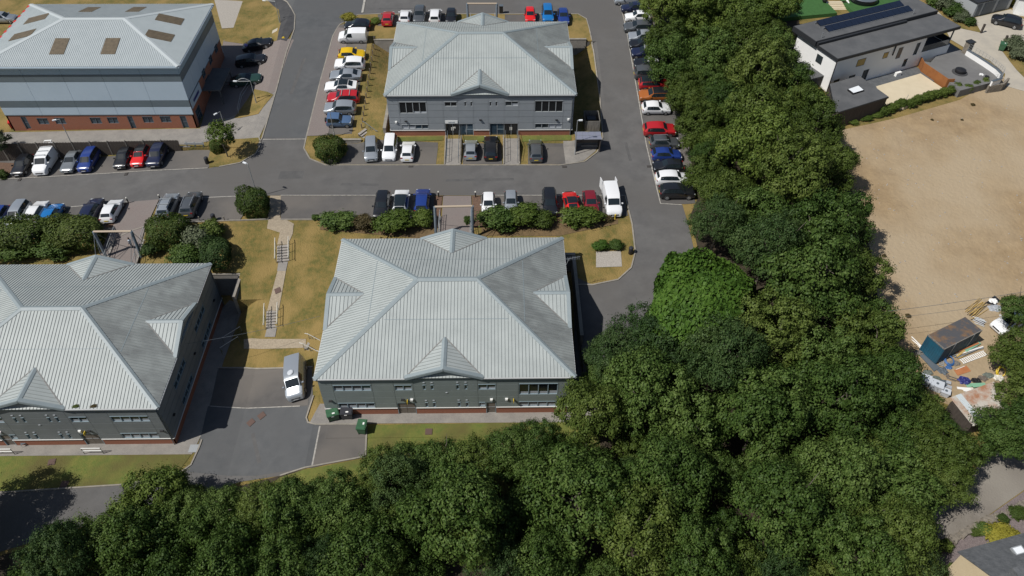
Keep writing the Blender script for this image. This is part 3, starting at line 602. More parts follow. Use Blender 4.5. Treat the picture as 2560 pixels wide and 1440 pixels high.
side_spec = dict(win=[(4.0, 3.9, 7.6, 4.8, 4, 'glass_blue'), (11.6, 3.9, 15.2, 4.8, 4, 'glass_blue'), (4.0, 1.2, 7.6, 2.1, 4, 'glass_blue'), (11.6, 1.2, 15.2, 2.1, 4, 'glass_blue')], door=[], cols=[3.9, 7.7, 11.5, 15.3], bits=[(1.8, 2.8, 'lamp'), (9.6, 2.9, 'lamp'), (17.5, 2.8, 'lamp')])
north_spec = dict(win=[(2, 4.1, 5.6, 5.0, 4), (19.4, 4.1, 23, 5.0, 4)], door=[(11.4, 3.3, 13.4, 5.4, 'g', 'GG')], cols=[1.9, 5.7, 9, 16, 19.3, 23.1])
d_front = dict(win=[(1.74, 3.62, 5.3, 5.4, 4, 'glass_dark', (0, .0, .12, .1)), (1.8, 1.14, 5.36, 1.9, 4, 'glass_blue', (.6, .45, 0, 0)), (7.73, 4.65, 9.35, 5.4, 2, 'glass_dark'), (15.72, 4.67, 17.43, 5.45, 2, 'glass', (0, .4)), (19.64, 3.75, 23.35, 5.5, 4, 'glass_dark'), (19.74, 1.17, 23.37, 1.97, 4, 'glass', (0, 0, .8, .85))] +
    [(u, 4.66, u + .27, 5.42, 1, 'glass_dark') for u in (10.33, 11.13, 13.64, 14.43)],
    door=[(7.58, 0, 11.42, 2.0, 'g', 'GGLL'), (13.59, 0, 17.48, 2.02, 'g', 'LLGG')], cols=[1.68, 5.42, 7.5, 9.45, 11.5, 13.5, 15.6, 17.55, 19.55, 23.45], bits=[(2.4, 2.4, 'lamp'), (12.4, 2.55, 'lamp'), (22.6, 2.5, 'lamp'), (24.2, 2.6, 'alarm'), (1.1, 2.3, 'alarm')])
rowsC = [1.95, 2.95, 3.92, 4.9, 5.8]
Cb = office('office_building', -17.94, 44.59, .3, 'nearest grey clad office with ribbed metal hip roof, bins at its front wall', 'clad_c', dict(sill=1.1, rows=rowsC, S=rear_spec(.3), N=north_spec, other=side_spec, frame='frame_blue', glass='glass'), He=6.21)
Bb = office('office_building', -57.86, 42.82, -1.97, 'left grey clad office cut by the left photo edge, weeds in its gutter', 'clad_b', dict(sill=1.02, rows=[1.9, 2.85, 3.8, 4.75, 5.7], S=mirror(rear_spec(.3)), N=north_spec, other=side_spec, frame='frame_blue', glass='glass'))
Db = office('office_building', -14.99, 87.10, 4.51, 'far grey clad office with two glazed entrances and a white sign', 'clad_d', dict(sill=.95, rows=[2.05, 3.0, 4.0, 5.0, 5.9], S=d_front, N=north_spec, other=side_spec, frame='frame_grey', glass='glass'))
def text(s, name, size, loc, rot, mt, parent, ext=.01):
    c = bpy.data.curves.new(name, 'FONT'); c.body = s; c.size = size; c.extrude = ext; c.align_x = 'CENTER'; c.align_y = 'CENTER'
    o = bpy.data.objects.new(name, c); me = bpy.data.meshes.new_from_object(o); bpy.data.objects.remove(o); me.materials.append(M[mt])
    return inst(name, me, parent, loc, rot)
fs = MB().box(7.67, .14, 2.06, 9.33, .198, 2.48).build('fascia_sign', M['white'], Db)
text('Linkwell', 'sign_lettering', .26, (8.5, .13, 2.26), (R(90), 0, 0), 'frame_blue', fs, .008)
MB().box(8.57, .325, 1.15, 9.0, .335, 1.4).build('door_notice', M['offwhite'], Db)
# aerial on the nearest office, weeds in the left office gutter
ae = MB().rod((24.95, 15.2, 5.9), (25.35, 15.2, 7.3), .025, 5).rod((25.0, 15.2, 7.25), (26.6, 15.5, 7.35), .02, 5)
for i in range(8): ae.rod((25.2 + i * .18, 14.95 + i * .03, 7.27), (25.2 + i * .18, 15.5 + i * .03, 7.27), .012, 4)
ae.build('tv_aerial', M['steel'], Cb)
# ------------------------------------------------------------------ brick and steel unit, upper left
def warehouse():
    x0, x1, y0, y1, zb = -68.2, -41.8, 90.44, 108.0, 3.55
    r = empty('industrial_unit', (x0, y0, zb), 0, 'tall brick and pale blue panelled unit with brown rooflights', 'building')
    W, D, H = x1 - x0, y1 - y0, 9.8; ins = .35
    wall = MB().box(ins + .3, ins + .3, -2.5, W - ins - .3, D - ins - .3, H - .2).build('wall', M['steel_dark'], r)
    bands = [(2.3, 3.5, 'a_light'), (3.5, 4.5, 'a_dark'), (4.5, 7.37, 'a_light'), (7.37, 8.43, 'a_dark'), (8.43, 9.65, 'a_top')]
    def front(side, L, wins, doors, low):
        FM = face_M(side, W, D) @ Matrix.Translation((0, -ins, 0)); hol = [w for w in wins] + [d for d in doors]
        for (a, b, m) in bands:
            if b <= low: continue
            a = max(a, low); xs = [ins] + [ins + (L - 2 * ins) * i / 5 for i in range(1, 5)] + [L - ins]
            wall_panels(wall, FM, ins, L - ins, xs[1:-1], [a, b], hol, m, gap=.03 if 1 else 0)
        b = MB(FM)
        for (p, q, s, t) in cut((ins + .04, -2.2, L - ins - .04, low - .06), hol): b.box(p, -.25, q, s, -.04, t)
        b.build('brick_base', M['brick_red'], r)
        MB(FM).box(ins, -.2, low - .06, L - ins, .03, low - .0).build('flashing', M['a_dark'], r)
        for w in wins: window(r, FM, w, 2, 'steel_dark', 'glass_blue', n0=-.16)
        for d in doors:
            f = MB(FM).box(d[0], -.25, d[1], d[0] + .07, -.05, d[3]).box(d[2] - .07, -.25, d[1], d[2], -.05, d[3]).box(d[0] + .07, -.25, d[3] - .07, d[2] - .07, -.05, d[3]).build('door_frame', M['steel_dark'], r)
            MB(FM).box(d[0] + .08, -.2, d[1], d[2] - .08, -.15, d[3] - .08).build('door_leaf', M['glass_blue'], f)
            MB(FM).box(d[0] + .08, -.148, 1.0, d[2] - .08, -.12, 1.06).build('push_bar', M['steel_dark'], f)
    o = 1.7
    front('S', W, [(o + a, z, o + b, z + 1.02) for a, b, z in ((2.65, 4.1, .78), (5.05, 6.45, .8), (9.92, 11.38, .84), (12.29, 13.69, .88), (17.15, 18.55, .96), (19.58, 20.99, 1.0))], [(o + a, 0, o + b, 2.02) for a, b in ((.55, 1.3), (15.1, 15.85), (22.3, 23.15))], 2.3)
    front('E', D, [(7.2, 3.6, 8.6, 4.8), (11, 3.6, 12.4, 4.8), (14.2, 3.6, 15.6, 4.8)], [(1.2, 0, 3.2, 2.2), (7.5, 1, 9.5, 3.2)], 4.5)
    front('N', W, [], [], 2.3); front('W', D, [], [], 2.3)
    FM = face_M('E', W, D) @ Matrix.Translation((0, -ins, 0))
    sg = MB(FM).box(.6, .02, 3.0, 5.2, .07, 4.4).build('wall_sign', M['a_light'], r); MB(FM).box(1.6, .075, 3.4, 4.2, .09, 3.8).build('sign_mark', M['tarp_blue'], sg)
    MB(FM).box(5.5, -.1, 2.75, 11.5, 2.6, 2.95).box(5.6, 2.3, 0, 5.75, 2.45, 2.75).box(11.25, 2.3, .6, 11.4, 2.45, 2.75).build('porch_canopy', M['felt'], r)
    rise = 2.2; h2 = D / 2; a0 = 9.1; Z = H
    roof = MB().prism([(.02, .02, Z - .15), (W - .02, .02, Z - .15), (W - .02, D - .02, Z - .15), (.02, D - .02, Z - .15)], (0, 0, .1)).build('roof', M['soffit'], r)
    A, B, C_, D_ = Vector((0, 0, Z)), Vector((W, 0, Z)), Vector((W, D, Z)), Vector((0, D, Z)); R1, R2 = Vector((a0, h2, Z + rise)), Vector((W - a0, h2, Z + rise))
    for ea, eb, t, pl in ((A, B, (0, h2, rise), [A, B, R2, R1]), (C_, D_, (0, -h2, rise), [C_, D_, R1, R2]), (B, C_, (-a0, 0, rise), [B, C_, R2]), (D_, A, (a0, 0, rise), [D_, A, R1])):
        slope(roof, '', ea, eb, t, 'a_roof', 'a_roof', pitch=.25, rib=(.09, .035), poly=pl)
    nS, nN, nE, nW = Vector((0, -rise, h2)), Vector((0, rise, h2)), Vector((rise, 0, a0)), Vector((-rise, 0, a0))
    for P, Q, n1, n2 in ((A, R1, nS, nW), (B, R2, nS, nE), (C_, R2, nN, nE), (D_, R1, nN, nW)): cap(roof, 'hip_cap', P, Q, n1, n2, 'a_cap', .32)
    cap(roof, 'ridge_cap', R1, R2, nS, nN, 'a_cap', .32)
    def rl(ea, n, e, t, us, v0, v1):
        n = Vector(n).normalized(); e = Vector(e); t = Vector(t).normalized()
        for u in us:
            MB().prism([ea + e * u + t * v0 + n * .06, ea + e * (u + 1.9) + t * v0 + n * .06, ea + e * (u + 1.9) + t * v1 + n * .06, ea + e * u + t * v1 + n * .06], n * .05).build('rooflight', M['rooflight'], roof)
    rl(A, nS, (1, 0, 0), (0, h2, rise), (9.1, 15.8), 2.2, 5.2); rl(D_, nN, (1, 0, 0), (0, -h2, rise), (9.3, 15.8), 2.2, 5.2)
    rl(B, nE, (0, 1, 0), (-a0, 0, rise), (5.3, 9.9), 2.4, 5.8); rl(A, nW, (0, 1, 0), (a0, 0, rise), (5.6, 10.2), 2.4, 5.8)
    for sd_ in 'SENW':
        FM2 = face_M(sd_, W, D); L = W if sd_ in 'SN' else D
        MB(FM2).box(-.08, -.05, Z - .2, L + .08, .12, Z - .02).build('gutter', M['a_light'], r)
    for i in range(8): MB().box(-.12, 6 + i * 1.5, H - .16, .2, 6.6 + i * 1.5, H + .12).build('edge_guard', M['red'], r)
    return r
warehouse()
# ------------------------------------------------------------------ vehicles
# profile stations: (x / length from the nose, half width factor, shoulder z, top z, half width of the top); then indices
CAR = {
 'hatch': dict(L=4.05, W=1.76, wh=.31, st=[(0, .76, .50, .55, .70), (.025, .92, .66, .70, .74), (.10, .98, .80, .84, .74), (.29, 1, .92, .97, .74), (.46, 1, .95, 1.42, .66), (.64, 1, .96, 1.47, .67), (.87, .99, .97, 1.38, .63), (.965, .95, .92, 1.0, .70), (1, .86, .66, .70, .72)], ws=3, rw=6, side=[(4, 5), (5, 6)]),
 'small': dict(L=3.65, W=1.66, wh=.29, st=[(0, .76, .52, .57, .70), (.03, .92, .70, .74, .74), (.10, .98, .83, .87, .74), (.26, 1, .94, .99, .74), (.45, 1, .96, 1.44, .66), (.64, 1, .97, 1.5, .67), (.89, .99, .98, 1.42, .63), (.97, .95, .92, 1.02, .70), (1, .88, .66, .70, .72)], ws=3, rw=6, side=[(4, 5), (5, 6)]),
 'saloon': dict(L=4.72, W=1.83, wh=.33, st=[(0, .74, .48, .53, .70), (.025, .90, .62, .67, .74), (.10, .98, .76, .80, .74), (.29, 1, .88, .93, .74), (.45, 1, .92, 1.36, .62), (.60, 1, .93, 1.41, .63), (.73, 1, .95, 1.36, .60), (.89, .98, .98, 1.02, .66), (.98, .92, .92, .97, .70), (1, .84, .62, .66, .72)], ws=3, rw=6, side=[(4, 5), (5, 6)]),
 'estate': dict(L=4.66, W=1.82, wh=.33, st=[(0, .76, .50, .55, .70), (.025, .92, .66, .70, .74), (.10, .98, .79, .83, .74), (.28, 1, .91, .96, .74), (.43, 1, .94, 1.42, .66), (.58, 1, .95, 1.47, .67), (.76, 1, .96, 1.46, .66), (.93, .98, .97, 1.38, .62), (.98, .94, .92, 1.0, .70), (1, .86, .66, .70, .72)], ws=3, rw=7, side=[(4, 5), (5, 6), (6, 7)]),
 'suv': dict(L=4.5, W=1.86, wh=.36, st=[(0, .78, .62, .68, .72), (.025, .93, .82, .87, .76), (.09, .98, .94, .99, .76), (.27, 1, 1.03, 1.09, .76), (.42, 1, 1.06, 1.58, .68), (.58, 1, 1.08, 1.65, .69), (.75, 1, 1.10, 1.63, .67), (.91, .98, 1.11, 1.52, .63), (.975, .94, 1.05, 1.12, .70), (1, .88, .76, .80, .74)], ws=3, rw=7, side=[(4, 5), (5, 6), (6, 7)]),
 'mpv': dict(L=4.4, W=1.82, wh=.33, st=[(0, .76, .56, .62, .70), (.03, .92, .76, .81, .74), (.09, .98, .90, .95, .74), (.22, 1, 1.0, 1.05, .74), (.40, 1, 1.03, 1.58, .66), (.58, 1, 1.04, 1.66, .67), (.76, 1, 1.05, 1.65, .67), (.94, .98, 1.05, 1.56, .63), (.985, .95, 1.0, 1.08, .70), (1, .88, .70, .74, .74)], ws=3, rw=7, side=[(4, 5), (5, 6), (6, 7)]),
 'jeep': dict(L=3.5, W=1.6, wh=.34, st=[(0, .84, .68, .74, .78), (.03, .94, .88, .93, .80), (.10, .97, .97, 1.02, .80), (.37, 1, 1.02, 1.07, .80), (.47, 1, 1.04, 1.62, .74), (.66, 1, 1.05, 1.69, .76), (.93, 1, 1.05, 1.67, .74), (.965, .98, 1.0, 1.06, .78), (1, .94, .72, .76, .80)], ws=3, rw=6, side=[(4, 5), (5, 6)]),
 'carvan': dict(L=4.4, W=1.85, wh=.33, st=[(0, .78, .60, .66, .72), (.03, .93, .82, .87, .76), (.09, .98, .98, 1.03, .76), (.21, 1, 1.08, 1.14, .76), (.37, 1, 1.12, 1.72, .70), (.52, 1, 1.14, 1.82, .74), (.75, 1, 1.14, 1.83, .75), (.975, 1, 1.14, 1.80, .74), (.99, .98, 1.1, 1.2, .74), (1, .95, .80, .84, .76)], ws=3, rw=None, side=[(4, 5)]),
 'van': dict(L=5.1, W=1.95, wh=.35, st=[(0, .80, .66, .72, .74), (.03, .93, .90, .95, .78), (.08, .98, 1.06, 1.12, .78), (.19, 1, 1.18, 1.24, .78), (.34, 1, 1.22, 1.86, .74), (.48, 1, 1.24, 1.97, .80), (.75, 1, 1.24, 1.99, .81), (.98, 1, 1.24, 1.96, .80), (.992, .98, 1.2, 1.3, .80), (1, .96, .85, .9, .82)], ws=3, rw=None, side=[(4, 5)]),
}
CAR['coupe'] = dict(CAR['saloon'], L=4.3, W=1.78)
CARM = {}
def car_meshes(kind):
    if kind in CARM: return CARM[kind]
    c = CAR[kind]; L, hw, st = c['L'], c['W'] / 2, c['st']; zs = .2 + (.06 if kind in ('suv', 'jeep') else 0)
    secs = []
    for (x, w, zb, zt, wt) in st:
        X = (x - .5) * L; w *= hw; t = wt * hw * (1.06 if zt - zb > .2 else 1); t = t if t < w * .96 else w * .9; lowz = zs + (.12 if x in (0, 1) else .0)
        zb_ = max(zb, lowz + .12); cabin = zt - zb > .2
        half = [(w * .90, lowz), (w * .985, lowz + .12), (w, (lowz + zb_) * .55), (w * .97, zb_), (t, zt - (.015 if cabin else .0)), (t * .55, zt + .022)]
        secs.append([Vector((X, -y, z)) for y, z in half] + [Vector((X, y, z)) for y, z in half[::-1]])
    b = MB(); n = len(secs[0])
    vs = [p for s_ in secs for p in s_]; fs = []
    for i in range(len(secs) - 1):
        for k in range(n): fs.append((i * n + k, i * n + (k + 1) % n, (i + 1) * n + (k + 1) % n, (i + 1) * n + k))
    fs.append(tuple(range(n))[::-1]); fs.append(tuple((len(secs) - 1) * n + k for k in range(n)))
    b.add(vs, fs); d = {'body': b.mesh(kind + '_body', M['white'], 38)}
    def bil(a, b_, c_, d_, u, v): return (a * (1 - u) + b_ * u) * (1 - v) + (d_ * (1 - u) + c_ * u) * v      # a,b along u; d,c at v=1
    def patch(quads, name, off=.012):
        m = MB()
        for q in quads:
            q = [Vector(p) for p in q]; nrm = (q[1] - q[0]).cross(q[-1] - q[0]).normalized(); cen = sum(q, Vector()) / len(q)
            if nrm.dot(cen - Vector((0, 0, .7))) < 0: nrm = -nrm
            m.add([p + nrm * off for p in q], [tuple(range(len(q)))]); m.add([p - nrm * .01 for p in q], [tuple(range(len(q)))])
        return m.mesh(name, M['car_glass'])
    def screen(i, j, u0, u1, name):
        a, b_ = secs[i], secs[j]
        qs = []; lo = [p.lerp(q, u0) for p, q in zip(a[4:8], b_[4:8])]; hi = [p.lerp(q, u1) for p, q in zip(a[4:8], b_[4:8])]
        for r_ in (lo, hi): r_[0] = r_[0].lerp(r_[1], .16); r_[3] = r_[3].lerp(r_[2], .16)
        return patch([(lo[k], lo[k + 1], hi[k + 1], hi[k]) for k in range(3)], name)
    d['windscreen'] = screen(c['ws'], c['ws'] + 1, .1, .93, kind + '_windscreen')
    if c['rw']: d['rear_window'] = screen(c['rw'], c['rw'] + 1, .08, .86, kind + '_rear_window')
    d['side'] = []
    for sgn, (q, r_) in ((-1, (3, 4)), (1, (8, 7))):
        for m_, (i, j) in enumerate(c['side']):
            a, b_ = secs[i], secs[j]; e0 = .012; e1 = .985 if m_ < len(c['side']) - 1 else .93
            qs = [(bil(a[q], b_[q], b_[r_], a[r_], e0 if m_ else .0, .06), bil(a[q], b_[q], b_[r_], a[r_], e1, .06), bil(a[q], b_[q], b_[r_], a[r_], e1 - (.08 if m_ == len(c['side']) - 1 else 0), .92), bil(a[q], b_[q], b_[r_], a[r_], e0 if m_ else 0., .92))]
            if m_ == 0:
                a2, b2 = secs[c['ws']], secs[i]
                qs.append((bil(a2[q], b2[q], b2[r_], a2[r_], .45, .10), bil(a2[q], b2[q], b2[r_], a2[r_], 1, .10), bil(a2[q], b2[q], b2[r_], a2[r_], 1, .86)))
            d['side'].append(patch(qs, kind + '_side_window', .03))
    a, b_ = secs[c['ws'] + 1], secs[(c['rw'] or len(secs) - 3)]
    k0, k1 = c['ws'] + 1, (c['rw'] or len(secs) - 3); rq = []
    for i in range(k0, k1):
        A_, B_ = secs[i], secs[i + 1]
        for k in range(4, 7): rq.append((A_[k], B_[k], B_[k + 1], A_[k + 1]))
    pm = MB()
    for q in rq: pm.add([p + Vector((0, 0, .015)) for p in q] + [p + Vector((0, 0, -.01)) for p in q], [(0, 1, 2, 3), (4, 7, 6, 5), (0, 4, 5, 1), (2, 6, 7, 3), (1, 5, 6, 2), (3, 7, 4, 0)])
    d['roof_panel'] = pm.mesh(kind + '_roof_panel', M['car_glass'])
    rz = max(s_[3] for s_ in st); d['rz'] = rz
    r = c['wh']; d['wheel'] = MB(Matrix.Rotation(R(90), 4, 'X')).lathe([(.05, -.1), (r - .03, -.1), (r, -.07), (r, .07), (r - .03, .1), (.05, .1)], 18).mesh(kind + '_tyre', M['black_rubber'], 40)
    rm = MB(Matrix.Rotation(R(90), 4, 'X')).lathe([(.03, -.108), (r * .6, -.108), (r * .66, -.09), (r * .66, .09), (r * .6, .108), (.03, .108)], 14)
    d['rim'] = rm.mesh(kind + '_rim', M['rim'])
    d['wpos'] = [((fx - .5) * L, sy * (hw - .085), r) for fx in (.185, .80) for sy in (-1, 1)]
    zf = st[1][2]; zr = st[-2][2]
    d['lamp'] = MB().taper(-.12, -.2, -.06, .14, .2, .06, .03).mesh(kind + '_lamp', M['head_lamp'])
    d['fl'] = [((.055 - .5) * L, sy * hw * .70, zf - .0) for sy in (-1, 1)]; d['rl'] = [((.985 - .5) * L, sy * hw * .78, zr - .1) for sy in (-1, 1)]
    d['mirror'] = MB().taper(-.1, -.1, -.06, .1, .1, .07, .02).mesh(kind + '_mirror', M['black']); ms = st[c['ws']]
    d['mp'] = [((st[c['ws']][0] + .07 - .5) * L, sy * (hw + .08), ms[2] + .1) for sy in (-1, 1)]
    d['plate'] = MB().box(-.012, -.26, -.055, .012, .26, .055).mesh(kind + '_plate', M['plate_white'])
    d['pf'] = ((0 - .5) * L - .012, 0, .48); d['pr'] = ((1 - .5) * L + .012, 0, .60 if kind not in ('suv', 'van') else .72)
    d['grille'] = MB().box(-.02, -hw * .5, -.09, .03, hw * .5, .05).mesh(kind + '_grille', M['black'])
    CARM[kind] = d; return d
PAINT = {'white': (.72, .73, .74), 'silver': (.36, .39, .42), 'grey': (.12, .13, .14), 'midgrey': (.22, .24, .255), 'black': (.012, .013, .016), 'navy': (.012, .016, .045), 'blue': (.016, .04, .19), 'bright_blue': (.01, .14, .40), 'pale_blue': (.13, .22, .38), 'red': (.40, .016, .022), 'dark_red': (.17, .012, .02), 'bright_red': (.62, .015, .015), 'yellow': (.68, .43, .005), 'orange': (.32, .10, .02), 'green': (.02, .05, .04)}
PM = {}
def paint(c):
    if c not in PM:
        me = c in ('silver', 'midgrey', 'grey', 'pale_blue')
        PM[c] = mat('paint_' + c, PAINT[c], .28, .45 if me else 0., coat=.6 if c not in ('white',) else .3, spec=.5)
    return PM[c]
def car(kind, colr, px, py, head, label, group, cat='car', z=None, top=None, extra=(), h=.62):
    d = car_meshes(kind)
    p = G(px, py, h)
    gz = (lambda x, y: zG(x, y) + .085)
    hd = R(head); fx = Vector((math.cos(hd), math.sin(hd), 0)); sx = Vector((-fx.y, fx.x, 0)); L = CAR[kind]['L'] * .3; w = .75
    za, zb = gz(p.x + fx.x * L, p.y + fx.y * L), gz(p.x - fx.x * L, p.y - fx.y * L); zl, zr_ = gz(p.x + sx.x * w, p.y + sx.y * w), gz(p.x - sx.x * w, p.y - sx.y * w)
    f3 = Vector((fx.x, fx.y, (za - zb) / (2 * L))).normalized(); s3 = Vector((sx.x, sx.y, (zl - zr_) / (2 * w))).normalized(); u3 = f3.cross(s3).normalized(); s3 = u3.cross(f3)
    name = {'van': 'parked_van', 'carvan': 'parked_van'}.get(kind, 'parked_car')
    root = empty(name, (0, 0, 0), 0, label, cat, group)
    mw = Matrix((-f3, -s3, u3)).transposed().to_4x4(); mw.translation = Vector((p.x, p.y, (za + zb + zl + zr_) / 4)); root.matrix_world = mw
    pt = paint(colr)
    body = inst('body', d['body'], root, mat=pt)
    inst('windscreen', d['windscreen'], root)
    if 'rear_window' in d: inst('rear_window', d['rear_window'], root)
    for s_ in d['side']: inst('side_window', s_, root)
    for w_ in d['wpos']: inst('rim', d['rim'], inst('wheel', d['wheel'], root, w_))
    for q in d['fl']: inst('headlight', d['lamp'], root, q)
    for q in d['rl']: inst('tail_light', d['lamp'], root, q, mat=M['tail_lamp'], sc=(.35, .7, 1.3))
    for q in d['mp']: inst('mirror', d['mirror'], root, q, mat=pt)
    inst('number_plate', d['plate'], root, d['pf']); inst('number_plate', d['plate'], root, d['pr'], mat=M['plate_yellow'])
    inst('grille', d['grille'], root, (-.5 * CAR[kind]['L'] - .005, 0, .62))
    if top: inst('roof_panel', d['roof_panel'], root, mat=M['car_glass'] if top == 'glass' else paint(top))
    rz, W2, Lc = d['rz'], CAR[kind]['W'] / 2, CAR[kind]['L']
    if 'rails' in extra:
        for sy in (-1, 1): MB().bar((-.1 * Lc, sy * W2 * .62, rz + .02), (.36 * Lc, sy * W2 * .6, rz - .03), .05, .07).build('roof_rail', M['steel'], root)
    if 'bars' in extra:
        for xx in (-.02, .22): MB().box(xx * Lc - .04, -W2 * .75, rz + .06, xx * Lc + .04, W2 * .75, rz + .11).box(xx * Lc - .03, -W2 * .64, rz - .04, xx * Lc + .03, -W2 * .58, rz + .06).box(xx * Lc - .03, W2 * .58, rz - .04, xx * Lc + .03, W2 * .64, rz + .06).build('roof_bar', M['galv'], root)
    if 'rack' in extra:
        for xx in (-.1, .08, .26, .42): MB().box(xx * Lc - .03, -W2 * .82, rz + .08, xx * Lc + .03, W2 * .82, rz + .13).box(xx * Lc - .03, -W2 * .7, rz - .06, xx * Lc + .03, -W2 * .64, rz + .08).box(xx * Lc - .03, W2 * .64, rz - .06, xx * Lc + .03, W2 * .7, rz + .08).build('roof_bar', M['galv'], root)
        MB().box(.42 * Lc, -W2 * .5, rz + .13, .48 * Lc, -W2 * .44, rz + .3).box(.42 * Lc, W2 * .44, rz + .13, .48 * Lc, W2 * .5, rz + .3).box(.46 * Lc, -W2 * .5, rz + .3, .5 * Lc, W2 * .5, rz + .34).build('rack_roller', M['white'], root)
    if 'spare' in extra: MB(Matrix.Translation((.5 * Lc + .1, 0, .85)) @ Matrix.Rotation(R(90), 4, 'Y')).lathe([(.05, -.1), (.3, -.1), (.33, -.06), (.33, .06), (.3, .1), (.05, .1)], 16).build('spare_wheel', M['black_rubber'], root)
    if 'pod' in extra: MB().lathe([(.36, 0), (.34, .1), (.25, .16), (.01, .17)], 16, (-.02 * Lc, 0)).build('roof_vent', M['silver_vent'] if 'silver_vent' in M else M['cabin_white'], root).location = (0, 0, rz - .01)
    if 'doors_open' in extra:
        for sy, an in ((-1, 62), (1, 80)):
            mm = Matrix.Translation((.5 * Lc - .03, sy * W2 * .95, 0)) @ Matrix.Rotation(R(sy * (an + 20)), 4, 'Z')
            MB(mm).box(-.03, 0 if sy < 0 else -.88, .4, .03, .88 if sy < 0 else 0, 1.86).build('rear_door', pt, root)
    if 'paper' in extra:
        MB().box(-.36 * Lc, -.5, 1.235, -.36 * Lc + .2, -.2, 1.25)
    if 'sunshade' in extra:
        pass
    return root
gA = 'cars below the timber fence'; gB = 'cars in the left row by the footbridge'; gC = 'cars in the middle row by the footbridge'; gD = 'cars in front of the far office'; gW = 'cars west of the far office'; gN = 'cars behind the far office'; gE = 'cars in the east row under the trees'; gS = 'dark cars in the shade of the brick unit'
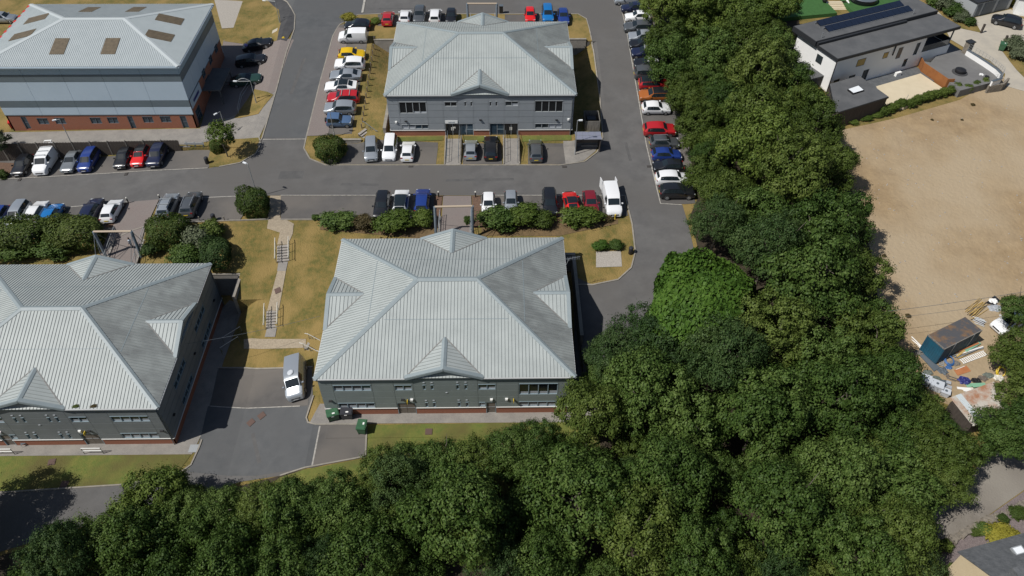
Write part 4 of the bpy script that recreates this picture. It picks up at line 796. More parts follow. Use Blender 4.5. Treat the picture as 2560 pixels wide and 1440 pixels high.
for a in [
 ('hatch', 'black', 58, 414, -90, 'black hatchback, leftmost car below the timber fence', gA),
 ('van', 'white', 116, 401, -90, 'white panel van with roof rack below the timber fence', gA, 'van', None, None, ('rack',), .9),
 ('saloon', 'midgrey', 182, 402, -90, 'dark grey car right of the racked white van', gA),
 ('mpv', 'blue', 224, 402, -90, 'royal blue people carrier below the timber fence', gA),
 ('hatch', 'black', 311, 396, -90, 'black hatchback immediately left of the red car below the fence', gA),
 ('hatch', 'bright_red', 353, 391, -90, 'red hatchback with black roof below the timber fence', gA, 'car', None, 'black'),
 ('suv', 'navy', 395, 390, -90, 'navy blue car, rightmost below the timber fence', gA),
 ('hatch', 'blue', -4, 545, -90, 'blue car cut off by the left photo edge, behind the hedge', gB),
 ('mpv', 'silver', 47, 538, -90, 'silver car between the cut off blue car and a white hatchback', gB),
 ('hatch', 'white', 94, 530, 90, 'white hatchback directly left of the bright blue one', gB),
 ('hatch', 'bright_blue', 132, 537, 90, 'bright blue hatchback backed towards the hedge', gB),
 ('estate', 'navy', 230, 527, 90, 'black estate car left of the white hatchback by the pink path', gB),
 ('hatch', 'white', 281, 527, 90, 'white hatchback beside the pink footbridge path', gB),
 ('suv', 'silver', 422, 516, 90, 'silver estate car with roof bars right of the left footbridge', gB, 'car', None, None, ('bars', 'rails')),
 ('suv', 'grey', 479, 512, 90, 'dark grey car right of the silver one with roof bars', gB, 'car', None, None, ('rails',)),
 ('estate', 'black', 955, 514, -90, 'black car, leftmost in the middle row by the footbridge', gC),
 ('suv', 'white', 1003, 507, 90, 'white car with a dark glass roof left of the footbridge', gC, 'car', None, 'glass'),
 ('suv', 'blue', 1056, 505, 90, 'royal blue car immediately left of the footbridge', gC),
 ('small', 'white', 1221, 512, -90, 'small white car immediately right of the footbridge', gC),
 ('small', 'silver', 1277, 507, -90, 'silver blue small car half hidden by the shrubs', gC),
 ('mpv', 'black', 1374, 508, -90, 'black people carrier parked over the right hand shrubs', gC),
 ('coupe', 'bright_red', 1428, 508, 95, 'bright red coupe with black roof', gC, 'car', None, 'black'),
 ('hatch', 'dark_red', 1476, 508, -88, 'dark red hatchback beside the white van', gC),
 ('van', 'white', 1530, 500, -88, 'white van with its rear doors open', gC, 'van', None, None, ('doors_open',), .95),
 ('mpv', 'silver', 928, 376, -84, 'silver hatchback, leftmost in front of the far office', gD),
 ('mpv', 'white', 975, 372, -90, 'white car facing the road, between silver and white ones', gD),
 ('hatch', 'white', 1020, 378, 90, 'white hatchback with its rear window to the road, left of the ramps', gD),
 ('hatch', 'silver', 1177, 374, 90, 'silver hatchback between the two entrance ramps', gD),
 ('suv', 'black', 1227, 372, 90, 'black car with yellow plate between the two entrance ramps', gD),
 ('estate', 'grey', 1339, 376, 90, 'dark grey estate with red tail lights right of the ramps', gD),
 ('hatch', 'black', 894, 63, 180, 'black hatchback at the top end of the west row', gW),
 ('carvan', 'white', 882, 89, 180, 'white car derived van in the west row', gW, 'van', None, None, (), .85),
 ('hatch', 'yellow', 880, 136, 0, 'yellow hatchback in the west row', gW),
 ('suv', 'white', 875, 161, 180, 'white coupe styled car below the yellow one', gW),
 ('saloon', 'silver', 865, 188, 180, 'silver saloon with black rear glass in the west row', gW),
 ('saloon', 'white', 853, 216, 180, 'pale silver saloon with a dark glass roof', gW, 'car', None, 'glass'),
 ('estate', 'red', 859, 243, 180, 'red estate with roof bars in the west row', gW, 'car', None, None, ('bars',)),
 ('suv', 'silver', 851, 271, 180, 'silver car between the red estate and the small blue jeep', gW),
 ('jeep', 'pale_blue', 849, 303, 0, 'small pale blue jeep with spare wheel, bottom of the west row', gW, 'car', None, None, ('spare',)),
 ('hatch', 'red', 970, 46, 90, 'red hatchback, leftmost behind the far office', gN),
 ('hatch', 'white', 1013, 42, 90, 'white hatchback next to the red one behind the far office', gN),
 ('suv', 'grey', 1049, 40, -90, 'dark grey car between two white ones behind the far office', gN),
 ('mpv', 'white', 1088, 42, 90, 'white people carrier left of the black car behind the far office', gN),
 ('small', 'black', 1128, 43, -90, 'small black car nearest the upper footbridge', gN),
 ('small', 'bright_red', 1325, 40, -90, 'small red car right of the upper footbridge', gN),
 ('mpv', 'bright_blue', 1369, 37, -90, 'mid blue car between the red and royal blue ones', gN),
 ('hatch', 'blue', 1408, 43, -90, 'royal blue hatchback at the right end behind the far office', gN),
 ('suv', 'black', 1692, 481, 0, 'black car at the bottom end of the east row', gE),
 ('suv', 'white', 1682, 449, 0, 'white car second from the bottom of the east row', gE),
 ('hatch', 'black', 1670, 417, 180, 'black hatchback just above the white car near the bottom', gE),
 ('hatch', 'blue', 1666, 388, 0, 'dark blue hatchback in the lower east row', gE),
 ('hatch', 'grey', 1660, 357, 0, 'dark grey hatchback below the red car in the east row', gE, 'car', None, None, ('rails',)),
 ('suv', 'red', 1648, 325, 0, 'red car with an empty bay above it in the east row', gE),
 ('hatch', 'white', 1640, 270, 0, 'white hatchback with an empty bay below it', gE),
 ('suv', 'orange', 1636, 239, 180, 'bronze orange car with black roof in the east row', gE, 'car', None, 'black'),
 ('estate', 'red', 1636, 209, 0, 'red car with glass roof above the bronze one', gE, 'car', None, 'glass'),
 ('mpv', 'grey', 1622, 183, 0, 'dark grey car above the red one with glass roof', gE),
 ('hatch', 'black', 1618, 158, 180, 'dark car with a white roof in the east row', gE, 'car', None, 'white'),
 ('hatch', 'navy', 1611, 131, 180, 'dark car with silver roof and roof bars', gE, 'car', None, 'silver', ('bars',)),
 ('hatch', 'black', 1606, 110, 180, 'black hatchback just below the silver car in the upper east row', gE),
 ('hatch', 'silver', 1603, 91, 180, 'silver hatchback in the upper east row', gE),
 ('estate', 'grey', 1596, 67, 180, 'dark grey estate above the silver hatchback', gE),
 ('hatch', 'white', 1594, 43, 180, 'white hatchback in the upper east row', gE),
 ('hatch', 'navy', 1584, 21, 180, 'dark blue hatchback near the top edge of the photo', gE),
 ('hatch', 'silver', 1566, 0, 180, 'silver car cut by the top edge of the photo', gE),
 ('saloon', 'black', 647, 113, 0, 'dark saloon nearest the grass, shaded by the brick unit', gS),
 ('estate', 'black', 630, 153, 0, 'dark estate in the middle of the three shaded cars', gS),
 ('saloon', 'green', 617, 201, 0, 'dark saloon behind the curved lamp post in the shade', gS),
 ('hatch', 'silver', 10, 46, 0, 'silver car cut off at the upper left corner', None),
 ('suv', 'black', 2516, 54, 150, 'black car in front of the grey garages', None),
 ('hatch', 'white', 2522, 806, 205, 'white car on the sandy lot beside the container', None),
 ('van', 'silver', 743, 946, -81, 'silver van with a roof vent in the lower yard', None, 'van', None, None, ('pod',), .9),
]: car(*a)
# ------------------------------------------------------------------ vegetation
def ordinal(n):
    o = ['', 'first', 'second', 'third', 'fourth', 'fifth', 'sixth', 'seventh', 'eighth', 'ninth', 'tenth', 'eleventh', 'twelfth', 'thirteenth', 'fourteenth', 'fifteenth', 'sixteenth', 'seventeenth', 'eighteenth', 'nineteenth']
    t = ['', '', 'twent', 'thirt', 'fort', 'fift', 'sixt', 'sevent', 'eight', 'ninet']
    return o[n] if n < 20 else t[n // 10] + 'ieth' if n % 10 == 0 else t[n // 10] + 'y-' + o[n % 10]
def leaves_mesh(name, cen, nor, leaf, mt, rng, aspect=.62, tilt=.75):
    """one four sided leaf per row of cen; nor = preferred facing"""
    n = len(cen)
    d = nor + rng.normal(0, tilt, (n, 3)); d /= np.linalg.norm(d, axis=1, keepdims=True) + 1e-9
    r = rng.normal(0, 1, (n, 3)); a = np.cross(d, r); a /= np.linalg.norm(a, axis=1, keepdims=True) + 1e-9; b = np.cross(d, a)
    s = (leaf * rng.uniform(.65, 1.35, n))[:, None]
    v = np.empty((n, 4, 3)); v[:, 0] = cen - a * s * .5; v[:, 1] = cen + b * s * aspect * .5 + a * s * .05; v[:, 2] = cen + a * s * .5; v[:, 3] = cen - b * s * aspect * .5 + a * s * .05
    v[:, 0] -= d * s * .12; v[:, 2] -= d * s * .12
    me = bpy.data.meshes.new(name); me.vertices.add(n * 4); me.vertices.foreach_set('co', v.reshape(-1).astype(np.float32))
    me.loops.add(n * 4); me.loops.foreach_set('vertex_index', np.arange(n * 4, dtype=np.int32))
    me.polygons.add(n); me.polygons.foreach_set('loop_start', np.arange(0, n * 4, 4, dtype=np.int32))
    me.update(calc_edges=True); me.materials.append(M[mt]); return me
def crown_mesh(name, rx, ry, rz, seed, leaf=.34, nl=9, clumps=150, per=62, mt='leaf_oak', spread=.42, sep=0.):
    rng = np.random.default_rng(seed)
    lob = [(np.array([0, 0, .05]), .62)]
    for i in range(nl):
        an = 2 * np.pi * (i + rng.uniform(-.3, .3)) / nl; rr = rng.uniform(.5, .74); lob.append((np.array([math.cos(an) * rr, math.sin(an) * rr, rng.uniform(-.4, .4)]), rng.uniform(.28, .42)))
    for i in range(4): lob.append((np.array([rng.uniform(-.4, .4), rng.uniform(-.4, .4), rng.uniform(.45, .66)]), rng.uniform(.28, .4)))
    C = []; C0 = []; N = []; w = np.array([l[1] ** 2 for l in lob]); w /= w.sum(); sc = np.array([rx, ry, rz]); tries = 0
    while len(C) < clumps and tries < clumps * 20:
        tries += 1
        c, r = lob[rng.choice(len(lob), p=w)]; d = rng.normal(0, 1, 3); d /= np.linalg.norm(d)
        if d[2] < -.55 and rng.random() < .8: continue
        p = c + d * r * rng.uniform(.86, 1.06)
        if any(np.linalg.norm(p - c2) < r2 * .80 for c2, r2 in lob if r2 != r) and rng.random() < .93: continue
        if sep and any(np.sum((p - q) ** 2) < sep * sep for q in C0): continue
        C0.append(p); C.append(p * sc); N.append(d)
    C = np.array(C); N = np.array(N); n = len(C)
    size = rng.uniform(.65, 1.35, n)
    cen = np.repeat(C, per, 0) + rng.normal(0, 1, (n * per, 3)) * np.repeat(size, per)[:, None] * np.array([spread, spread, spread * .62])
    off = (cen - np.repeat(C, per, 0)); off /= np.linalg.norm(off, axis=1, keepdims=True) + 1e-9
    nor = off * .9 + np.repeat(N, per, 0) * .45 + np.array([0, 0, .35])
    return leaves_mesh(name, cen, nor, leaf, mt, rng, tilt=.38)
def dome_mesh(name, rx, ry, rz, seed, leaf=.16, count=7000, mt='leaf_hedge', bump=.12, shell=.09, low=-.75):
    rng = np.random.default_rng(seed); d = rng.normal(0, 1, (count * 2, 3)); d /= np.linalg.norm(d, axis=1, keepdims=True); d = d[d[:, 2] > low][:count]
    ph = rng.uniform(0, 6, 9); f = 1 + bump * (np.sin(d[:, 0] * 3.1 + ph[0]) * np.sin(d[:, 1] * 3.7 + ph[1]) + .6 * np.sin(d[:, 2] * 6 + d[:, 0] * 5 + ph[2]) + .4 * np.sin(d[:, 1] * 9 + d[:, 0] * 8 + ph[3]) * np.sin(d[:, 2] * 8 + ph[4]))
    sq = 1 / np.maximum(np.abs(d).max(1), .72) ** .55          # boxier than a ball
    p = d * (f * sq * .9)[:, None] * np.array([rx, ry, rz]) * (1 - np.abs(rng.normal(0, shell, len(d))))[:, None]
    return leaves_mesh(name, p, d / np.array([rx, ry, rz]) * rz, leaf, mt, rng, tilt=.5)
def trunk_mesh(name, h, r, seed, spread):
    rng = random.Random(seed); b = MB(); p = Vector((0, 0, -.3)); pts = [p]
    for i in range(4): p = Vector((rng.uniform(-.15, .15) * i, rng.uniform(-.15, .15) * i, h * (i + 1) / 4)); pts.append(p)
    for i, (a, c) in enumerate(zip(pts, pts[1:])): b.rod(a, c, r * (1 - i * .16), 8, r * (1 - (i + 1) * .16))
    for k in range(7):
        an = k * .9 + rng.uniform(0, .6); s = pts[2 + k % 3]; m = s + Vector((math.cos(an) * spread * .4, math.sin(an) * spread * .4, h * .22)); e = s + Vector((math.cos(an + .3) * spread * .7, math.sin(an + .3) * spread * .7, h * rng.uniform(.25, .45)))
        b.rod(s, m, r * .45, 6, r * .28); b.rod(m, e, r * .28, 5, r * .09)
    return b.mesh(name, M['bark'], 60)
# crown variants (shared between trees)
OAK = [crown_mesh('oak_crown_%d' % i, 1, 1, .8, 10 + i, leaf=.23 / 3.8, nl=7 + i % 3, clumps=92, per=210, spread=.088, sep=.235, mt='leaf_oak') for i in range(6)]
DRK = [crown_mesh('dark_crown_%d' % i, 1, 1, .85, 40 + i, leaf=.17 / 3.8, nl=10, clumps=170, per=130, spread=.072, sep=.14, mt='leaf_dark') for i in range(3)]
TRK = [trunk_mesh('trunk_%d' % i, 1, .05, i, .55) for i in range(3)]
def tree(name, px, py, r, hc, me, label, group, mt=None, rz=None, cat='tree', sq=1.0, seed=0, world=None):
    rg = random.Random(seed * 7 + int(px) * 13 + int(py) if world is None else seed)
    p = G(px, py, hc) if world is None else Vector((world[0], world[1], zG(*world)))
    root = empty(name, p, rg.uniform(0, 6.28), label, cat, group)
    inst('crown', me, root, (0, 0, hc), (rg.uniform(-.08, .08), rg.uniform(-.08, .08), 0), mat=M[mt] if mt else None, sc=(r, r * rg.uniform(.9, 1.1), (rz or r) * sq))
    inst('trunk', rg.choice(TRK), root, (0, 0, 0), sc=(max(r, 2) * 1.0, max(r, 2) * 1.0, hc * 1.05))
    return root
# outline of the wood (canopy seen from the camera), pixel space
WOOD = [(1606, -40), (1614, 40), (1626, 120), (1680, 240), (1706, 320), (1732, 400), (1762, 450), (1760, 500), (1712, 520), (1744, 560), (1728, 620), (1704, 690), (1660, 760), (1560, 815), (1470, 850), (1455, 950), (1420, 1010), (1395, 1050), (1340, 1070), (1260, 1112), (1040, 1118), (930, 1168), (790, 1210), (620, 1210), (520, 1245), (480, 1190), (400, 1184), (310, 1245), (260, 1310), (140, 1295), (70, 1400), (40, 1500), (2345, 1500), (2330, 1380), (2300, 1300), (2400, 1280), (2436, 1200), (2440, 1120), (2400, 1050), (2300, 1000), (2285, 950), (2246, 830), (2238, 740), (2190, 640), (2150, 480), (2118, 380), (2086, 320), (2056, 230), (2008, 150), (1990, 60), (1975, -40)]
def inside(p, poly):
    x, y = p; c = False
    for (x0, y0), (x1, y1) in zip(poly, poly[1:] + poly[:1]):
        if (y0 > y) != (y1 > y) and x < (x1 - x0) * (y - y0) / (y1 - y0) + x0: c = not c
    return c
def edge_d(p, poly):
    m = 1e9
    for (x0, y0), (x1, y1) in zip(poly, poly[1:] + poly[:1]):
        dx, dy = x1 - x0, y1 - y0; t = cl(((p[0] - x0) * dx + (p[1] - y0) * dy) / (dx * dx + dy * dy)); m = min(m, math.hypot(p[0] - x0 - t * dx, p[1] - y0 - t * dy))
    return m
WP = [G(x, y, 5.0) for x, y in WOOD]; WPOLY = [(p.x, p.y) for p in WP]
rng = random.Random(5); placed = []
KEEP = [(at(1745, 775, 3), 6.4), (at(1650, 880, 5), 4.6)]
def try_place(n, rlo, rhi, band, sep):
    x0, x1 = min(p[0] for p in WPOLY), max(p[0] for p in WPOLY); y0, y1 = min(p[1] for p in WPOLY), max(p[1] for p in WPOLY)
    for _ in range(n):
        q = (rng.uniform(x0, x1), rng.uniform(y0, y1)); r = rng.uniform(rlo, rhi)
        if not inside(q, WPOLY): continue
        d = edge_d(q, WPOLY)
        if not (band[0] * r < d < band[1] * r): continue
        if any(math.hypot(q[0] - k[0].x, q[1] - k[0].y) < k[1] + r * .25 for k in KEEP): continue
        if any(math.hypot(q[0] - t[0], q[1] - t[1]) < sep * (r + t[2]) for t in placed): continue
        placed.append((q[0], q[1], r))
try_place(5000, 2.6, 3.3, (.78, 1.1), .64)
try_place(9000, 3.3, 4.4, (.95, 99), .70)
try_place(9000, 2.0, 2.8, (.9, 99), .62)
def prj(p):
    v = p - CO; d = v.dot(FW); return 1280 + F * v.dot(RT) / d, 720 - F * v.dot(UP) / d
bands = {}
for (x, y, r) in placed:
    px, py = prj(Vector((x, y, 7)))
    if py < 480: k = 'from the top of the wood beside the east car row'
    elif py < 900 and px > 1400: k = 'from the top of the wood right of the laurel'
    elif px < 1150: k = 'from the left in the bottom left wood'
    elif px < 1800: k = 'from the left in the wood below the nearest office'
    else: k = 'from the left in the wood below the container'
    bands.setdefault(k, []).append((py if 'top of' in k else px, x, y, r))
for k, l in bands.items():
    for i, (key, x, y, r) in enumerate(sorted(l)):
        px, py = prj(Vector((x, y, 7))); u = rng.random(); mt = None; kd = 'dark green oak'; me = rng.choice(OAK)
        if py < 560 and px < 2150: mt, kd = (('leaf_olive', 'olive green oak') if u < .5 else ('leaf_fresh', 'yellow green oak') if u < .72 else ('leaf_oak', 'mid green oak'))
        elif px > 2150 and py > 950: mt, kd = ('leaf_olive', 'olive green oak') if u < .5 else (None, 'dark green oak')
        elif u < .2: mt, kd = 'leaf_olive', 'olive green oak'
        elif u > .86: me, kd = rng.choice(DRK), 'very dark green tree'
        hc = max(3.2, r * 1.25) + (rng.uniform(-.6, 2.6) if r > 2.8 else rng.uniform(-1.6, 0))
        tree('oak_tree', 0, 0, r * 1.08, hc, me, '%s, %s %s' % (kd, ordinal(i + 1), k), 'trees of the wood', mt, sq=1.25, seed=i + int(key), world=(x, y))
print('wood trees', len(placed), {k: len(v) for k, v in bands.items()})
tree('oak_tree', 398, 1246, 3.4, 4.2, OAK[2], 'yellow green oak overhanging the drive at the lower left', 'trees of the wood', 'leaf_fresh', seed=3)
tree('oak_tree', 1190, 1350, 2.0, 5.6, OAK[1], 'small yellow green tree in the wood at the bottom', 'trees of the wood', 'leaf_fresh', seed=9, sq=1.2)
for i, (px, py, r, h, mt, lb) in enumerate([(2552, 775, 2.3, 4.0, 'leaf_oak', 'dark tree overhanging the white car on the lot'), (2560, 885, 3.0, 3.6, 'leaf_olive', 'pale olive tree at the right edge beside the ladders'), (2568, 975, 2.6, 3.4, 'leaf_olive', 'olive tree at the right edge above the tin shed'),
     (2500, 1085, 2.7, 3.6, 'leaf_oak', 'broad leafy tree between the tin shed and the track'), (2570, 1060, 2.7, 3.8, 'leaf_oak', 'leafy tree cut by the right edge above the track'), (2372, 1205, 2.2, 4.0, 'leaf_olive', 'olive tree casting shade on the track'), (2330, 1130, 2.8, 4.2, 'leaf_olive', 'olive tree left of the track bend'), (2290, 1395, 2.4, 3.6, 'leaf_dark', 'dark tree beside the cream gable wall'), (2312, 1035, 2.3, 3.6, 'leaf_olive', 'olive tree below the white boxes on the lot'), (2362, 1085, 2.2, 3.4, 'leaf_oak', 'dark oak hiding the lower end of the tin shed')]):
    tree('oak_tree', px, py, r, h, OAK[i % 6], lb, 'trees round the sandy lot', mt, seed=50 + i)
for i, (x, y, r) in enumerate([(-48.5, 35.0, 3.2), (-47.0, 30.0, 3.3), (-45.0, 25.0, 3.4), (-51.5, 32.0, 3.4)]): tree('oak_tree', 0, 0, r, 5.4, OAK[i], 'oak just outside the lower left photo corner, %s from its shadow on the drive' % ordinal(i + 1), 'trees of the wood', None, seed=i, world=(x, y))
for i, (px, py, r_) in enumerate([(150, 1352, 2.5), (215, 1392, 2.8), (285, 1322, 2.5), (105, 1440, 2.8), (345, 1300, 2.3), (470, 1262, 2.2), (560, 1250, 2.1), (645, 1240, 2.2), (735, 1236, 2.2), (830, 1216, 2.2), (955, 1160, 2.1), (1030, 1132, 2.2), (1110, 1128, 2.3), (1195, 1122, 2.3), (1275, 1108, 2.3), (1345, 1075, 2.0)]):
    tree('oak_tree', px, py + 26, r_ * 1.1, 4.0, OAK[(i * 5) % 6], 'low edge oak, %s from the left along the lower drive' % ordinal(i + 1), 'trees of the wood', ('leaf_oak', 'leaf_olive', 'leaf_oak')[i % 3], seed=200 + i)
# big laurel mound, its neighbours
def shrub(name, px, py, rx, ry, rz, me, label, mt=None, group=None, dz=.5, cat='shrub', rot=0., stem=True):
    p = G(px, py, rz * dz)
    root = empty(name, p, rot, label, cat, group)
    inst('foliage', me, root, (0, 0, rz * .82), mat=M[mt] if mt else None, sc=(rx, ry, rz))
    if stem: inst('stem', TRK[0], root, (0, 0, -.1), sc=(rx * .6, ry * .6, rz * .8))
    return root
DOME = [dome_mesh('dome_%d' % i, 1, 1, 1, 60 + i, leaf=.085, count=9500, bump=.14, shell=.10) for i in range(2)]
LOOSE = [crown_mesh('loose_%d' % i, 1, 1, 1, 90 + i, leaf=.15, nl=8, clumps=120, per=50, spread=.14, mt='leaf_hedge') for i in range(4)]
LAUR = dome_mesh('laurel', 1, 1, 1, 77, leaf=.08, count=26000, mt='leaf_bright', bump=.10, shell=.08)
shrub('laurel_mound', 1742, 788, 5.6, 7.8, 5.0, LAUR, 'large bright green laurel mound beside the curved road', None, None, .75, rot=R(-25))
tree('dark_tree', 1625, 860, 4.4, 4.4, DRK[0], 'dark needle like tree below the laurel mound', None, None, seed=71)
tree('dark_tree', 1730, 885, 4.0, 4.2, DRK[1], 'dark spreading tree right of the needle like one', None, None, seed=72)
tree('dark_tree', 1545, 900, 3.4, 4.0, DRK[2], 'dark tree nearest the office east wall', None, None, seed=73)
shrub('young_shoot', 1835, 690, 1.2, 1.2, 1.4, LOOSE[0], 'yellow green shoots at the edge of the laurel mound', 'leaf_yellow', None, 3.4, stem=True)
# clipped bushes and shrubs on the estate
shrub('clipped_bush', 826, 381, 2.2, 2.0, 1.75, DOME[0], 'clipped round bush on the road corner beside the silver hatchback', 'leaf_hedge', 'clipped round bushes')
shrub('clipped_bush', 634, 514, 2.15, 2.0, 1.85, DOME[1], 'clipped round bush at the bend above the gravel path', 'leaf_hedge', 'clipped round bushes')
shrub('clipped_bush', 424, 587, 2.7, 2.3, 1.9, DOME[0], 'clipped bush right of the left footbridge', 'leaf_hedge', 'clipped round bushes')
shrub('hedge', 188, 592, 3.6, 2.6, 2.0, DOME[1], 'broad clipped hedge left of the left footbridge', 'leaf_hedge', 'hedges behind the left office', rot=.1)
shrub('hedge', 55, 598, 3.9, 2.8, 2.0, DOME[0], 'broad clipped hedge at the left photo edge', 'leaf_hedge', 'hedges behind the left office')
shrub('shrub', 128, 632, 2.2, 1.3, 1.2, LOOSE[1], 'loose green shrub under the two hedges', 'leaf_oak', None)
shrub('shrub', 30, 640, 2.6, 1.2, 1.2, LOOSE[2], 'loose green shrub at the left edge above the roof', 'leaf_oak', None)
shrub('shrub', 132, 563, .7, .5, .8, LOOSE[3], 'yellow brown twiggy shrub between the hedges', 'leaf_yellow', None)
shrub('shrub', 540, 640, 1.9, 2.3, 1.6, DOME[1], 'dark feathery shrub by the shaded retaining wall', 'leaf_dark', None)
shrub('shrub', 497, 600, 1.8, 1.7, 1.4, LOOSE[0], 'grey green flowering shrub right of the clipped bush', 'leaf_silver', None)
shrub('shrub', 530, 583, 1.5, 1.4, 1.2, LOOSE[1], 'olive shrub at the top of the shrub group', 'leaf_olive', None)
shrub('shrub', 470, 640, 1.9, 1.6, 1.2, LOOSE[3], 'low dark shrub behind the left office roof', 'leaf_oak', None)
shrub('shrub', 378, 625, 1.0, 1.1, .9, LOOSE[2], 'small dark shrub at the foot of the footbridge post', 'leaf_dark', None)
gsh = 'shrubs along the middle bay'
for i, (px, py, rx, ry, rz, mt, lb) in enumerate([(850, 556, 2.4, 1.3, 1.1, 'leaf_oak', 'low green shrub left of the black car'), (908, 562, 1.5, 1.1, .9, 'leaf_brown', 'brownish low shrub in front of the black car'), (985, 562, 2.3, 1.6, 1.3, 'leaf_fresh', 'tall fresh green shrub in front of the white car with glass roof'), (1058, 552, 1.4, 1.1, 1.1, 'leaf_fresh', 'green shrub touching the left bridge post'),
    (1170, 553, .5, .5, .6, 'leaf_oak', 'small bush behind the right bridge post'), (1240, 556, 2.4, 1.6, 1.45, 'leaf_oak', 'large shrub in front of the small white car'), (1305, 547, 2.3, 1.5, 1.4, 'leaf_fresh', 'bright shrub right of the large one'), (1355, 554, 1.5, 1.2, 1.0, 'leaf_olive', 'yellowing shrub in front of the black people carrier'), (1452, 547, 2.5, 1.4, 1.25, 'leaf_fresh', 'shrub in front of the red and dark red cars'), (1515, 548, .9, .6, .4, 'leaf_brown', 'dry brown low shrub beside the yellow hydrant'),
    (1500, 617, .95, .7, .6, 'leaf_bright', 'left green bush above the gravel patch'), (1540, 615, .85, .7, .55, 'leaf_oak', 'right green bush above the gravel patch'), (790, 545, .5, .4, .4, 'leaf_oak', 'tiny bush at the left end of the shrub bed'), (872, 48, 1.3, .9, .7, 'leaf_yellow', 'yellow green shrub at the top corner of the west row'), (936, 55, .9, .9, .4, 'leaf_fresh', 'grassy clump left of the red car')]):
    shrub('shrub', px, py, rx, ry, rz, LOOSE[i % 4], lb, mt, gsh if 2 < i < 10 else None)
# young tree at the bend, small trees at the left edge
YT = crown_mesh('young_crown', 1, 1, 1.15, 123, leaf=.13, nl=8, clumps=95, per=34, spread=.12, mt='leaf_fresh')
tree('young_tree', 553, 340, 1.75, 3.4, YT, 'young leafy street tree at the grass bend', None, 'leaf_fresh', seed=90)
shrub('clipped_bush', 543, 372, 1.0, .95, .95, DOME[0], 'small round bush under the young street tree', 'leaf_hedge', 'clipped round bushes')
tree('young_tree', -4, 350, 1.5, 3.2, YT, 'thin pale tree at the left photo edge above the black hatchback', None, 'leaf_silver', seed=91)
shrub('shrub', 4, 440, .9, .7, .6, LOOSE[1], 'low shrub in the bed at the left photo edge', 'leaf_hedge', None)
# gutter weeds on the left office
for (u, m_, lb) in ((17.2, 'leaf_hedge', 'green weed tuft'), (18.9, 'leaf_brown', 'dry weed tuft')):
    w = inst('gutter_weed', LOOSE[2], Bb, (u, .25, 6.62), mat=M[m_], sc=(.35, .18, .16))
# ------------------------------------------------------------------ street furniture, steps, bridges
def top_z(x, y, py):
    a, b = zG(x, y), zG(x, y) + 15
    for _ in range(40):
        m = (a + b) / 2
        if prj(Vector((x, y, m)))[1] > py: a = m
        else: b = m
    return a
def lamp(px, py, pytop, arm, label, grp='estate lamp posts', curved=False):
    p = G(px, py); h = top_z(p.x, p.y, pytop) - p.z
    r = empty('lamp_post', p, 0, label, 'lamp post', grp)
    MB().rod((0, 0, -.2), (0, 0, .9), .085, 8).rod((0, 0, .9), (0, 0, h), .055, 8, .04).build('pole', M['galv'], r)
    a = Vector(arm)
    if curved:
        pts = [Vector((0, 0, h))] + [a * t + Vector((0, 0, h + .45 * math.sin(t * math.pi))) for t in (.2, .4, .6, .8, 1)]
        MB().path(pts, .04).build('bracket_arm', M['galv'], r); MB().rod((0, 0, h), a + Vector((0, 0, h)), .03).build('bracket_tie', M['galv'], r)
    else: MB().rod((0, 0, h), a + Vector((0, 0, h)), .035).build('bracket_arm', M['galv'], r)
    d = a.normalized(); MB().bar(a + Vector((0, 0, h - .06)), a + d * .5 + Vector((0, 0, h - .04)), .2, .13).build('lamp_head', M['lamp_white'], r)
    return r
lamp(641, 258, 203, (-1.9, 0, 0), 'lamp post with curved bracket on the grass triangle', curved=True)
lamp(700, 58, 3, (-1.5, .2, 0), 'lamp post on the grass corner at the top of the side road')
lamp(190, 381, 298, (-.35, -.15, 0), 'tall lamp post in front of the brick unit')
lamp(566, 330, 279, (-.3, -.4, 0), 'lamp post behind the young street tree')
lamp(644, 492, 410, (-.2, .1, 0), 'lamp post behind the clipped bush at the bend')
lamp(837, 344, 278, (-.3, 0, 0), 'lamp post below the small blue jeep')
lamp(1437, 388, 301, (.15, 0, 0), 'white pole in front of the cycle shelter')
def bollard_light(px, py, label):
    p = G(px, py); r = empty('bollard_light', p, 0, label, 'bollard light', 'bollard lights at the footbridges')
    MB().rod((0, 0, -.1), (0, 0, .85), .08, 8).build('post', M['black'], r); MB().lathe([(.10, .85), (.10, .98), (.05, 1.03)], 10).build('lamp_head', M['offwhite'], r)
for a in [(1097, 494, 'bollard light left of the middle footbridge path'), (1189, 494, 'bollard light right of the middle footbridge path'), (322, 509, 'bollard light left of the left footbridge path'), (402, 502, 'bollard light right of the left footbridge path')]: bollard_light(*a)
def litter_bin(px, py, label):
    p = G(px, py); r = empty('litter_bin', p, 0, label, 'litter bin', 'black litter bins')
    MB().lathe([(.24, 0), (.27, .06), (.27, .8), (.25, .85)], 14).build('body', M['black'], r, 40); MB().lathe([(.28, .86), (.28, .95), (.2, 1.05), (.02, 1.08)], 14).build('hood', M['bin_black'], r, 40)
litter_bin(519, 409, 'black litter bin left of the young tree corner'); litter_bin(1576, 634, 'black litter bin beside the curved road'); litter_bin(536, 552, 'black litter bin behind the two grey cars')
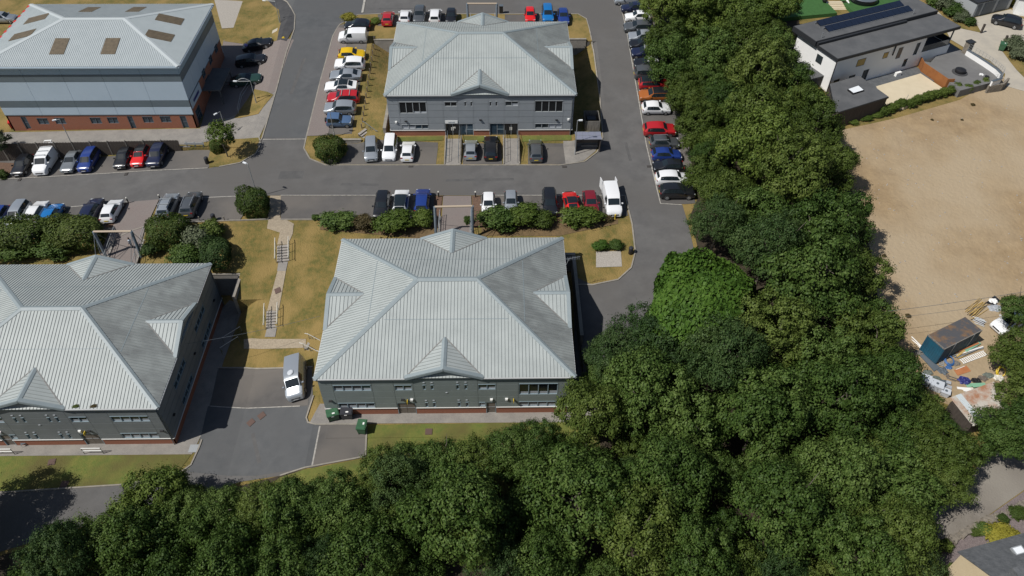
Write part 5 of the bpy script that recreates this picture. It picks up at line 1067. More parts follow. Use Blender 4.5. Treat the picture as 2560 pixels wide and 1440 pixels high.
def wheelie(px, py, rot, mt, label, grp='large wheeled bins'):
    p = G(px, py, .5); p.z += .06; r = empty('wheeled_bin', p, R(rot), label, 'bin', grp); r.scale = (.88, .88, .9)
    MB().taper(-.66, -.5, .18, .66, .5, 1.15, .1).build('body', M[mt], r); MB().box(-.7, -.54, 1.16, .7, .54, 1.22).box(-.62, -.46, 1.22, .62, .46, 1.27).build('lid', M[mt], r)
    MB().box(-.2, -.545, 1.0, .1, -.5, 1.13).build('label_plate', M['white'], r); MB().box(-.05, -.3, 1.272, .25, -.12, 1.278).build('sticker', M['white'], r)
    for sx in (-.5, .5):
        for sy in (-.36, .36): MB(Matrix.Translation((sx, sy, .1)) @ Matrix.Rotation(R(90), 4, 'X')).lathe([(.02, -.03), (.1, -.03), (.1, .03), (.02, .03)], 10).build('castor', M['black_rubber'], r)
wheelie(833, 1040, 18, 'bin_green', 'green wheeled bin standing askew at the office wall'); wheelie(868, 1036, 2, 'bin_black', 'black wheeled bin against the office wall'); wheelie(906, 1070, 84, 'bin_green', 'green wheeled bin alone on the hardstanding')
wheelie(36, 312, 20, 'red', 'red wheeled bin at the corner of the brick unit')
wheelie(2505, 118, 60, 'bin_green', 'green wheeled bin on the pale drive')
# footbridges
def bridge(name, pts, ztop, zd0, zd1, y_wall, label):
    (tl, tr, bl, br) = pts
    TL, TR = at(*tl, ztop), at(*tr, ztop); BL, BR = at(*bl, zd0 - .8), at(*br, zd0 - .8)
    ym = (TL.y + TR.y) / 2; x0, x1 = min(BL.x, TL.x) + .25, max(BR.x, TR.x) - .25
    p = Vector(((x0 + x1) / 2, y_wall, 0)); r = empty(name, p, 0, label, 'footbridge', 'footbridges to the offices'); T = Matrix.Translation(-p)
    yN = ym + 3.2
    MB(T).add([(x0, y_wall - .2, zd1 - .3), (x1, y_wall - .2, zd1 - .3), (x1, yN, zd0 - .3), (x0, yN, zd0 - .3), (x0, y_wall - .2, zd1), (x1, y_wall - .2, zd1), (x1, yN, zd0), (x0, yN, zd0)], [(0, 3, 2, 1), (4, 5, 6, 7), (0, 1, 5, 4), (1, 2, 6, 5), (2, 3, 7, 6), (3, 0, 4, 7)]).build('deck', M['paver_pink'], r)
    for tp, bs in ((TL, BL), (TR, BR)): MB(T).rod(Vector((bs.x, ym - .3, zd1 - 2.2)), tp, .17, 10).build('mast', M['post_blue'], r)
    MB(T).rod(TL, TR, .13, 10).build('cross_beam', M['beam_cream'], r)
    mid = Vector(((x0 + x1) / 2, ym + .1, zd0 + .15))
    for tp, sx in ((TL, x0), (TR, x1)):
        for yy in (y_wall + .3, ym - 1.6, ym + 1.8): MB(T).rod(tp, (sx, yy, mix(zd1, zd0, cl((yy - y_wall) / (yN - y_wall)))), .03, 5).build('tie_rod', M['steel_dark'], r)
    for sx in (x0 + .12, x1 - .12):
        b = MB(T); n = 6
        pos = [Vector((sx, y_wall + (yN - y_wall) * i / n, mix(zd1, zd0, i / n))) for i in range(n + 1)]
        for q in pos: b.rod(q, q + Vector((0, 0, 1.1)), .025, 5)
        for hh in (.35, .7, 1.1): b.rod(pos[0] + Vector((0, 0, hh)), pos[-1] + Vector((0, 0, hh)), .022 if hh < 1 else .035, 5)
        b.build('railing', M['galv'], r); MB(T).bar(pos[0] + Vector((0, 0, .0)), pos[-1], .18, .12).build('edge_upstand', M['concrete'], r)
    return r
bridge('footbridge', ((1087, 517), (1181, 515), (1091, 590), (1181, 590)), 7.9, 3.62, 3.55, 64.0, 'footbridge with two masts between parking row and nearest office')
bridge('footbridge', ((234, 579), (328, 578), (268, 645), (352, 645)), 6.0, 2.75, 1.5, 62.2, 'footbridge with two masts behind the left office, person on it')
bridge('footbridge', ((1168, 9), (1242, 9), (1172, 60), (1241, 60)), 11.6, 7.45, 7.7, 106.4, 'footbridge with two masts behind the far office')
for a, b, lb in [((1268, 34), (1256, 42), 'black box'),]:
    p = G(1253, 34); r = empty('ticket_machine', p, 0, 'black cabinet beside the upper footbridge', 'cabinet'); MB().box(-.3, -.25, 0, .3, .25, 1.3).build('body', M['black'], r); MB().box(-.34, -.3, 1.3, .34, .3, 1.4).build('lid', M['steel_dark'], r)
# person on the left bridge
def person():
    p = at(333, 622, 2.3); r = empty('person', p, R(200), 'person in pale top and dark trousers walking on the left footbridge', 'person')
    b = MB(); hip = Vector((0, 0, .92))
    for s_, k in ((-1, .22), (1, -.2)):
        b.rod((0, s_ * .09, .93), (k * .45, s_ * .1, .5), .085, 10, .06); b.rod((k * .45, s_ * .1, .5), (k * .9 - .06, s_ * .1, .07), .06, 10, .042); b.rod((k * .9 - .1, s_ * .1, .045), (k * .9 + .13, s_ * .1, .04), .045, 8, .035)
        b.rod((0, s_ * .19, 1.42), (-k * .6, s_ * .24, 1.14), .05, 8, .042); b.rod((-k * .6, s_ * .24, 1.14), (-k * .6 + .16, s_ * .23, .93), .042, 8, .03)
        hx = Vector((-k * .6 + .18, s_ * .23, .89)); b.rod(hx - Vector((.03, 0, -.05)), hx, .036, 8, .04)
        for f in range(4): b.rod(hx + Vector((.0, (f - 1.5) * .018, 0)), hx + Vector((.03, (f - 1.5) * .019, -.09 + abs(f - 1.5) * .01)), .011, 6, .008)
        b.rod(hx + Vector((.01, -s_ * .03, .02)), hx + Vector((.05, -s_ * .05, -.04)), .011, 6, .009)
    b.rod((0, 0, .86), (0, 0, 1.1), .15, 12, .135); b.rod((0, 0, 1.1), (0, 0, 1.42), .135, 12, .17); b.rod((0, -.17, 1.43), (0, .17, 1.43), .065, 8); b.rod((0, 0, 1.42), (0.01, 0, 1.56), .06, 8, .055)
    b.lathe([(.02, 1.50), (.07, 1.52), (.095, 1.6), (.1, 1.67), (.085, 1.74), (.04, 1.78), (.01, 1.785)], 12, (.015, 0)); b.rod((.1, 0, 1.63), (.13, 0, 1.61), .014, 6)
    o = b.build('body', M['cloth_pale'], r)
    md = o.modifiers.new('remesh', 'REMESH'); md.mode = 'VOXEL'; md.voxel_size = .016
    bpy.context.view_layer.update(); dg = bpy.context.evaluated_depsgraph_get(); me = bpy.data.meshes.new_from_object(o.evaluated_get(dg)); o.modifiers.clear(); o.data = me
    me.materials.clear()
    for k in ('cloth_pale', 'cloth_dark', 'skin', 'black'): me.materials.append(M[k])
    for f in me.polygons:
        c = f.center; f.use_smooth = True
        f.material_index = 3 if c.z < .085 else 1 if c.z < .95 and abs(c.y) < .2 else 2 if (c.z > 1.5 or (c.z < 1.12 and abs(c.y) > .195)) else 0
    MB().lathe([(.03, 1.66), (.106, 1.66), (.108, 1.72), (.08, 1.785), (.02, 1.805)], 12, (-.005, 0)).build('hair', M['hair'], r, 60)
person()
# steps
def steps(name, A, B, w, n, label, rail='offwhite', two=True, zA=None, zB=None):
    A = Vector(A); B = Vector(B); d = (B - A); d.z = 0; Ln = d.length; d.normalize(); s = Vector((-d.y, d.x, 0)); za = zA if zA is not None else zG(A.x, A.y) + .06; zb = zB if zB is not None else zG(B.x, B.y) + .04
    p = Vector((A.x, A.y, zb)); r = empty(name, p, 0, label, 'steps'); an = math.atan2(d.y, d.x); T = Matrix.Rotation(an, 4, 'Z')
    for i in range(n):
        z = (za - zb) * (1 - (i + .0) / n); MB(T).box(Ln * i / n, -w / 2, -.6, Ln * (i + 1) / n + .02, w / 2, z - .055).build('riser_block', M['iron'], r); MB(T).box(Ln * i / n - .05, -w / 2 - .03, z - .055, Ln * (i + 1) / n - .03, w / 2 + .03, z).build('tread', M['concrete_steps'], r)
    for sd_ in ((-1, 1) if two else (1,)):
        y = sd_ * (w / 2 + .1); b = MB(T)
        b.rod((-.4, y, za - zb + .95), (0, y, za - zb + .95), .045, 6).rod((0, y, za - zb + .95), (Ln, y, .98), .045, 6).rod((Ln, y, .98), (Ln + .35, y, .98), .045, 6); b.build('handrail', M[rail], r)
        b = MB(T)
        for t in (0, .5, 1): b.rod((Ln * t, y, (za - zb) * (1 - t) - .4), (Ln * t, y, mix(za - zb + .95, .98, t)), .03, 5)
        b.rod((0, y, za - zb + .5), (Ln, y, .5), .02, 5); b.build('baluster_frame', M['fence_mesh'], r)
    return r
a, b = G(708, 614), G(708, 655); steps('outdoor_steps', a, b, 1.35, 6, 'upper flight of concrete steps on the grass bank')
a, b = G(681, 778), G(680, 820); steps('outdoor_steps', a, b, 1.25, 6, 'lower flight of concrete steps on the grass bank')
a, b = G(768, 862), G(798, 865); steps('outdoor_steps', a, b, 1.2, 5, 'short flight of steps down to the nearest office', two=True, zA=zG(a.x, a.y) + .08, zB=zG(a.x, a.y) - .75)
a, b = G(905, 333), G(930, 340); steps('outdoor_steps', a, b, 1.5, 5, 'short steps beside the silver hatchback at the far office', rail='steel_dark', two=False, zA=4.35, zB=3.65)
for q, lb in (((605, 830), 'upper'), ((600, 855), 'lower')):
    p = G(*q); e = G(q[0] - 45, q[1] + 28); r = empty('handrail', p, 0, '%s pale handrail beside the cross path in the shade' % lb, 'handrail', 'handrails of the cross path'); d = e - p
    MB().rod((0, 0, .95), d + Vector((0, 0, .95)), .035).build('rail', M['offwhite'], r); MB().rod((0, 0, -.1), (0, 0, .95), .03).rod(d + Vector((0, 0, -.2)), d + Vector((0, 0, .95)), .03).build('post', M['fence_mesh'], r)
# ramps of the far office
def ramp(x0, x1, label):
    y0, y1 = 82.1, 87.3; z0, z1 = 3.56, 4.5; p = Vector((x0, y0, z0)); r = empty('entrance_ramp', p, 0, label, 'ramp', 'entrance ramps of the far office'); W = x1 - x0; D = y1 - y0; H = z1 - z0
    MB().add([(.15, 0, -.5), (W - .15, 0, -.5), (W - .15, D, -.5), (.15, D, -.5), (.15, 0, .03), (W - .15, 0, .03), (W - .15, D, H), (.15, D, H)], [(0, 3, 2, 1), (4, 5, 6, 7), (0, 1, 5, 4), (1, 2, 6, 5), (2, 3, 7, 6), (3, 0, 4, 7)]).build('ramp_surface', M['paver_grey'], r)
    for x in (0, W - .14):
        MB().add([(x, 0, -.5), (x + .14, 0, -.5), (x + .14, D, -.5), (x, D, -.5), (x, 0, .16), (x + .14, 0, .16), (x + .14, D, H + .16), (x, D, H + .16)], [(0, 3, 2, 1), (4, 5, 6, 7), (0, 1, 5, 4), (1, 2, 6, 5), (2, 3, 7, 6), (3, 0, 4, 7)]).build('edge_wall', M['kerb'], r)
    for x in (.35, W - .3):
        b = MB()
        for t in (.06, .3, .54, .78, .98): b.rod((x, D * t, H * t), (x, D * t, H * t + 1.0), .025, 5)
        for hh in (.5, 1.0): b.rod((x, D * .06, H * .06 + hh), (x, D * .98, H * .98 + hh), .025, 5)
        b.build('railing', M['steel_dark'], r)
ramp(G(1110, 412).x, G(1152, 412).x, 'left entrance ramp with dark railings below the white sign'); ramp(G(1258, 412).x, G(1300, 412).x, 'right entrance ramp with dark railings at the far office')
# timber bollards along the west bank
for i in range(15):
    t = i / 14; q = G(*[mix(a, b, t) for a, b in zip((937, 108), (905, 322))]); r = empty('timber_bollard', q, 0, '%s timber bollard from the top along the west car row' % ordinal(i + 1), 'bollard', 'timber bollards along the west row')
    MB().box(-.07, -.07, -.2, .07, .07, .78).build('post', M['timber'], r); MB().taper(-.07, -.07, .86, .07, .07, .782, .02).build('cap', M['timber_grey'], r)
# timber fence below the brick unit
def fence():
    r = empty('timber_fence', (-72, 86.2, 0), 0, 'dark boarded timber fence below the brick unit', 'fence'); x0, x1 = -72., -43.2; n = 12
    for i in range(n):
        a, b_ = x0 + (x1 - x0) * i / n, x0 + (x1 - x0) * (i + 1) / n; zb = zG((a + b_) / 2, 85.5); k = 18; w = (b_ - a - .12) / k; zt = mix(4.35, 4.9, i / n)
        m = MB()
        for j in range(k): m.box(a + .06 + j * w + 72, -.03 - .02 * (j % 2), zb, a + .06 + (j + 1) * w - .01 + 72, .0 - .02 * (j % 2), zt - .03 * ((j * 7) % 3))
        tag(m.build('board_panel', M['timber_dark'], r), kind='stuff'); MB().box(a + 72 - .05, -.08, zb - .2, a + 72 + .05, .05, zt + .1).build('post', M['timber_grey'], r)
        MB().box(a + 72 + .06, .005, zb + .3, b_ + 72 - .06, .05, zb + .4).box(a + 72 + .06, .005, zt - .4, b_ + 72 - .06, .05, zt - .3).build('rail', M['timber_grey'], r)
fence()
tag(MB().box(-75, 86.28, -1, -42.0, 86.5, 3.72).build('retaining_wall', M['concrete']), 'low concrete retaining wall behind the timber fence', 'wall')
p = Vector((-42.6, 86.3, zG(-42.6, 86.5))); r = empty('crash_barrier', p, 0, 'galvanised crash barrier at the right end of the timber fence', 'barrier')
MB().box(0, -.06, .45, 2.6, 0, .75).build('rail', M['galv'], r)
for i in range(3): MB().box(.15 + i * 1.1, .002, -.3, .27 + i * 1.1, .12, .78).build('post', M['steel_dark'], r)
# retaining walls
def rwall(x0, y0, x1, y1, zb, zt, label, t=.3, mt='concrete'):
    r = empty('retaining_wall', ((x0 + x1) / 2, (y0 + y1) / 2, zb), 0, label, 'wall'); T = Matrix.Translation((-(x0 + x1) / 2, -(y0 + y1) / 2, -zb)); h = t / 2
    a, b_ = (min(x0, x1) - h, min(y0, y1) - h), (max(x0, x1) + h, max(y0, y1) + h)
    MB(T).box(*a, zb, *b_, zt - .08).build('wall_face', M[mt], r); MB(T).box(a[0] - .04, a[1] - .04, zt - .08, b_[0] + .04, b_[1] + .04, zt).build('coping', M['kerb'], r)
rwall(-30.6, 60.5, -30.6, 64.0, -2.2, 1.5, 'concrete retaining wall running beside the left office'); rwall(-35.5, 64.0, -30.6, 64.0, -2.2, 1.6, 'short retaining wall at the back corner of the left office')
rwall(8.6, 53, 8.6, 65.3, 0, 3.0, 'retaining wall beside the nearest office east side'); rwall(5.8, 65.3, 8.6, 65.3, 0, 3.15, 'short retaining wall at the nearest office back corner')
rwall(-19.0, 108.75, -13.5, 108.75, 4, 7.35, 'concrete retaining wall below the red car behind the far office'); rwall(8.5, 108.75, 13.2, 108.75, 4, 7.35, 'concrete retaining wall at the far office right back corner')
rwall(-15.7, 88.0, -15.7, 96.0, 4, 5.5, 'low concrete wall beside the far office left side', .35)
q = G(845, 341); rwall(q.x, 87.0, q.x + 3.2, 87.0, 3, 4.3, 'concrete wall below the small blue jeep')
# cycle shelter and bin store
p = G(1437, 372); r = empty('cycle_shelter', p, 0, 'open cycle shelter with translucent roof beside the far office', 'shelter')
for x in (0, 3.2): MB().box(x, -.9, 0, x + .1, .6, 2.1).build('side_panel', M['timber_dark'], r)
MB().box(.1, .55, .55, 3.2, .62, 2.05).build('back_panel', M['door_brown'], r); MB().box(.9, .2, 0, 3.1, .5, .45).build('bench', M['concrete'], r)
rf = MB().box(-.1, -1.0, 2.18, 3.4, .75, 2.22).build('roof', M['poly'], r)
for y in (-.98, -.12, .72): MB().box(-.1, y, 2.225, 3.4, y + .04, 2.26).build('roof_bar', M['steel'], rf)
for x in (-.1, .8, 1.7, 2.55, 3.36): MB().box(x, -.94, 2.222, x + .04, .7, 2.25).build('roof_bar', M['steel'], rf)
p = G(1461, 328); r = empty('bin_store', p, 0, 'open timber bin store behind the cycle shelter', 'bin store')
for (a0, b0, a1, b1) in ((0, 0, .06, 2.6), (2.0, 0, 2.06, 2.6), (.06, 2.54, 2.0, 2.6), (.06, 0, 2.0, .06)): MB().box(a0, b0, 0, a1, b1, 1.6).build('screen', M['timber_grey'], r)
MB().taper(.4, 1.0, .1, 1.6, 2.0, 1.2, .08).build('bin_inside', M['bin_black'], r)
# small things
p = G(1537, 548); r = empty('hydrant', p, 0, 'yellow hydrant post in front of the white van', 'hydrant'); MB().lathe([(.12, 0), (.12, .1), (.08, .14), (.08, .6), (.12, .66), (.1, .78), (.02, .84)], 10).build('post', M['yellow'], r, 40); MB().rod((-.17, 0, .55), (.17, 0, .55), .05, 8).build('outlet', M['yellow'], r)
def rail_stand(px, py, w, label):
    p = G(px, py); r = empty('guard_rail', p, 0, label, 'rail', 'white guard rails before the left office')
    b = MB().rod((-w / 2, 0, 1.05), (w / 2, 0, 1.05), .045).rod((-w / 2, 0, .6), (w / 2, 0, .6), .045); b.build('rail', M['white'], r)
    for s_ in (-1, 1): MB().rod((s_ * w / 2, 0, -.1), (s_ * w / 2, 0, 1.05), .03).build('post', M['fence_mesh'], r)
rail_stand(236, 1135, 1.9, 'white guard rail on the path opposite the left office door'); rail_stand(14, 1137, 1.9, 'white guard rail at the left photo edge')
p = G(62, 1113); r = empty('outdoor_chair', p, R(30), 'dark metal chair by the left office door', 'chair'); MB().box(-.22, -.22, .42, .22, .22, .46).build('seat', M['steel_dark'], r); MB().box(-.22, .2, .5, .22, .23, .9).build('backrest', M['steel_dark'], r)
for sx in (-.2, .2):
    for sy in (-.2, .2): MB().rod((sx, sy, 0), (sx, sy, .42), .015, 5).build('leg', M['steel'], r)
def cover(px, py, w, d, rot, mt, label, lay=.085):
    p = G(px, py); r = MB().box(-w / 2, -d / 2, -.05, w / 2, d / 2, .012).box(-w / 2 + .06, -d / 2 + .06, .012, w / 2 - .06, d / 2 - .06, .02).build('manhole_cover', M[mt])
    n_ = Vector((zG(p.x - .4, p.y) - zG(p.x + .4, p.y), zG(p.x, p.y - .4) - zG(p.x, p.y + .4), .8)).normalized(); r.location = p + n_ * lay; r.rotation_mode = 'QUATERNION'; r.rotation_quaternion = n_.to_track_quat('Z', 'Y') @ Matrix.Rotation(R(rot), 3, 'Z').to_quaternion(); tag(r, label, 'manhole cover', 'covers and drains')
for a in [(628, 1057, .75, .75, 45, 'iron_red', 'left reddish manhole cover in the lower yard'), (655, 1040, .75, .75, 40, 'iron_red', 'right reddish manhole cover in the lower yard'), (695, 727, .7, .7, 45, 'iron_red', 'reddish manhole cover on the gravel path'), (130, 1156, .7, .7, 10, 'iron_red', 'reddish manhole cover on the left lawn'), (162, 1211, .7, .7, 0, 'iron_red', 'faint manhole cover at the lawn edge by the drive'), (485, 1122, .9, .9, 0, 'galv', 'grey manhole cover at the kerb corner'), (1072, 1080, .7, .7, 0, 'iron_red', 'faint manhole cover on the green lawn'),
    (316, 436, .6, .4, 0, 'iron', 'road drain below the red car'), (50, 450, .6, .4, 0, 'iron', 'road drain at the left by the black hatchback'), (1027, 417, .6, .4, 0, 'iron', 'road drain below the white hatchback'), (1411, 418, .6, .4, 0, 'iron', 'road drain below the cycle shelter corner'), (1623, 417, .6, .4, 0, 'iron', 'road drain at the east car row'), (688, 78, 1.0, 1.0, 0, 'concrete_pale', 'pale inspection slab on the grass corner')]: cover(*a)
p = G(709, 95); r = empty('grit_marker', p, 0, 'small yellow marker on the dark pavement corner', 'marker'); MB().box(-.22, -.22, 0, .22, .22, .1).build('base', M['yellow'], r); MB().box(-.12, -.12, .1, .12, .12, .18).build('cap', M['yellow'], r)
p = G(620, 132); r = empty('ticket_post', p, 0, 'post with a lilac round head between the shaded cars', 'post'); MB().rod((0, 0, 0), (0, 0, 1.1), .1, 8).build('post', M['timber_grey'], r); MB().lathe([(.02, 1.05), (.24, 1.15), (.28, 1.3), (.2, 1.45), (.02, 1.5)], 12).build('head', M['lilac'], r, 60)
# railings of the shaded ramp beside the brick unit
p = G(598, 286); r = empty('ramp_railing', p, 0, 'galvanised ramp railing in the shade of the brick unit', 'railing'); q = [Vector((0, 0, 0)), Vector((-.3, 3.4, .2)), Vector((.3, 6.2, .5)), Vector((-3.6, 6.4, .5))]; b = MB()
for a, c in zip(q, q[1:]):
    for hh in (.55, 1.05): b.rod(a + Vector((0, 0, hh)), c + Vector((0, 0, hh)), .03, 5)
b.build('rail', M['galv'], r)
for a in q: MB().rod(a, a + Vector((0, 0, 1.05)), .03, 5).build('post', M['galv'], r)
# cable over the path
def cable(pa, za, pb, zb, sag, label, rad=.02):
    A, B = at(*pa, za), at(*pb, zb); b = MB(Matrix.Translation(-A)); n = 16
    b.path([A.lerp(B, i / n) - Vector((0, 0, sag * 4 * (i / n) * (1 - i / n))) for i in range(n + 1)], rad, 4)
    o = b.build('overhead_cable', M['steel_dark']); o.location = A; tag(o, label, 'cable')
cable((450, 862), 3.5, (800, 790), 4.0, .3, 'thin cable strung between the left and nearest offices', .015)
cable((2220, 778), 7.0, (2640, 716), 7.5, .2, 'dark overhead cable crossing the sandy lot'); cable((2230, 795), 6.5, (2640, 738), 7.0, .2, 'lower overhead cable crossing the sandy lot', .014)
p = G(600, 552); 
for (px, py, lb) in [(500, 553, 'left'), (562, 552, 'right')]:
    p = G(px, py); r = empty('low_post', p, 0, '%s low wooden post behind the two grey cars' % lb, 'post', 'low posts behind the left bay'); MB().box(-.05, -.05, -.1, .05, .05, .7).build('post', M['timber_grey'], r); MB().box(-.06, -.06, .7, .06, .06, .73).build('cap', M['kerb'], r)
# ------------------------------------------------------------------ modern house, upper right
class Loc:
    """a thing whose parts are given in its own frame (u along the front, v backwards)"""
    def __init__(s, name, org, ang, label, cat): s.r = empty(name, org, ang, label, cat)
    def part(s, name, mt, *boxes, parent=None):
        b = MB()
        for q in boxes: b.box(*q)
        return b.build(name, M[mt], parent or s.r)
h4 = lambda x, y: (1950 + x / 4.197, y / 4.197)
ang = R(23.6); P1 = at(*h4(610, 612), 10.5); gz = 4.85
H = Loc('modern_house', (P1.x, P1.y, gz), ang, 'white rendered modern house with flat dark roofs and solar panels', 'house')
FMh = Matrix(((1, 0, 0, 0), (0, -1, 0, 0), (0, 0, 1, 0), (0, 0, 0, 1)))
hw = [(4.3, 3.15, 5.9, 4.35), (9.2, 3.35, 10.2, 4.35), (12.0, 2.7, 12.9, 4.5), (15.5, 2.5, 16.3, 4.5), (.9, .7, 2.0, 1.9), (3.7, .7, 4.9, 1.9), (6.3, 0, 7.4, 2.2), (14.1, .9, 14.9, 2.2)]
b = MB(FMh)
for (x0, z0, x1, z1) in cut((.15, -1, 17.2, 5.15), hw): b.box(x0, -.35, z0, x1, -.15, z1)
b.box(17.2, -.35, -1, 23.0, -.15, 2.6); b.build('wall', M['render_white'], H.r)
H.part('wall', 'render_white', (.15, .355, -1, .35, 8.6, 5.15), (.355, 8.4, -1, 23, 8.6, 5.15), (22.8, .36, -1, 23.0, 8.395, 2.6), (17.0, .36, 2.6, 17.2, 8.395, 5.15), (.36, .6, -1, .6, .9, 5.0))
H.part('balcony_floor', 'felt', (17.25, .36, 2.3, 22.79, 8.39, 2.55)); H.part('balcony_post', 'steel_dark', (22.6, .2, 2.62, 22.75, .35, 5.2)); H.part('balcony_glass', 'glass', (17.3, .2, 2.62, 22.55, .24, 3.6), (22.9, .4, 2.62, 22.94, 8.3, 3.6))
for w in hw: window(H.r, FMh @ Matrix.Translation((0, -.2, 0)), w, 2 if w[2] - w[0] > 1.3 else 1, 'steel_dark', 'glass_blue' if w[1] > 2.6 else 'glass', n0=-.1)
for i, w in enumerate(hw[:3]): MB(FMh).box(w[0] + .1, -.16, w[1] + .1, w[2] - .1, -.145, w[3] - .1).build('timber_shutter', M['timber_new' if i < 2 else 'door_brown'], H.r)
MB(face_M('W', 23, 8.7) @ Matrix.Translation((0, -.12, 0))).box(4.8, 0, 3.2, 6.0, .03, 4.4).build('window', M['glass'], H.r)
lo = MB().box(-.15, -.15, 5.2, 23.3, 4.3, 5.62).build('roof', M['felt_edge'], H.r); MB().box(-.05, -.05, 5.62, 23.2, 4.2, 5.66).build('roof_felt', M['felt'], lo)
up = MB().box(-.45, 4.32, 5.4, 23.0, 9.4, 6.15).build('roof', M['felt_edge'], H.r); MB().box(-.35, 4.42, 6.15, 22.9, 9.3, 6.19).build('roof_felt', M['felt'], up)
MB().box(-.2, 3.95, 5.62, 16.5, 4.3, 6.05).build('parapet', M['felt_edge'], up)
for row, v in enumerate((5.7, 7.5)):
    for i in range(14):
        u = 3.0 + i * 1.16; MB().add([(u, v, 6.3), (u + 1.1, v, 6.3), (u + 1.1, v + 1.15, 6.6), (u, v + 1.15, 6.6), (u, v, 6.35), (u + 1.1, v, 6.35), (u + 1.1, v + 1.15, 6.65), (u, v + 1.15, 6.65)], [(0, 3, 2, 1), (4, 5, 6, 7), (0, 1, 5, 4), (1, 2, 6, 5), (2, 3, 7, 6), (3, 0, 4, 7)]).build('solar_panel', M['solar'], up)
    MB().box(2.8, v - .1, 6.19, 19.4, v - .04, 6.28).box(2.8, v + 1.0, 6.19, 19.4, v + 1.06, 6.45).build('panel_rail', M['steel'], up)
for u, v in ((1.0, 4.9), (18.5, 5.0)): MB().rod((u, v, 6.19), (u, v, 7.0), .05, 6).build('roof_vent', M['steel'], up)
H.part('heat_pump', 'white', (12.2, -1.0, 0, 13.2, -.6, .9)); H.part('drainpipe', 'felt_edge', (.02, -.0, -.5, .12, .1, 5.2), (10.95, -.02, 3.6, 11.07, .12, 5.2))
H.part('paving', 'slate', (4.5, -4.2, -.05, 17.2, .1, .32)); H.part('side_roof', 'felt', (-2.6, 1.5, 1.9, .1, 6.0, 2.1))
def slab(name, pts, z, th, mt, label, cat=None, kind=None, parent=None):
    P = [at(*p, z) for p in pts]; c = P[0].copy(); b = MB(Matrix.Translation(-c)).prism([p - Vector((0, 0, th)) for p in P], (0, 0, th)); o = b.build(name, M[mt]); o.location = c
    return tag(o, label, cat, None, kind)
slab('patio', [h4(1010, 905), h4(1475, 770), h4(1725, 935), h4(1300, 1130), h4(1100, 1085)], 5.24, .4, 'patio', 'pale cream patio below the rust coloured wall', None, 'structure')
TP = [h4(1490, 640), h4(1580, 655), h4(1770, 440), h4(1945, 560), h4(2150, 690), h4(2290, 790), h4(2300, 830), h4(2200, 870), h4(1890, 950)]
slab('terrace', TP, 6.1, 1.6, 'terrace', 'grey paved terrace above the patio', None, 'structure')
def wallpath(name, pts, z0, z1, t, mt, label, cat='wall', cope=None):
    P = [at(*p, z0) for p in pts]; c = P[0].copy(); r = empty(name, c, 0, label, cat); T = Matrix.Translation(-c); b = MB(T); e = MB(T)
    for p, q in zip(P, P[1:]):
        b.bar(p, q, t, z1 - z0)
        if cope: e.bar(p + Vector((0, 0, z1 - z0)), q + Vector((0, 0, z1 - z0)), t + .12, .08)
    b.build('wall_face', M[mt], r)
    if cope: e.build('coping', M[cope], r)
    return r, P, T
wallpath('rust_wall', [h4(1440, 690), h4(1475, 760), h4(1720, 930), h4(1790, 930)], 5.0, 6.6, .12, 'corten', 'rust orange steel retaining wall between patio and terrace')
r, P, T = wallpath('curved_wall', [h4(1945, 575), h4(2050, 640), h4(2150, 705), h4(2250, 775), h4(2305, 830), h4(2290, 880), h4(2200, 905)], 6.1, 6.9, .25, 'render_white', 'white curved terrace wall with wire railing', 'wall', 'steel_dark')
b = MB(T)
for p, q in zip(P, P[1:]):
    for k in range(3): s_ = p.lerp(q, k / 3); b.rod(s_ + Vector((0, 0, .8)), s_ + Vector((0, 0, 1.8)), .02, 4)
    for hh in (1.1, 1.45, 1.8): b.rod(p + Vector((0, 0, hh)), q + Vector((0, 0, hh)), .015, 4)
b.build('wire_railing', M['galv'], r)
wallpath('curved_base', [h4(2360, 900), h4(2300, 960), h4(2150, 980)], 4.9, 6.2, .3, 'stone_rubble', 'dark stone base under the curved terrace end')
p = at(*h4(1945, 560), 6.0); r = empty('stone_pillar', p, ang, 'rubble stone gate pillar with slate cap', 'pillar'); MB().box(-.5, -.4, -1, .5, .4, 1.9).build('shaft', M['stone_rubble'], r); MB().box(-.6, -.5, 1.9, .6, .5, 2.02).build('cap', M['felt_edge'], r)
p = at(*h4(1885, 760), 6.12); r = empty('fire_pit', p, 0, 'round black covered fire pit on the terrace', 'fire pit'); MB().lathe([(1.1, 0), (1.1, .05), (.02, .06)], 24).build('base_ring', M['asphalt_dark'], r); MB().lathe([(.7, .06), (.78, .3), (.75, .5), (.5, .62), (.02, .66)], 24).build('cover', M['black'], r, 40)
for px, py, mt, lb in [(2110, 785, 'white', 'white folded sheet lying on the terrace'), (2170, 805, 'black', 'black folded sheet lying on the terrace')]:
    p = at(*h4(px, py), 6.12); r = empty('folded_sheet', p, .4, lb, 'sheet'); MB().box(-.3, -.12, 0, .3, .12, .12).build('fold', M[mt], r); MB().box(-.05, -.35, .005, .2, .3, .1).build('flap', M[mt], r)
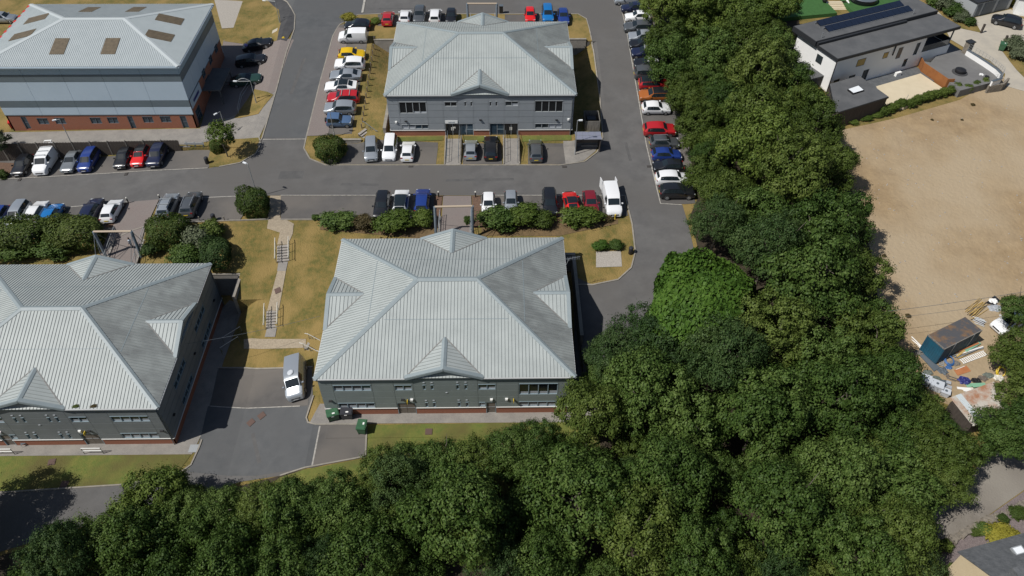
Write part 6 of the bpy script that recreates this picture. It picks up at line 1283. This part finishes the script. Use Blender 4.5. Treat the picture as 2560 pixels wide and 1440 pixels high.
# annex with rooflight
AP = [at(*h4(*q), 7.6) for q in ((520, 880), (830, 790), (1145, 1015), (580, 1190))]; c = AP[3].copy(); c.z = 4.4
r = empty('garden_annex', c, 0, 'dark boarded annex with flat roof and square rooflight', 'annex'); T = Matrix.Translation(-c); cen = sum(AP, Vector()) / 4
ins = [p.lerp(cen, .05) for p in AP]
for a_, b_ in zip(ins, ins[1:] + ins[:1]): MB(T).bar(Vector((a_.x, a_.y, 4.0)), Vector((b_.x, b_.y, 4.0)), .2, 3.35).build('boarded_wall', M['timber_dark'], r)
rf = MB(T).prism([p - Vector((0, 0, .28)) for p in AP], (0, 0, .24)).build('roof', M['felt_edge'], r); MB(T).prism([p.lerp(cen, .02) - Vector((0, 0, .035)) for p in AP], (0, 0, .05)).build('roof_felt', M['felt'], rf)
sk = [at(*h4(*q), 7.85) for q in ((710, 935), (825, 895), (885, 945), (770, 980))]
MB(T).prism([p - Vector((0, 0, .25)) for p in sk], (0, 0, .25)).build('rooflight_kerb', M['black'], rf); kc = sum(sk, Vector()) / 4
MB(T).prism([p.lerp(kc, .1) + Vector((0, 0, .005)) for p in sk], (0, 0, .02)).build('rooflight_glass', M['lamp_white'], rf)
# planting along the lot edge
gp = 'young hedge plants along the sandy lot'
hp = [h4(1090, 1180), h4(1150, 1150), h4(1200, 1130), h4(1270, 1100), h4(1370, 1095), h4(1430, 1060), h4(1500, 1040), h4(1560, 1020), h4(1630, 1000), h4(1700, 985), h4(1770, 965), h4(1850, 930), h4(1960, 940), h4(2050, 910), h4(2130, 880)]
for i, q in enumerate(hp): shrub('hedge_plant', q[0], q[1], .75, .6, .75, LOOSE[i % 4], '%s young hedge plant from the annex along the patio edge' % ordinal(i + 1), 'leaf_fresh', gp, .6)
for i, q in enumerate([h4(600, 1340), h4(760, 1290), h4(900, 1250), h4(1010, 1215)]): shrub('low_plant', q[0], q[1], .9, .5, .35, LOOSE[i % 4], '%s low weed clump from the left along the annex foot' % ordinal(i + 1), 'leaf_fresh', 'weeds along the annex')
for i, (x, y) in enumerate([(680, 1260), (840, 1210), (1000, 1160), (1310, 1080)]):
    p = G(*h4(x, y)); r = empty('fence_post', p, 0, '%s thin wire fence post from the left before the annex' % ordinal(i + 1), 'post', 'wire fence posts'); MB().rod((0, 0, -.1), (0, 0, 1.3), .03, 5).build('post', M['galv'], r); MB().box(-.04, -.04, 1.3, .04, .04, 1.33).build('cap', M['galv'], r)
# artificial lawn, garden steps
slab('lawn', [h4(-60, -60), h4(490, -60), h4(490, 20), h4(600, 135), h4(150, 175), h4(-60, 200)], 6.6, .9, 'lawn_artificial', 'bright artificial lawn behind the modern house', None, 'structure')
slab('lawn', [h4(640, -60), h4(1340, -60), h4(1290, 30), h4(780, 130), h4(640, 10)], 6.6, .9, 'lawn_artificial', 'artificial lawn right of the garden steps', None, 'structure')
slab('garden_paving', [h4(150, 180), h4(620, 148), h4(780, 128), h4(900, 160), h4(200, 290), h4(150, 380)], 5.6, .3, 'offwhite', 'pale paving between the lawn and the modern house', None, 'structure')
slab('grass_panel', [h4(275, 180), h4(388, 172), h4(370, 235), h4(255, 260)], 5.64, .05, 'lawn_artificial', 'left square of artificial grass in the pale paving', None, 'structure'); slab('grass_panel', [h4(505, 165), h4(612, 155), h4(600, 170), h4(495, 195)], 5.64, .05, 'lawn_artificial', 'right square of artificial grass in the pale paving', None, 'structure')
st0, st1 = at(*h4(590, 15), 6.6), at(*h4(655, 160), 5.6); p = st1; r = empty('garden_steps', p, 0, 'cream garden steps between the two artificial lawns', 'steps')
for i in range(8):
    q = st0.lerp(st1, i / 8) - p; MB().box(q.x - 1.7, q.y - .45, q.z - .5, q.x + 1.7, q.y + .12, q.z - .05 * 0).build('tread', M['patio'], r)
for sx in (-1.85, 1.85): MB().bar(st0 - p + Vector((sx, .3, -.8)), st1 - p + Vector((sx, -.5, -.8)), .2, 1.05).build('side_wall', M['render_white'], r)
p = at(*h4(465, 25), 6.6); r = empty('ball_planter', p, 0, 'black ball ornament at the head of the garden steps', 'ornament'); MB().lathe([(.05, 0), (.3, .08), (.45, .35), (.42, .6), (.25, .82), (.03, .88)], 14).build('ball', M['black'], r, 60); MB().lathe([(.2, -.02), (.2, .05)], 12).build('foot', M['black'], r)
p = at(*h4(870, 5), 6.6); r = empty('covered_pool', p, 0, 'round dark covered tub on the artificial lawn', 'tub'); MB().lathe([(2.2, 0), (2.3, .5), (2.2, .75)], 28).build('side', M['glass_dark'], r, 40); MB().lathe([(2.25, .76), (2.2, .85), (.02, .9)], 28).build('cover', M['steel_dark'], r, 40)
# drive, garages, second white house
sheet('drive', [h4(1560, -40), h4(1850, 120), h4(2000, 200), h4(2420, 100), h4(2700, 330), h4(2700, 620), h4(2300, 470), h4(2560, 760), h4(2700, 860), h4(2700, 1000), h4(2340, 900), h4(2360, 780), h4(2200, 640), h4(1960, 520), h4(1790, 420), h4(1700, 250)], 'concrete_pale', 2.2, 'pale concrete drive between the two white houses')
sheet('rough_verge', [h4(1500, -30), h4(1640, -30), h4(1900, 110), h4(2060, 260), h4(2110, 350), h4(1880, 300), h4(1700, 170)], 'grass_dry', 3.2, 'rough planted bank beside the drive'); sheet('rough_verge', [h4(2290, 490), h4(2420, 560), h4(2700, 830), h4(2700, 960), h4(2480, 740)], 'grass_dry', 3.2, 'dry verge at the right edge of the drive')
for i, (x, y, s_, mt) in enumerate([(1620, 20, 1.6, 'leaf_oak'), (1720, 70, 1.7, 'leaf_silver'), (1810, 130, 1.5, 'leaf_oak'), (1900, 190, 1.3, 'leaf_silver'), (1980, 235, 1.0, 'leaf_oak'), (2080, 60, 1.6, 'leaf_olive'), (2440, 480, 1.5, 'leaf_silver'), (2520, 560, 1.7, 'leaf_silver'), (2450, 30, 1.0, 'leaf_yellow')]):
    q = h4(x, y); shrub('bank_shrub', q[0], q[1], s_, s_, s_ * .7, LOOSE[i % 4], '%s shrub from the left on the banks beside the pale drive' % ordinal(i + 1), mt, 'shrubs beside the pale drive')
ga, gb = G(*h4(2010, 190)), G(*h4(2395, 95)); an2 = math.atan2(gb.y - ga.y, gb.x - ga.x); Lg = (gb - ga).length
Gr = Loc('garage_block', ga, an2, 'grey garage block with three dark doors', 'garage')
Gr.part('wall', 'frame_grey', (0, .05, -.5, Lg, 5, 2.5)); Gr.part('roof', 'felt_edge', (-.2, -.15, 2.5, Lg + .2, 5.2, 2.7))
for a_, b_ in ((.05, .16), (.22, .52), (.60, .92)): Gr.part('garage_door', 'steel_dark', (Lg * a_, .0, 0, Lg * b_, .045, 2.2))
p = G(*h4(2440, 150)); W2 = Loc('white_house', p, R(-25), 'white rendered house corner at the top right photo edge', 'house')
W2.part('wall', 'render_white', (0, 0, -.5, 9, 7, 3.0)); W2.part('roof', 'felt', (-.4, -.4, 3.0, 9.4, 7.4, 3.3)); wf = W2.part('window', 'steel_dark', (1.8, -.05, 1.0, 3.4, -.005, 2.2)); W2.part('pane', 'glass', (1.9, -.06, 1.1, 2.55, -.052, 2.1), (2.65, -.06, 1.1, 3.3, -.052, 2.1), parent=wf)
for (x, y, lb) in [(2105, 350, 'dark timber post at the mouth of the drive'), (2340, 470, 'dark timber post beside the green bin on the drive')]:
    p = G(*h4(x, y)); r = empty('gate_post', p, .4, lb, 'post'); MB().box(-.13, -.13, -.2, .13, .13, 1.5).build('post', M['timber_dark'], r); MB().box(-.16, -.16, 1.5, .16, .16, 1.55).build('cap', M['timber_dark'], r)
# ------------------------------------------------------------------ sandy lot: container, shed, building materials
c7 = lambda x, y: (2220 + x / 4.235, 720 + y / 4.235)
g0 = zG(47.5, 51.4)
K = Loc('shipping_container', (47.55, 51.45, g0), R(26.5), 'dark blue steel container with rusty top on the sandy lot', 'container'); L2, W3 = 2.8, 1.08
K.part('body', 'container_blue', (-L2, -W3, .12, L2, W3, 2.5))
b = MB()
for i in range(24): u = -L2 + .1 + i * (2 * L2 - .2) / 23; b.box(u - .06, -W3 - .03, .2, u + .06, -W3 + .01, 2.4).box(u - .06, W3 - .01, .2, u + .06, W3 + .03, 2.4)
for i in range(9): v = -W3 + .12 + i * (2 * W3 - .24) / 8; b.box(-L2 - .03, v - .06, .2, -L2 + .01, v + .06, 2.4)
tag(b.build('corrugation', M['container_blue'], K.r), kind='stuff'); K.part('roof', 'rusty_top', (-L2 + .02, -W3 + .02, 2.5, L2 - .02, W3 - .02, 2.54)); K.part('roof_edge', 'timber_grey', (-L2 - .03, -W3 - .04, 2.44, -L2 + .06, W3 + .04, 2.58), (-L2 + .06, -W3 - .04, 2.45, L2, -W3 + .05, 2.57))
for u in (-1.2, 1.6): K.part('strap', 'galv', (u, -W3 - .07, .1, u + .06, -W3 - .035, 2.6))
def tin_shed():
    pts = [at(*c7(*q), 3.9) for q in ((770, 1130), (1210, 970), (1325, 1190), (880, 1432))]; c = sum(pts, Vector()) / 4; an_ = math.atan2(pts[1].y - pts[0].y, pts[1].x - pts[0].x); z0 = zG(c.x, c.y)
    r = empty('tin_shed', (c.x, c.y, z0), an_, 'shed with rusty corrugated tin roof below the container', 'shed'); L_, W_ = 5.6, 3.3; zt = 1.9
    MB().box(-L_ / 2 + .2, -W_ / 2 + .2, -.3, L_ / 2 - .2, W_ / 2 - .2, zt - .2).build('wall', M['timber_dark'], r); n = 8
    for i in range(n):
        u0 = -L_ / 2 + L_ * i / n; b = MB(); k = 5; w = L_ / n / k; vs = []
        for j in range(2 * k + 1): vs.append((u0 + j * w / 2, .06 * (j % 2)))
        for (a0, z0_), (a1, z1_) in zip(vs, vs[1:]): b.prism([(a0, -W_ / 2 - .1 * (i % 2), zt - .1 + z0_), (a1 + .001, -W_ / 2 - .1 * (i % 2), zt - .1 + z1_), (a1 + .001, W_ / 2, zt + .3 + z1_), (a0, W_ / 2, zt + .3 + z0_)], (0, 0, .02))
        b.build('tin_sheet', M['tin_clean' if i == 1 else 'tin'], r)
tin_shed()
def lot(x, y, dz=0.): return G(*c7(x, y), dz)
def pile(name, A, B, n, w, th, mts, label, cat, seed=1, spread=.6, rod=False):
    a, b_ = lot(*A), lot(*B); d = (b_ - a); c = (a + b_) / 2; r = empty(name, c, math.atan2(d.y, d.x), label, cat); rg = random.Random(seed); Ln = d.length
    for i in range(n):
        y = rg.uniform(-spread, spread); an_ = rg.uniform(-.12, .12); z = .03 + rg.uniform(0, .35) * (1 - abs(y) / (spread + .1)); l = Ln * rg.uniform(.75, 1.05) / 2; o = rg.uniform(-.3, .3)
        mm = Matrix.Translation((o, y, z)) @ Matrix.Rotation(an_, 4, 'Z'); m_ = M[mts[i % len(mts)]]
        if rod: MB(mm).rod((-l, 0, 0), (l, 0, rg.uniform(-.02, .1)), w, 6).build('pole', m_, r)
        else: MB(mm).box(-l, -w, 0, l, w, th).build('plank', m_, r)
pile('cane_pile', (845, 295), (1015, 160), 22, .035, 0, ('timber_new', 'timber_new', 'timber'), 'heap of yellow bamboo canes beyond the container', 'canes', 2, .75, True)
pile('pipe_pile', (890, 320), (1010, 380), 8, .06, 0, ('plastic_grey', 'galv'), 'grey plastic pipes behind the container end', 'pipes', 3, .5, True)
pile('timber_pile', (700, 720), (930, 590), 12, .1, .05, ('timber', 'timber_new', 'orange_board', 'timber_grey'), 'stack of brown planks along the container side', 'planks', 4, .55)
pile('sheet_pile', (800, 690), (960, 610), 3, .18, .06, ('plastic_green', 'timber_new', 'timber_new'), 'green and yellow boards beside the brown planks', 'boards', 5, .4)
pile('metal_pile', (690, 745), (1010, 635), 4, .06, .06, ('galv', 'white', 'steel'), 'long silver metal sections beside the planks', 'metal sections', 6, .2)
pile('white_poles', (205, 490), (515, 785), 3, .05, 0, ('white',), 'long white poles left of the container', 'poles', 7, .18, True)
pile('dark_sheets', (590, 1010), (650, 1030), 6, .2, .04, ('steel_dark', 'plastic_grey'), 'dark grey sheets beside the white boxes', 'sheets', 8, .6)
pile('white_sheets', (760, 1065), (900, 1075), 4, .15, .03, ('white', 'offwhite'), 'white boards in front of the tin shed', 'boards', 9, .3)
pile('mint_sheets', (830, 1045), (1020, 1035), 3, .2, .03, ('plastic_green',), 'mint green sheets in front of the tin shed', 'sheets', 10, .15)
def ladder(A, B, w, n, mt, label, z=.1):
    a, b_ = lot(*A), lot(*B); d = b_ - a; r = empty('ladder', a, math.atan2(d.y, d.x), label, 'ladder'); Ln = math.hypot(d.x, d.y)
    for s_ in (-w / 2, w / 2): MB().box(0, s_ - .03, z, Ln, s_ + .03, z + .08).build('stile', M[mt], r)
    for i in range(n): MB().box(Ln * (i + .5) / n - .05, -w / 2 + .031, z + .02, Ln * (i + .5) / n + .05, w / 2 - .031, z + .07).build('rung', M[mt], r)
ladder((770, 790), (1030, 690), .55, 13, 'white', 'long white ladder lying in front of the container'); ladder((555, 835), (580, 715), .4, 7, 'galv', 'short silver ladder at the container corner', .12)
def flat(name, pts, mt, label, cat, th=.04):
    P = [lot(*p) for p in pts]; c = sum(P, Vector()) / len(P); r = empty(name, c, 0, label, cat); T = Matrix.Translation(-c); Q = [Vector((p.x, p.y, p.z + .06)) for p in P]
    MB(T).prism(Q, (0, 0, th)).build('sheet', M[mt], r); k = [q.lerp(c, .8) + Vector((0, 0, .07)) for q in Q]; MB(T).prism([Q[0].lerp(Q[1], .1) + Vector((0, 0, th + .003)), Q[0].lerp(Q[1], .9) + Vector((0, 0, th + .003)), Q[0].lerp(Q[1], .85).lerp(c, .12) + Vector((0, 0, th + .003)), Q[0].lerp(Q[1], .15).lerp(c, .12) + Vector((0, 0, th + .003))], (0, 0, .01)).build('edge_strip', M['white' if mt == 'orange_board' else mt], r)
flat('orange_board', [(695, 875), (825, 825), (875, 885), (735, 932)], 'orange_board', 'flat orange board lying on the sand', 'board'); flat('metal_sheets', [(335, 725), (385, 700), (545, 850), (485, 890)], 'steel_dark', 'large dark panels left of the container', 'panels', .1); flat('black_sheet', [(1030, 165), (1125, 85), (1190, 140), (1130, 190)], 'black', 'black plastic sheet at the far end of the canes', 'sheet')
def lump(px, py, rx, ry, rz, mt, label, cat, seed=1):
    p = lot(px, py); r = empty(cat.replace(' ', '_') + '_heap', p, 0, label, cat); rg = random.Random(seed)
    for k, s_ in enumerate((1, .6)):
        bm = bmesh.new(); bmesh.ops.create_icosphere(bm, subdivisions=3, radius=1)
        for v in bm.verts:
            n = v.co.normalized(); f = 1 + .22 * math.sin(n.x * 5 + seed + k) * math.sin(n.y * 6 + seed) + .12 * math.sin(n.z * 9 + n.x * 7 + k); v.co = Vector((n.x * rx * f * s_ + k * rx * .4, n.y * ry * f * s_, max(-.05, n.z * rz * f * (1 if not k else 1.15))))
        me = bpy.data.meshes.new('heap'); bm.to_mesh(me); bm.free(); me.materials.append(M[mt]); inst('fold' if k else 'heap', me, r)
lump(1110, 145, .45, .4, .35, 'white', 'white bulk bag on the black sheet', 'bag', 1); lump(1135, 215, .8, .5, .22, 'plastic_grey', 'grey gravel heap beyond the container', 'gravel', 2); lump(800, 985, .6, .5, .4, 'tarp_blue', 'crumpled dark blue tarpaulin', 'tarpaulin', 3); lump(575, 880, .5, .5, .25, 'steel_dark', 'dark tangle of scrap at the container corner', 'scrap', 4); lump(470, 975, .9, .5, .35, 'fence_mesh', 'dark green netting heap behind the white box', 'netting', 5); lump(640, 845, .35, .25, .2, 'plastic_blue', 'blue green scrap beside the short ladder', 'scrap', 6); lump(1165, 960, .5, .4, .4, 'offwhite', 'white sack at the tin shed corner', 'sack', 7); lump(625, 935, .2, .2, .25, 'door_brown', 'small brown bucket on the sand', 'bucket', 8)
for i, (x_, y_, m_, lb) in enumerate([(420, 900, 'fence_mesh', 'dark scrap heap left of the orange board'), (700, 800, 'timber_grey', 'pile of grey offcuts between the ladders'), (560, 1000, 'steel_dark', 'dark heap beside the dark sheets'), (930, 985, 'black', 'black heap along the shed wall'), (1060, 930, 'fence_mesh', 'dark brush heap left of the yellow hose'), (330, 690, 'timber_grey', 'grey rubble at the container end'), (1000, 960, 'door_brown', 'brown brush heap behind the tin shed')]): lump(x_, y_, .5 + .08 * (i % 3), .35, .25, m_, lb, 'rubbish', 20 + i)
pile('batten_pile', (640, 950), (740, 980), 5, .03, .03, ('timber_grey', 'timber'), 'thin loose battens beside the blue tarpaulin', 'battens', 31, .25)
pile('plank_pile', (700, 640), (880, 560), 5, .08, .05, ('timber_dark', 'timber'), 'dark planks leaning along the container side', 'planks', 32, .3)
def coil(px, py, R_, r_, mt, label, tilt):
    p = lot(px, py); p.z += R_ * .6; r = empty('hose_coil', p, 0, label, 'hose coil')
    for k in range(3):
        pts = [Vector((math.cos(t * .3927) * R_ * (1 - .1 * k), math.sin(t * .3927) * R_ * 1.2 * (1 - .1 * k), .05 * k)) for t in range(17)]; o = MB(Matrix.Rotation(tilt, 4, 'X')).path(pts, r_, 6).build('hose_turn', M[mt], r)
coil(1182, 905, .5, .06, 'yellow', 'yellow hose coil standing at the shed corner', R(50)); coil(635, 785, .5, .05, 'plastic_blue', 'blue pipe coil beside the container', R(15))
for i, (px, py, w, d, h, lb) in enumerate([(372, 1005, 1.0, .9, .8, 'white plastic tank box under the trees'), (490, 1065, 1.2, .9, .8, 'white site cabin box beside the plastic tank'), (590, 1130, .8, .7, .6, 'small white box half hidden by trees')]):
    p = lot(px, py); r = empty('storage_box', p, R(-30), lb, 'box', 'white boxes on the lot'); MB().taper(-w / 2, -d / 2, 0, w / 2, d / 2, h, .06).build('body', M['cabin_white'], r); MB().box(-w / 2 - .04, -d / 2 - .04, h, w / 2 + .04, d / 2 + .04, h + .08).build('lid', M['cabin_white'], r); MB().lathe([(.14, h + .08), (.14, h + .12), (.02, h + .13)], 10).build('cap', M['steel_dark'], r)
# ------------------------------------------------------------------ slate roofed house, lower right
c8 = lambda x, y: (2200 + x / 3.272, 1000 + y / 3.272)
A = at(*c8(630, 1245), 3.6); B = at(*c8(1178, 1092), 3.6); an3 = math.atan2(B.y - A.y, B.x - A.x); z0 = zG(A.x, A.y)
Hs = Loc('slate_house', (A.x, A.y, z0), an3, 'cream walled house with slate roof and chimney at the lower right', 'house'); ez = 3.6 - z0; Ls, Ws, rs = 13., 6.2, 1.9
Hs.part('wall', 'cream', (.25, -Ws + .25, -.6, Ls - .25, -.25, ez - .1)); MB().prism([(.25, -Ws + .25, ez - .1), (.25, -.25, ez - .1), (.25, -Ws / 2, ez + rs - .1)], (.25, 0, 0)).build('gable_wall', M['cream'], Hs.r)
rf = MB().add([(0, 0, ez), (Ls, 0, ez), (Ls, -Ws / 2, ez + rs), (0, -Ws / 2, ez + rs), (0, 0, ez + .12), (Ls, 0, ez + .12), (Ls, -Ws / 2, ez + rs + .12), (0, -Ws / 2, ez + rs + .12)], [(0, 3, 2, 1), (4, 5, 6, 7), (0, 1, 5, 4), (1, 2, 6, 5), (2, 3, 7, 6), (3, 0, 4, 7)]).build('roof', M['slate'], Hs.r)
MB().add([(0, -Ws, ez), (Ls, -Ws, ez), (Ls, -Ws / 2, ez + rs), (0, -Ws / 2, ez + rs), (0, -Ws, ez + .12), (Ls, -Ws, ez + .12), (Ls, -Ws / 2, ez + rs + .12), (0, -Ws / 2, ez + rs + .12)], [(0, 3, 2, 1), (4, 5, 6, 7), (0, 1, 5, 4), (1, 2, 6, 5), (2, 3, 7, 6), (3, 0, 4, 7)]).build('roof', M['slate'], Hs.r)
cr = MB()
k = 0
tn = rs / (Ws / 2)
sl_ = MB()
for i in range(13):            # overlapping slate courses on the far slope
    v0, v1 = -Ws / 2 * i / 13, -Ws / 2 * (i + 1) / 13; sl_.add([(.0, v0, ez + .125 - v0 * tn + .035), (Ls, v0, ez + .125 - v0 * tn + .035), (Ls, v1, ez + .125 - v1 * tn + .005), (0, v1, ez + .125 - v1 * tn + .005), (.0, v0, ez + .12 - v0 * tn), (Ls, v0, ez + .12 - v0 * tn)], [(0, 1, 2, 3), (0, 4, 5, 1)])
tag(sl_.build('slate_courses', M['slate'], rf), kind='stuff')
for i in range(14): MB().box(3.0 + i * .7, -Ws / 2 - .14, ez + rs + .08, 3.66 + i * .7, -Ws / 2 + .14, ez + rs + .22).build('ridge_tile', M['ridge_tile'], rf)
u, v = 4.2, -1.5; MB().box(u - .5, v - .35, ez - v * tn + .1, u + .5, v + .35, ez - v * tn + .34).build('rooflight_frame', M['galv'], rf); MB().box(u - .4, v - .26, ez - v * tn + .342, u + .4, v + .26, ez - v * tn + .36).build('rooflight_glass', M['lamp_white'], rf)
Hs.part('chimney', 'slate', (1.6, -Ws / 2 - 1.2, ez, 3.2, -Ws / 2 + .1, ez + rs + .7)); MB().lathe([(.16, ez + rs + .7), (.14, ez + rs + 1.1), (.17, ez + rs + 1.12), (.1, ez + rs + 1.15)], 10, (2.7, -Ws / 2 - .3)).build('chimney_pot', M['ridge_tile'], Hs.r)
# garden wall and plants
gw_ = [c8(390, 1270), c8(550, 1170), c8(700, 1085), c8(900, 980), c8(1050, 920), c8(1178, 850), c8(1300, 780)]
P = [G(*q) for q in gw_]; P = dens(P, .55); r = empty('garden_wall', P[0], 0, 'low dry stone garden wall beside the track', 'wall'); rg = random.Random(4)
for i, q in enumerate(P):
    s_ = rg.uniform(.18, .3); m = Matrix.Translation(Vector((q.x, q.y, zG(q.x, q.y))) - P[0]) @ Matrix.Rotation(rg.uniform(0, 3), 4, 'Z'); MB(m).taper(-s_ * 1.3, -s_, -.1, s_ * 1.2, s_, .25 + rg.uniform(0, .2), -.04).build('stone', M['stone_rubble'], r)
for i, (x, y, s_, h_, mt, lb) in enumerate([(985, 1110, 1.5, .6, 'leaf_yellow', 'wide yellow flowering shrub above the slate roof'), (525, 1200, .7, .6, 'leaf_fresh', 'bright green fern at the left of the slate bed'), (820, 1045, .6, .4, 'leaf_oak', 'small dark plant in the middle of the slate bed'), (868, 1080, .6, .5, 'leaf_fresh', 'bright green upright plant left of the yellow shrub'), (1130, 925, .9, .4, 'leaf_hedge', 'green rockery plant at the right of the slate bed'), (1000, 975, .6, .3, 'leaf_hedge', 'low green plant by the stone wall'), (775, 1085, .5, .3, 'leaf_hedge', 'tiny green plant beside the stone wall'), (600, 1425, .9, .8, 'leaf_fresh', 'bright green shrub at the cream gable foot'), (750, 1400, .8, .7, 'leaf_fresh', 'green shrub beside the chimney'), (445, 1235, .6, .5, 'leaf_olive', 'dry olive plant at the track corner')]):
    q = c8(x, y); shrub('garden_plant', q[0], q[1], s_, s_ * .8, h_, LOOSE[i % 4], lb, mt, None)
# weeds and stones on the lot
rg = random.Random(12)
b = MB(); n = 0
while n < 170:
    px, py = rg.uniform(2120, 2560), rg.uniform(260, 760); p = G(px, py)
    if not inside((px, py), [(2110, 340), (2250, 300), (2480, 230), (2560, 240), (2560, 720), (2260, 770), (2230, 640), (2170, 480)]): continue
    n += 1; s_ = rg.uniform(.03, .09); b.M = Matrix.Translation((p.x, p.y, p.z + .04)) @ Matrix.Rotation(rg.uniform(0, 3), 4, 'Z'); b.taper(-s_, -s_ * .7, -.03, s_, s_ * .8, s_ * .8, -s_ * .2)
b.M = None; tag(b.build('loose_stones', M['gravel_pale']), 'scattered pale stones on the sandy lot', None, None, 'stuff')
for i, (px, py, s_) in enumerate([(2432, 262, .3), (2330, 300, .22), (2210, 640, .25), (2405, 300, .2), (2270, 790, .3)]): shrub('lot_weed', px, py, s_, s_, s_ * .5, LOOSE[i % 4], '%s small dry weed tuft growing on the sandy lot' % ordinal(i + 1), 'leaf_brown', 'weeds on the sandy lot', stem=False)
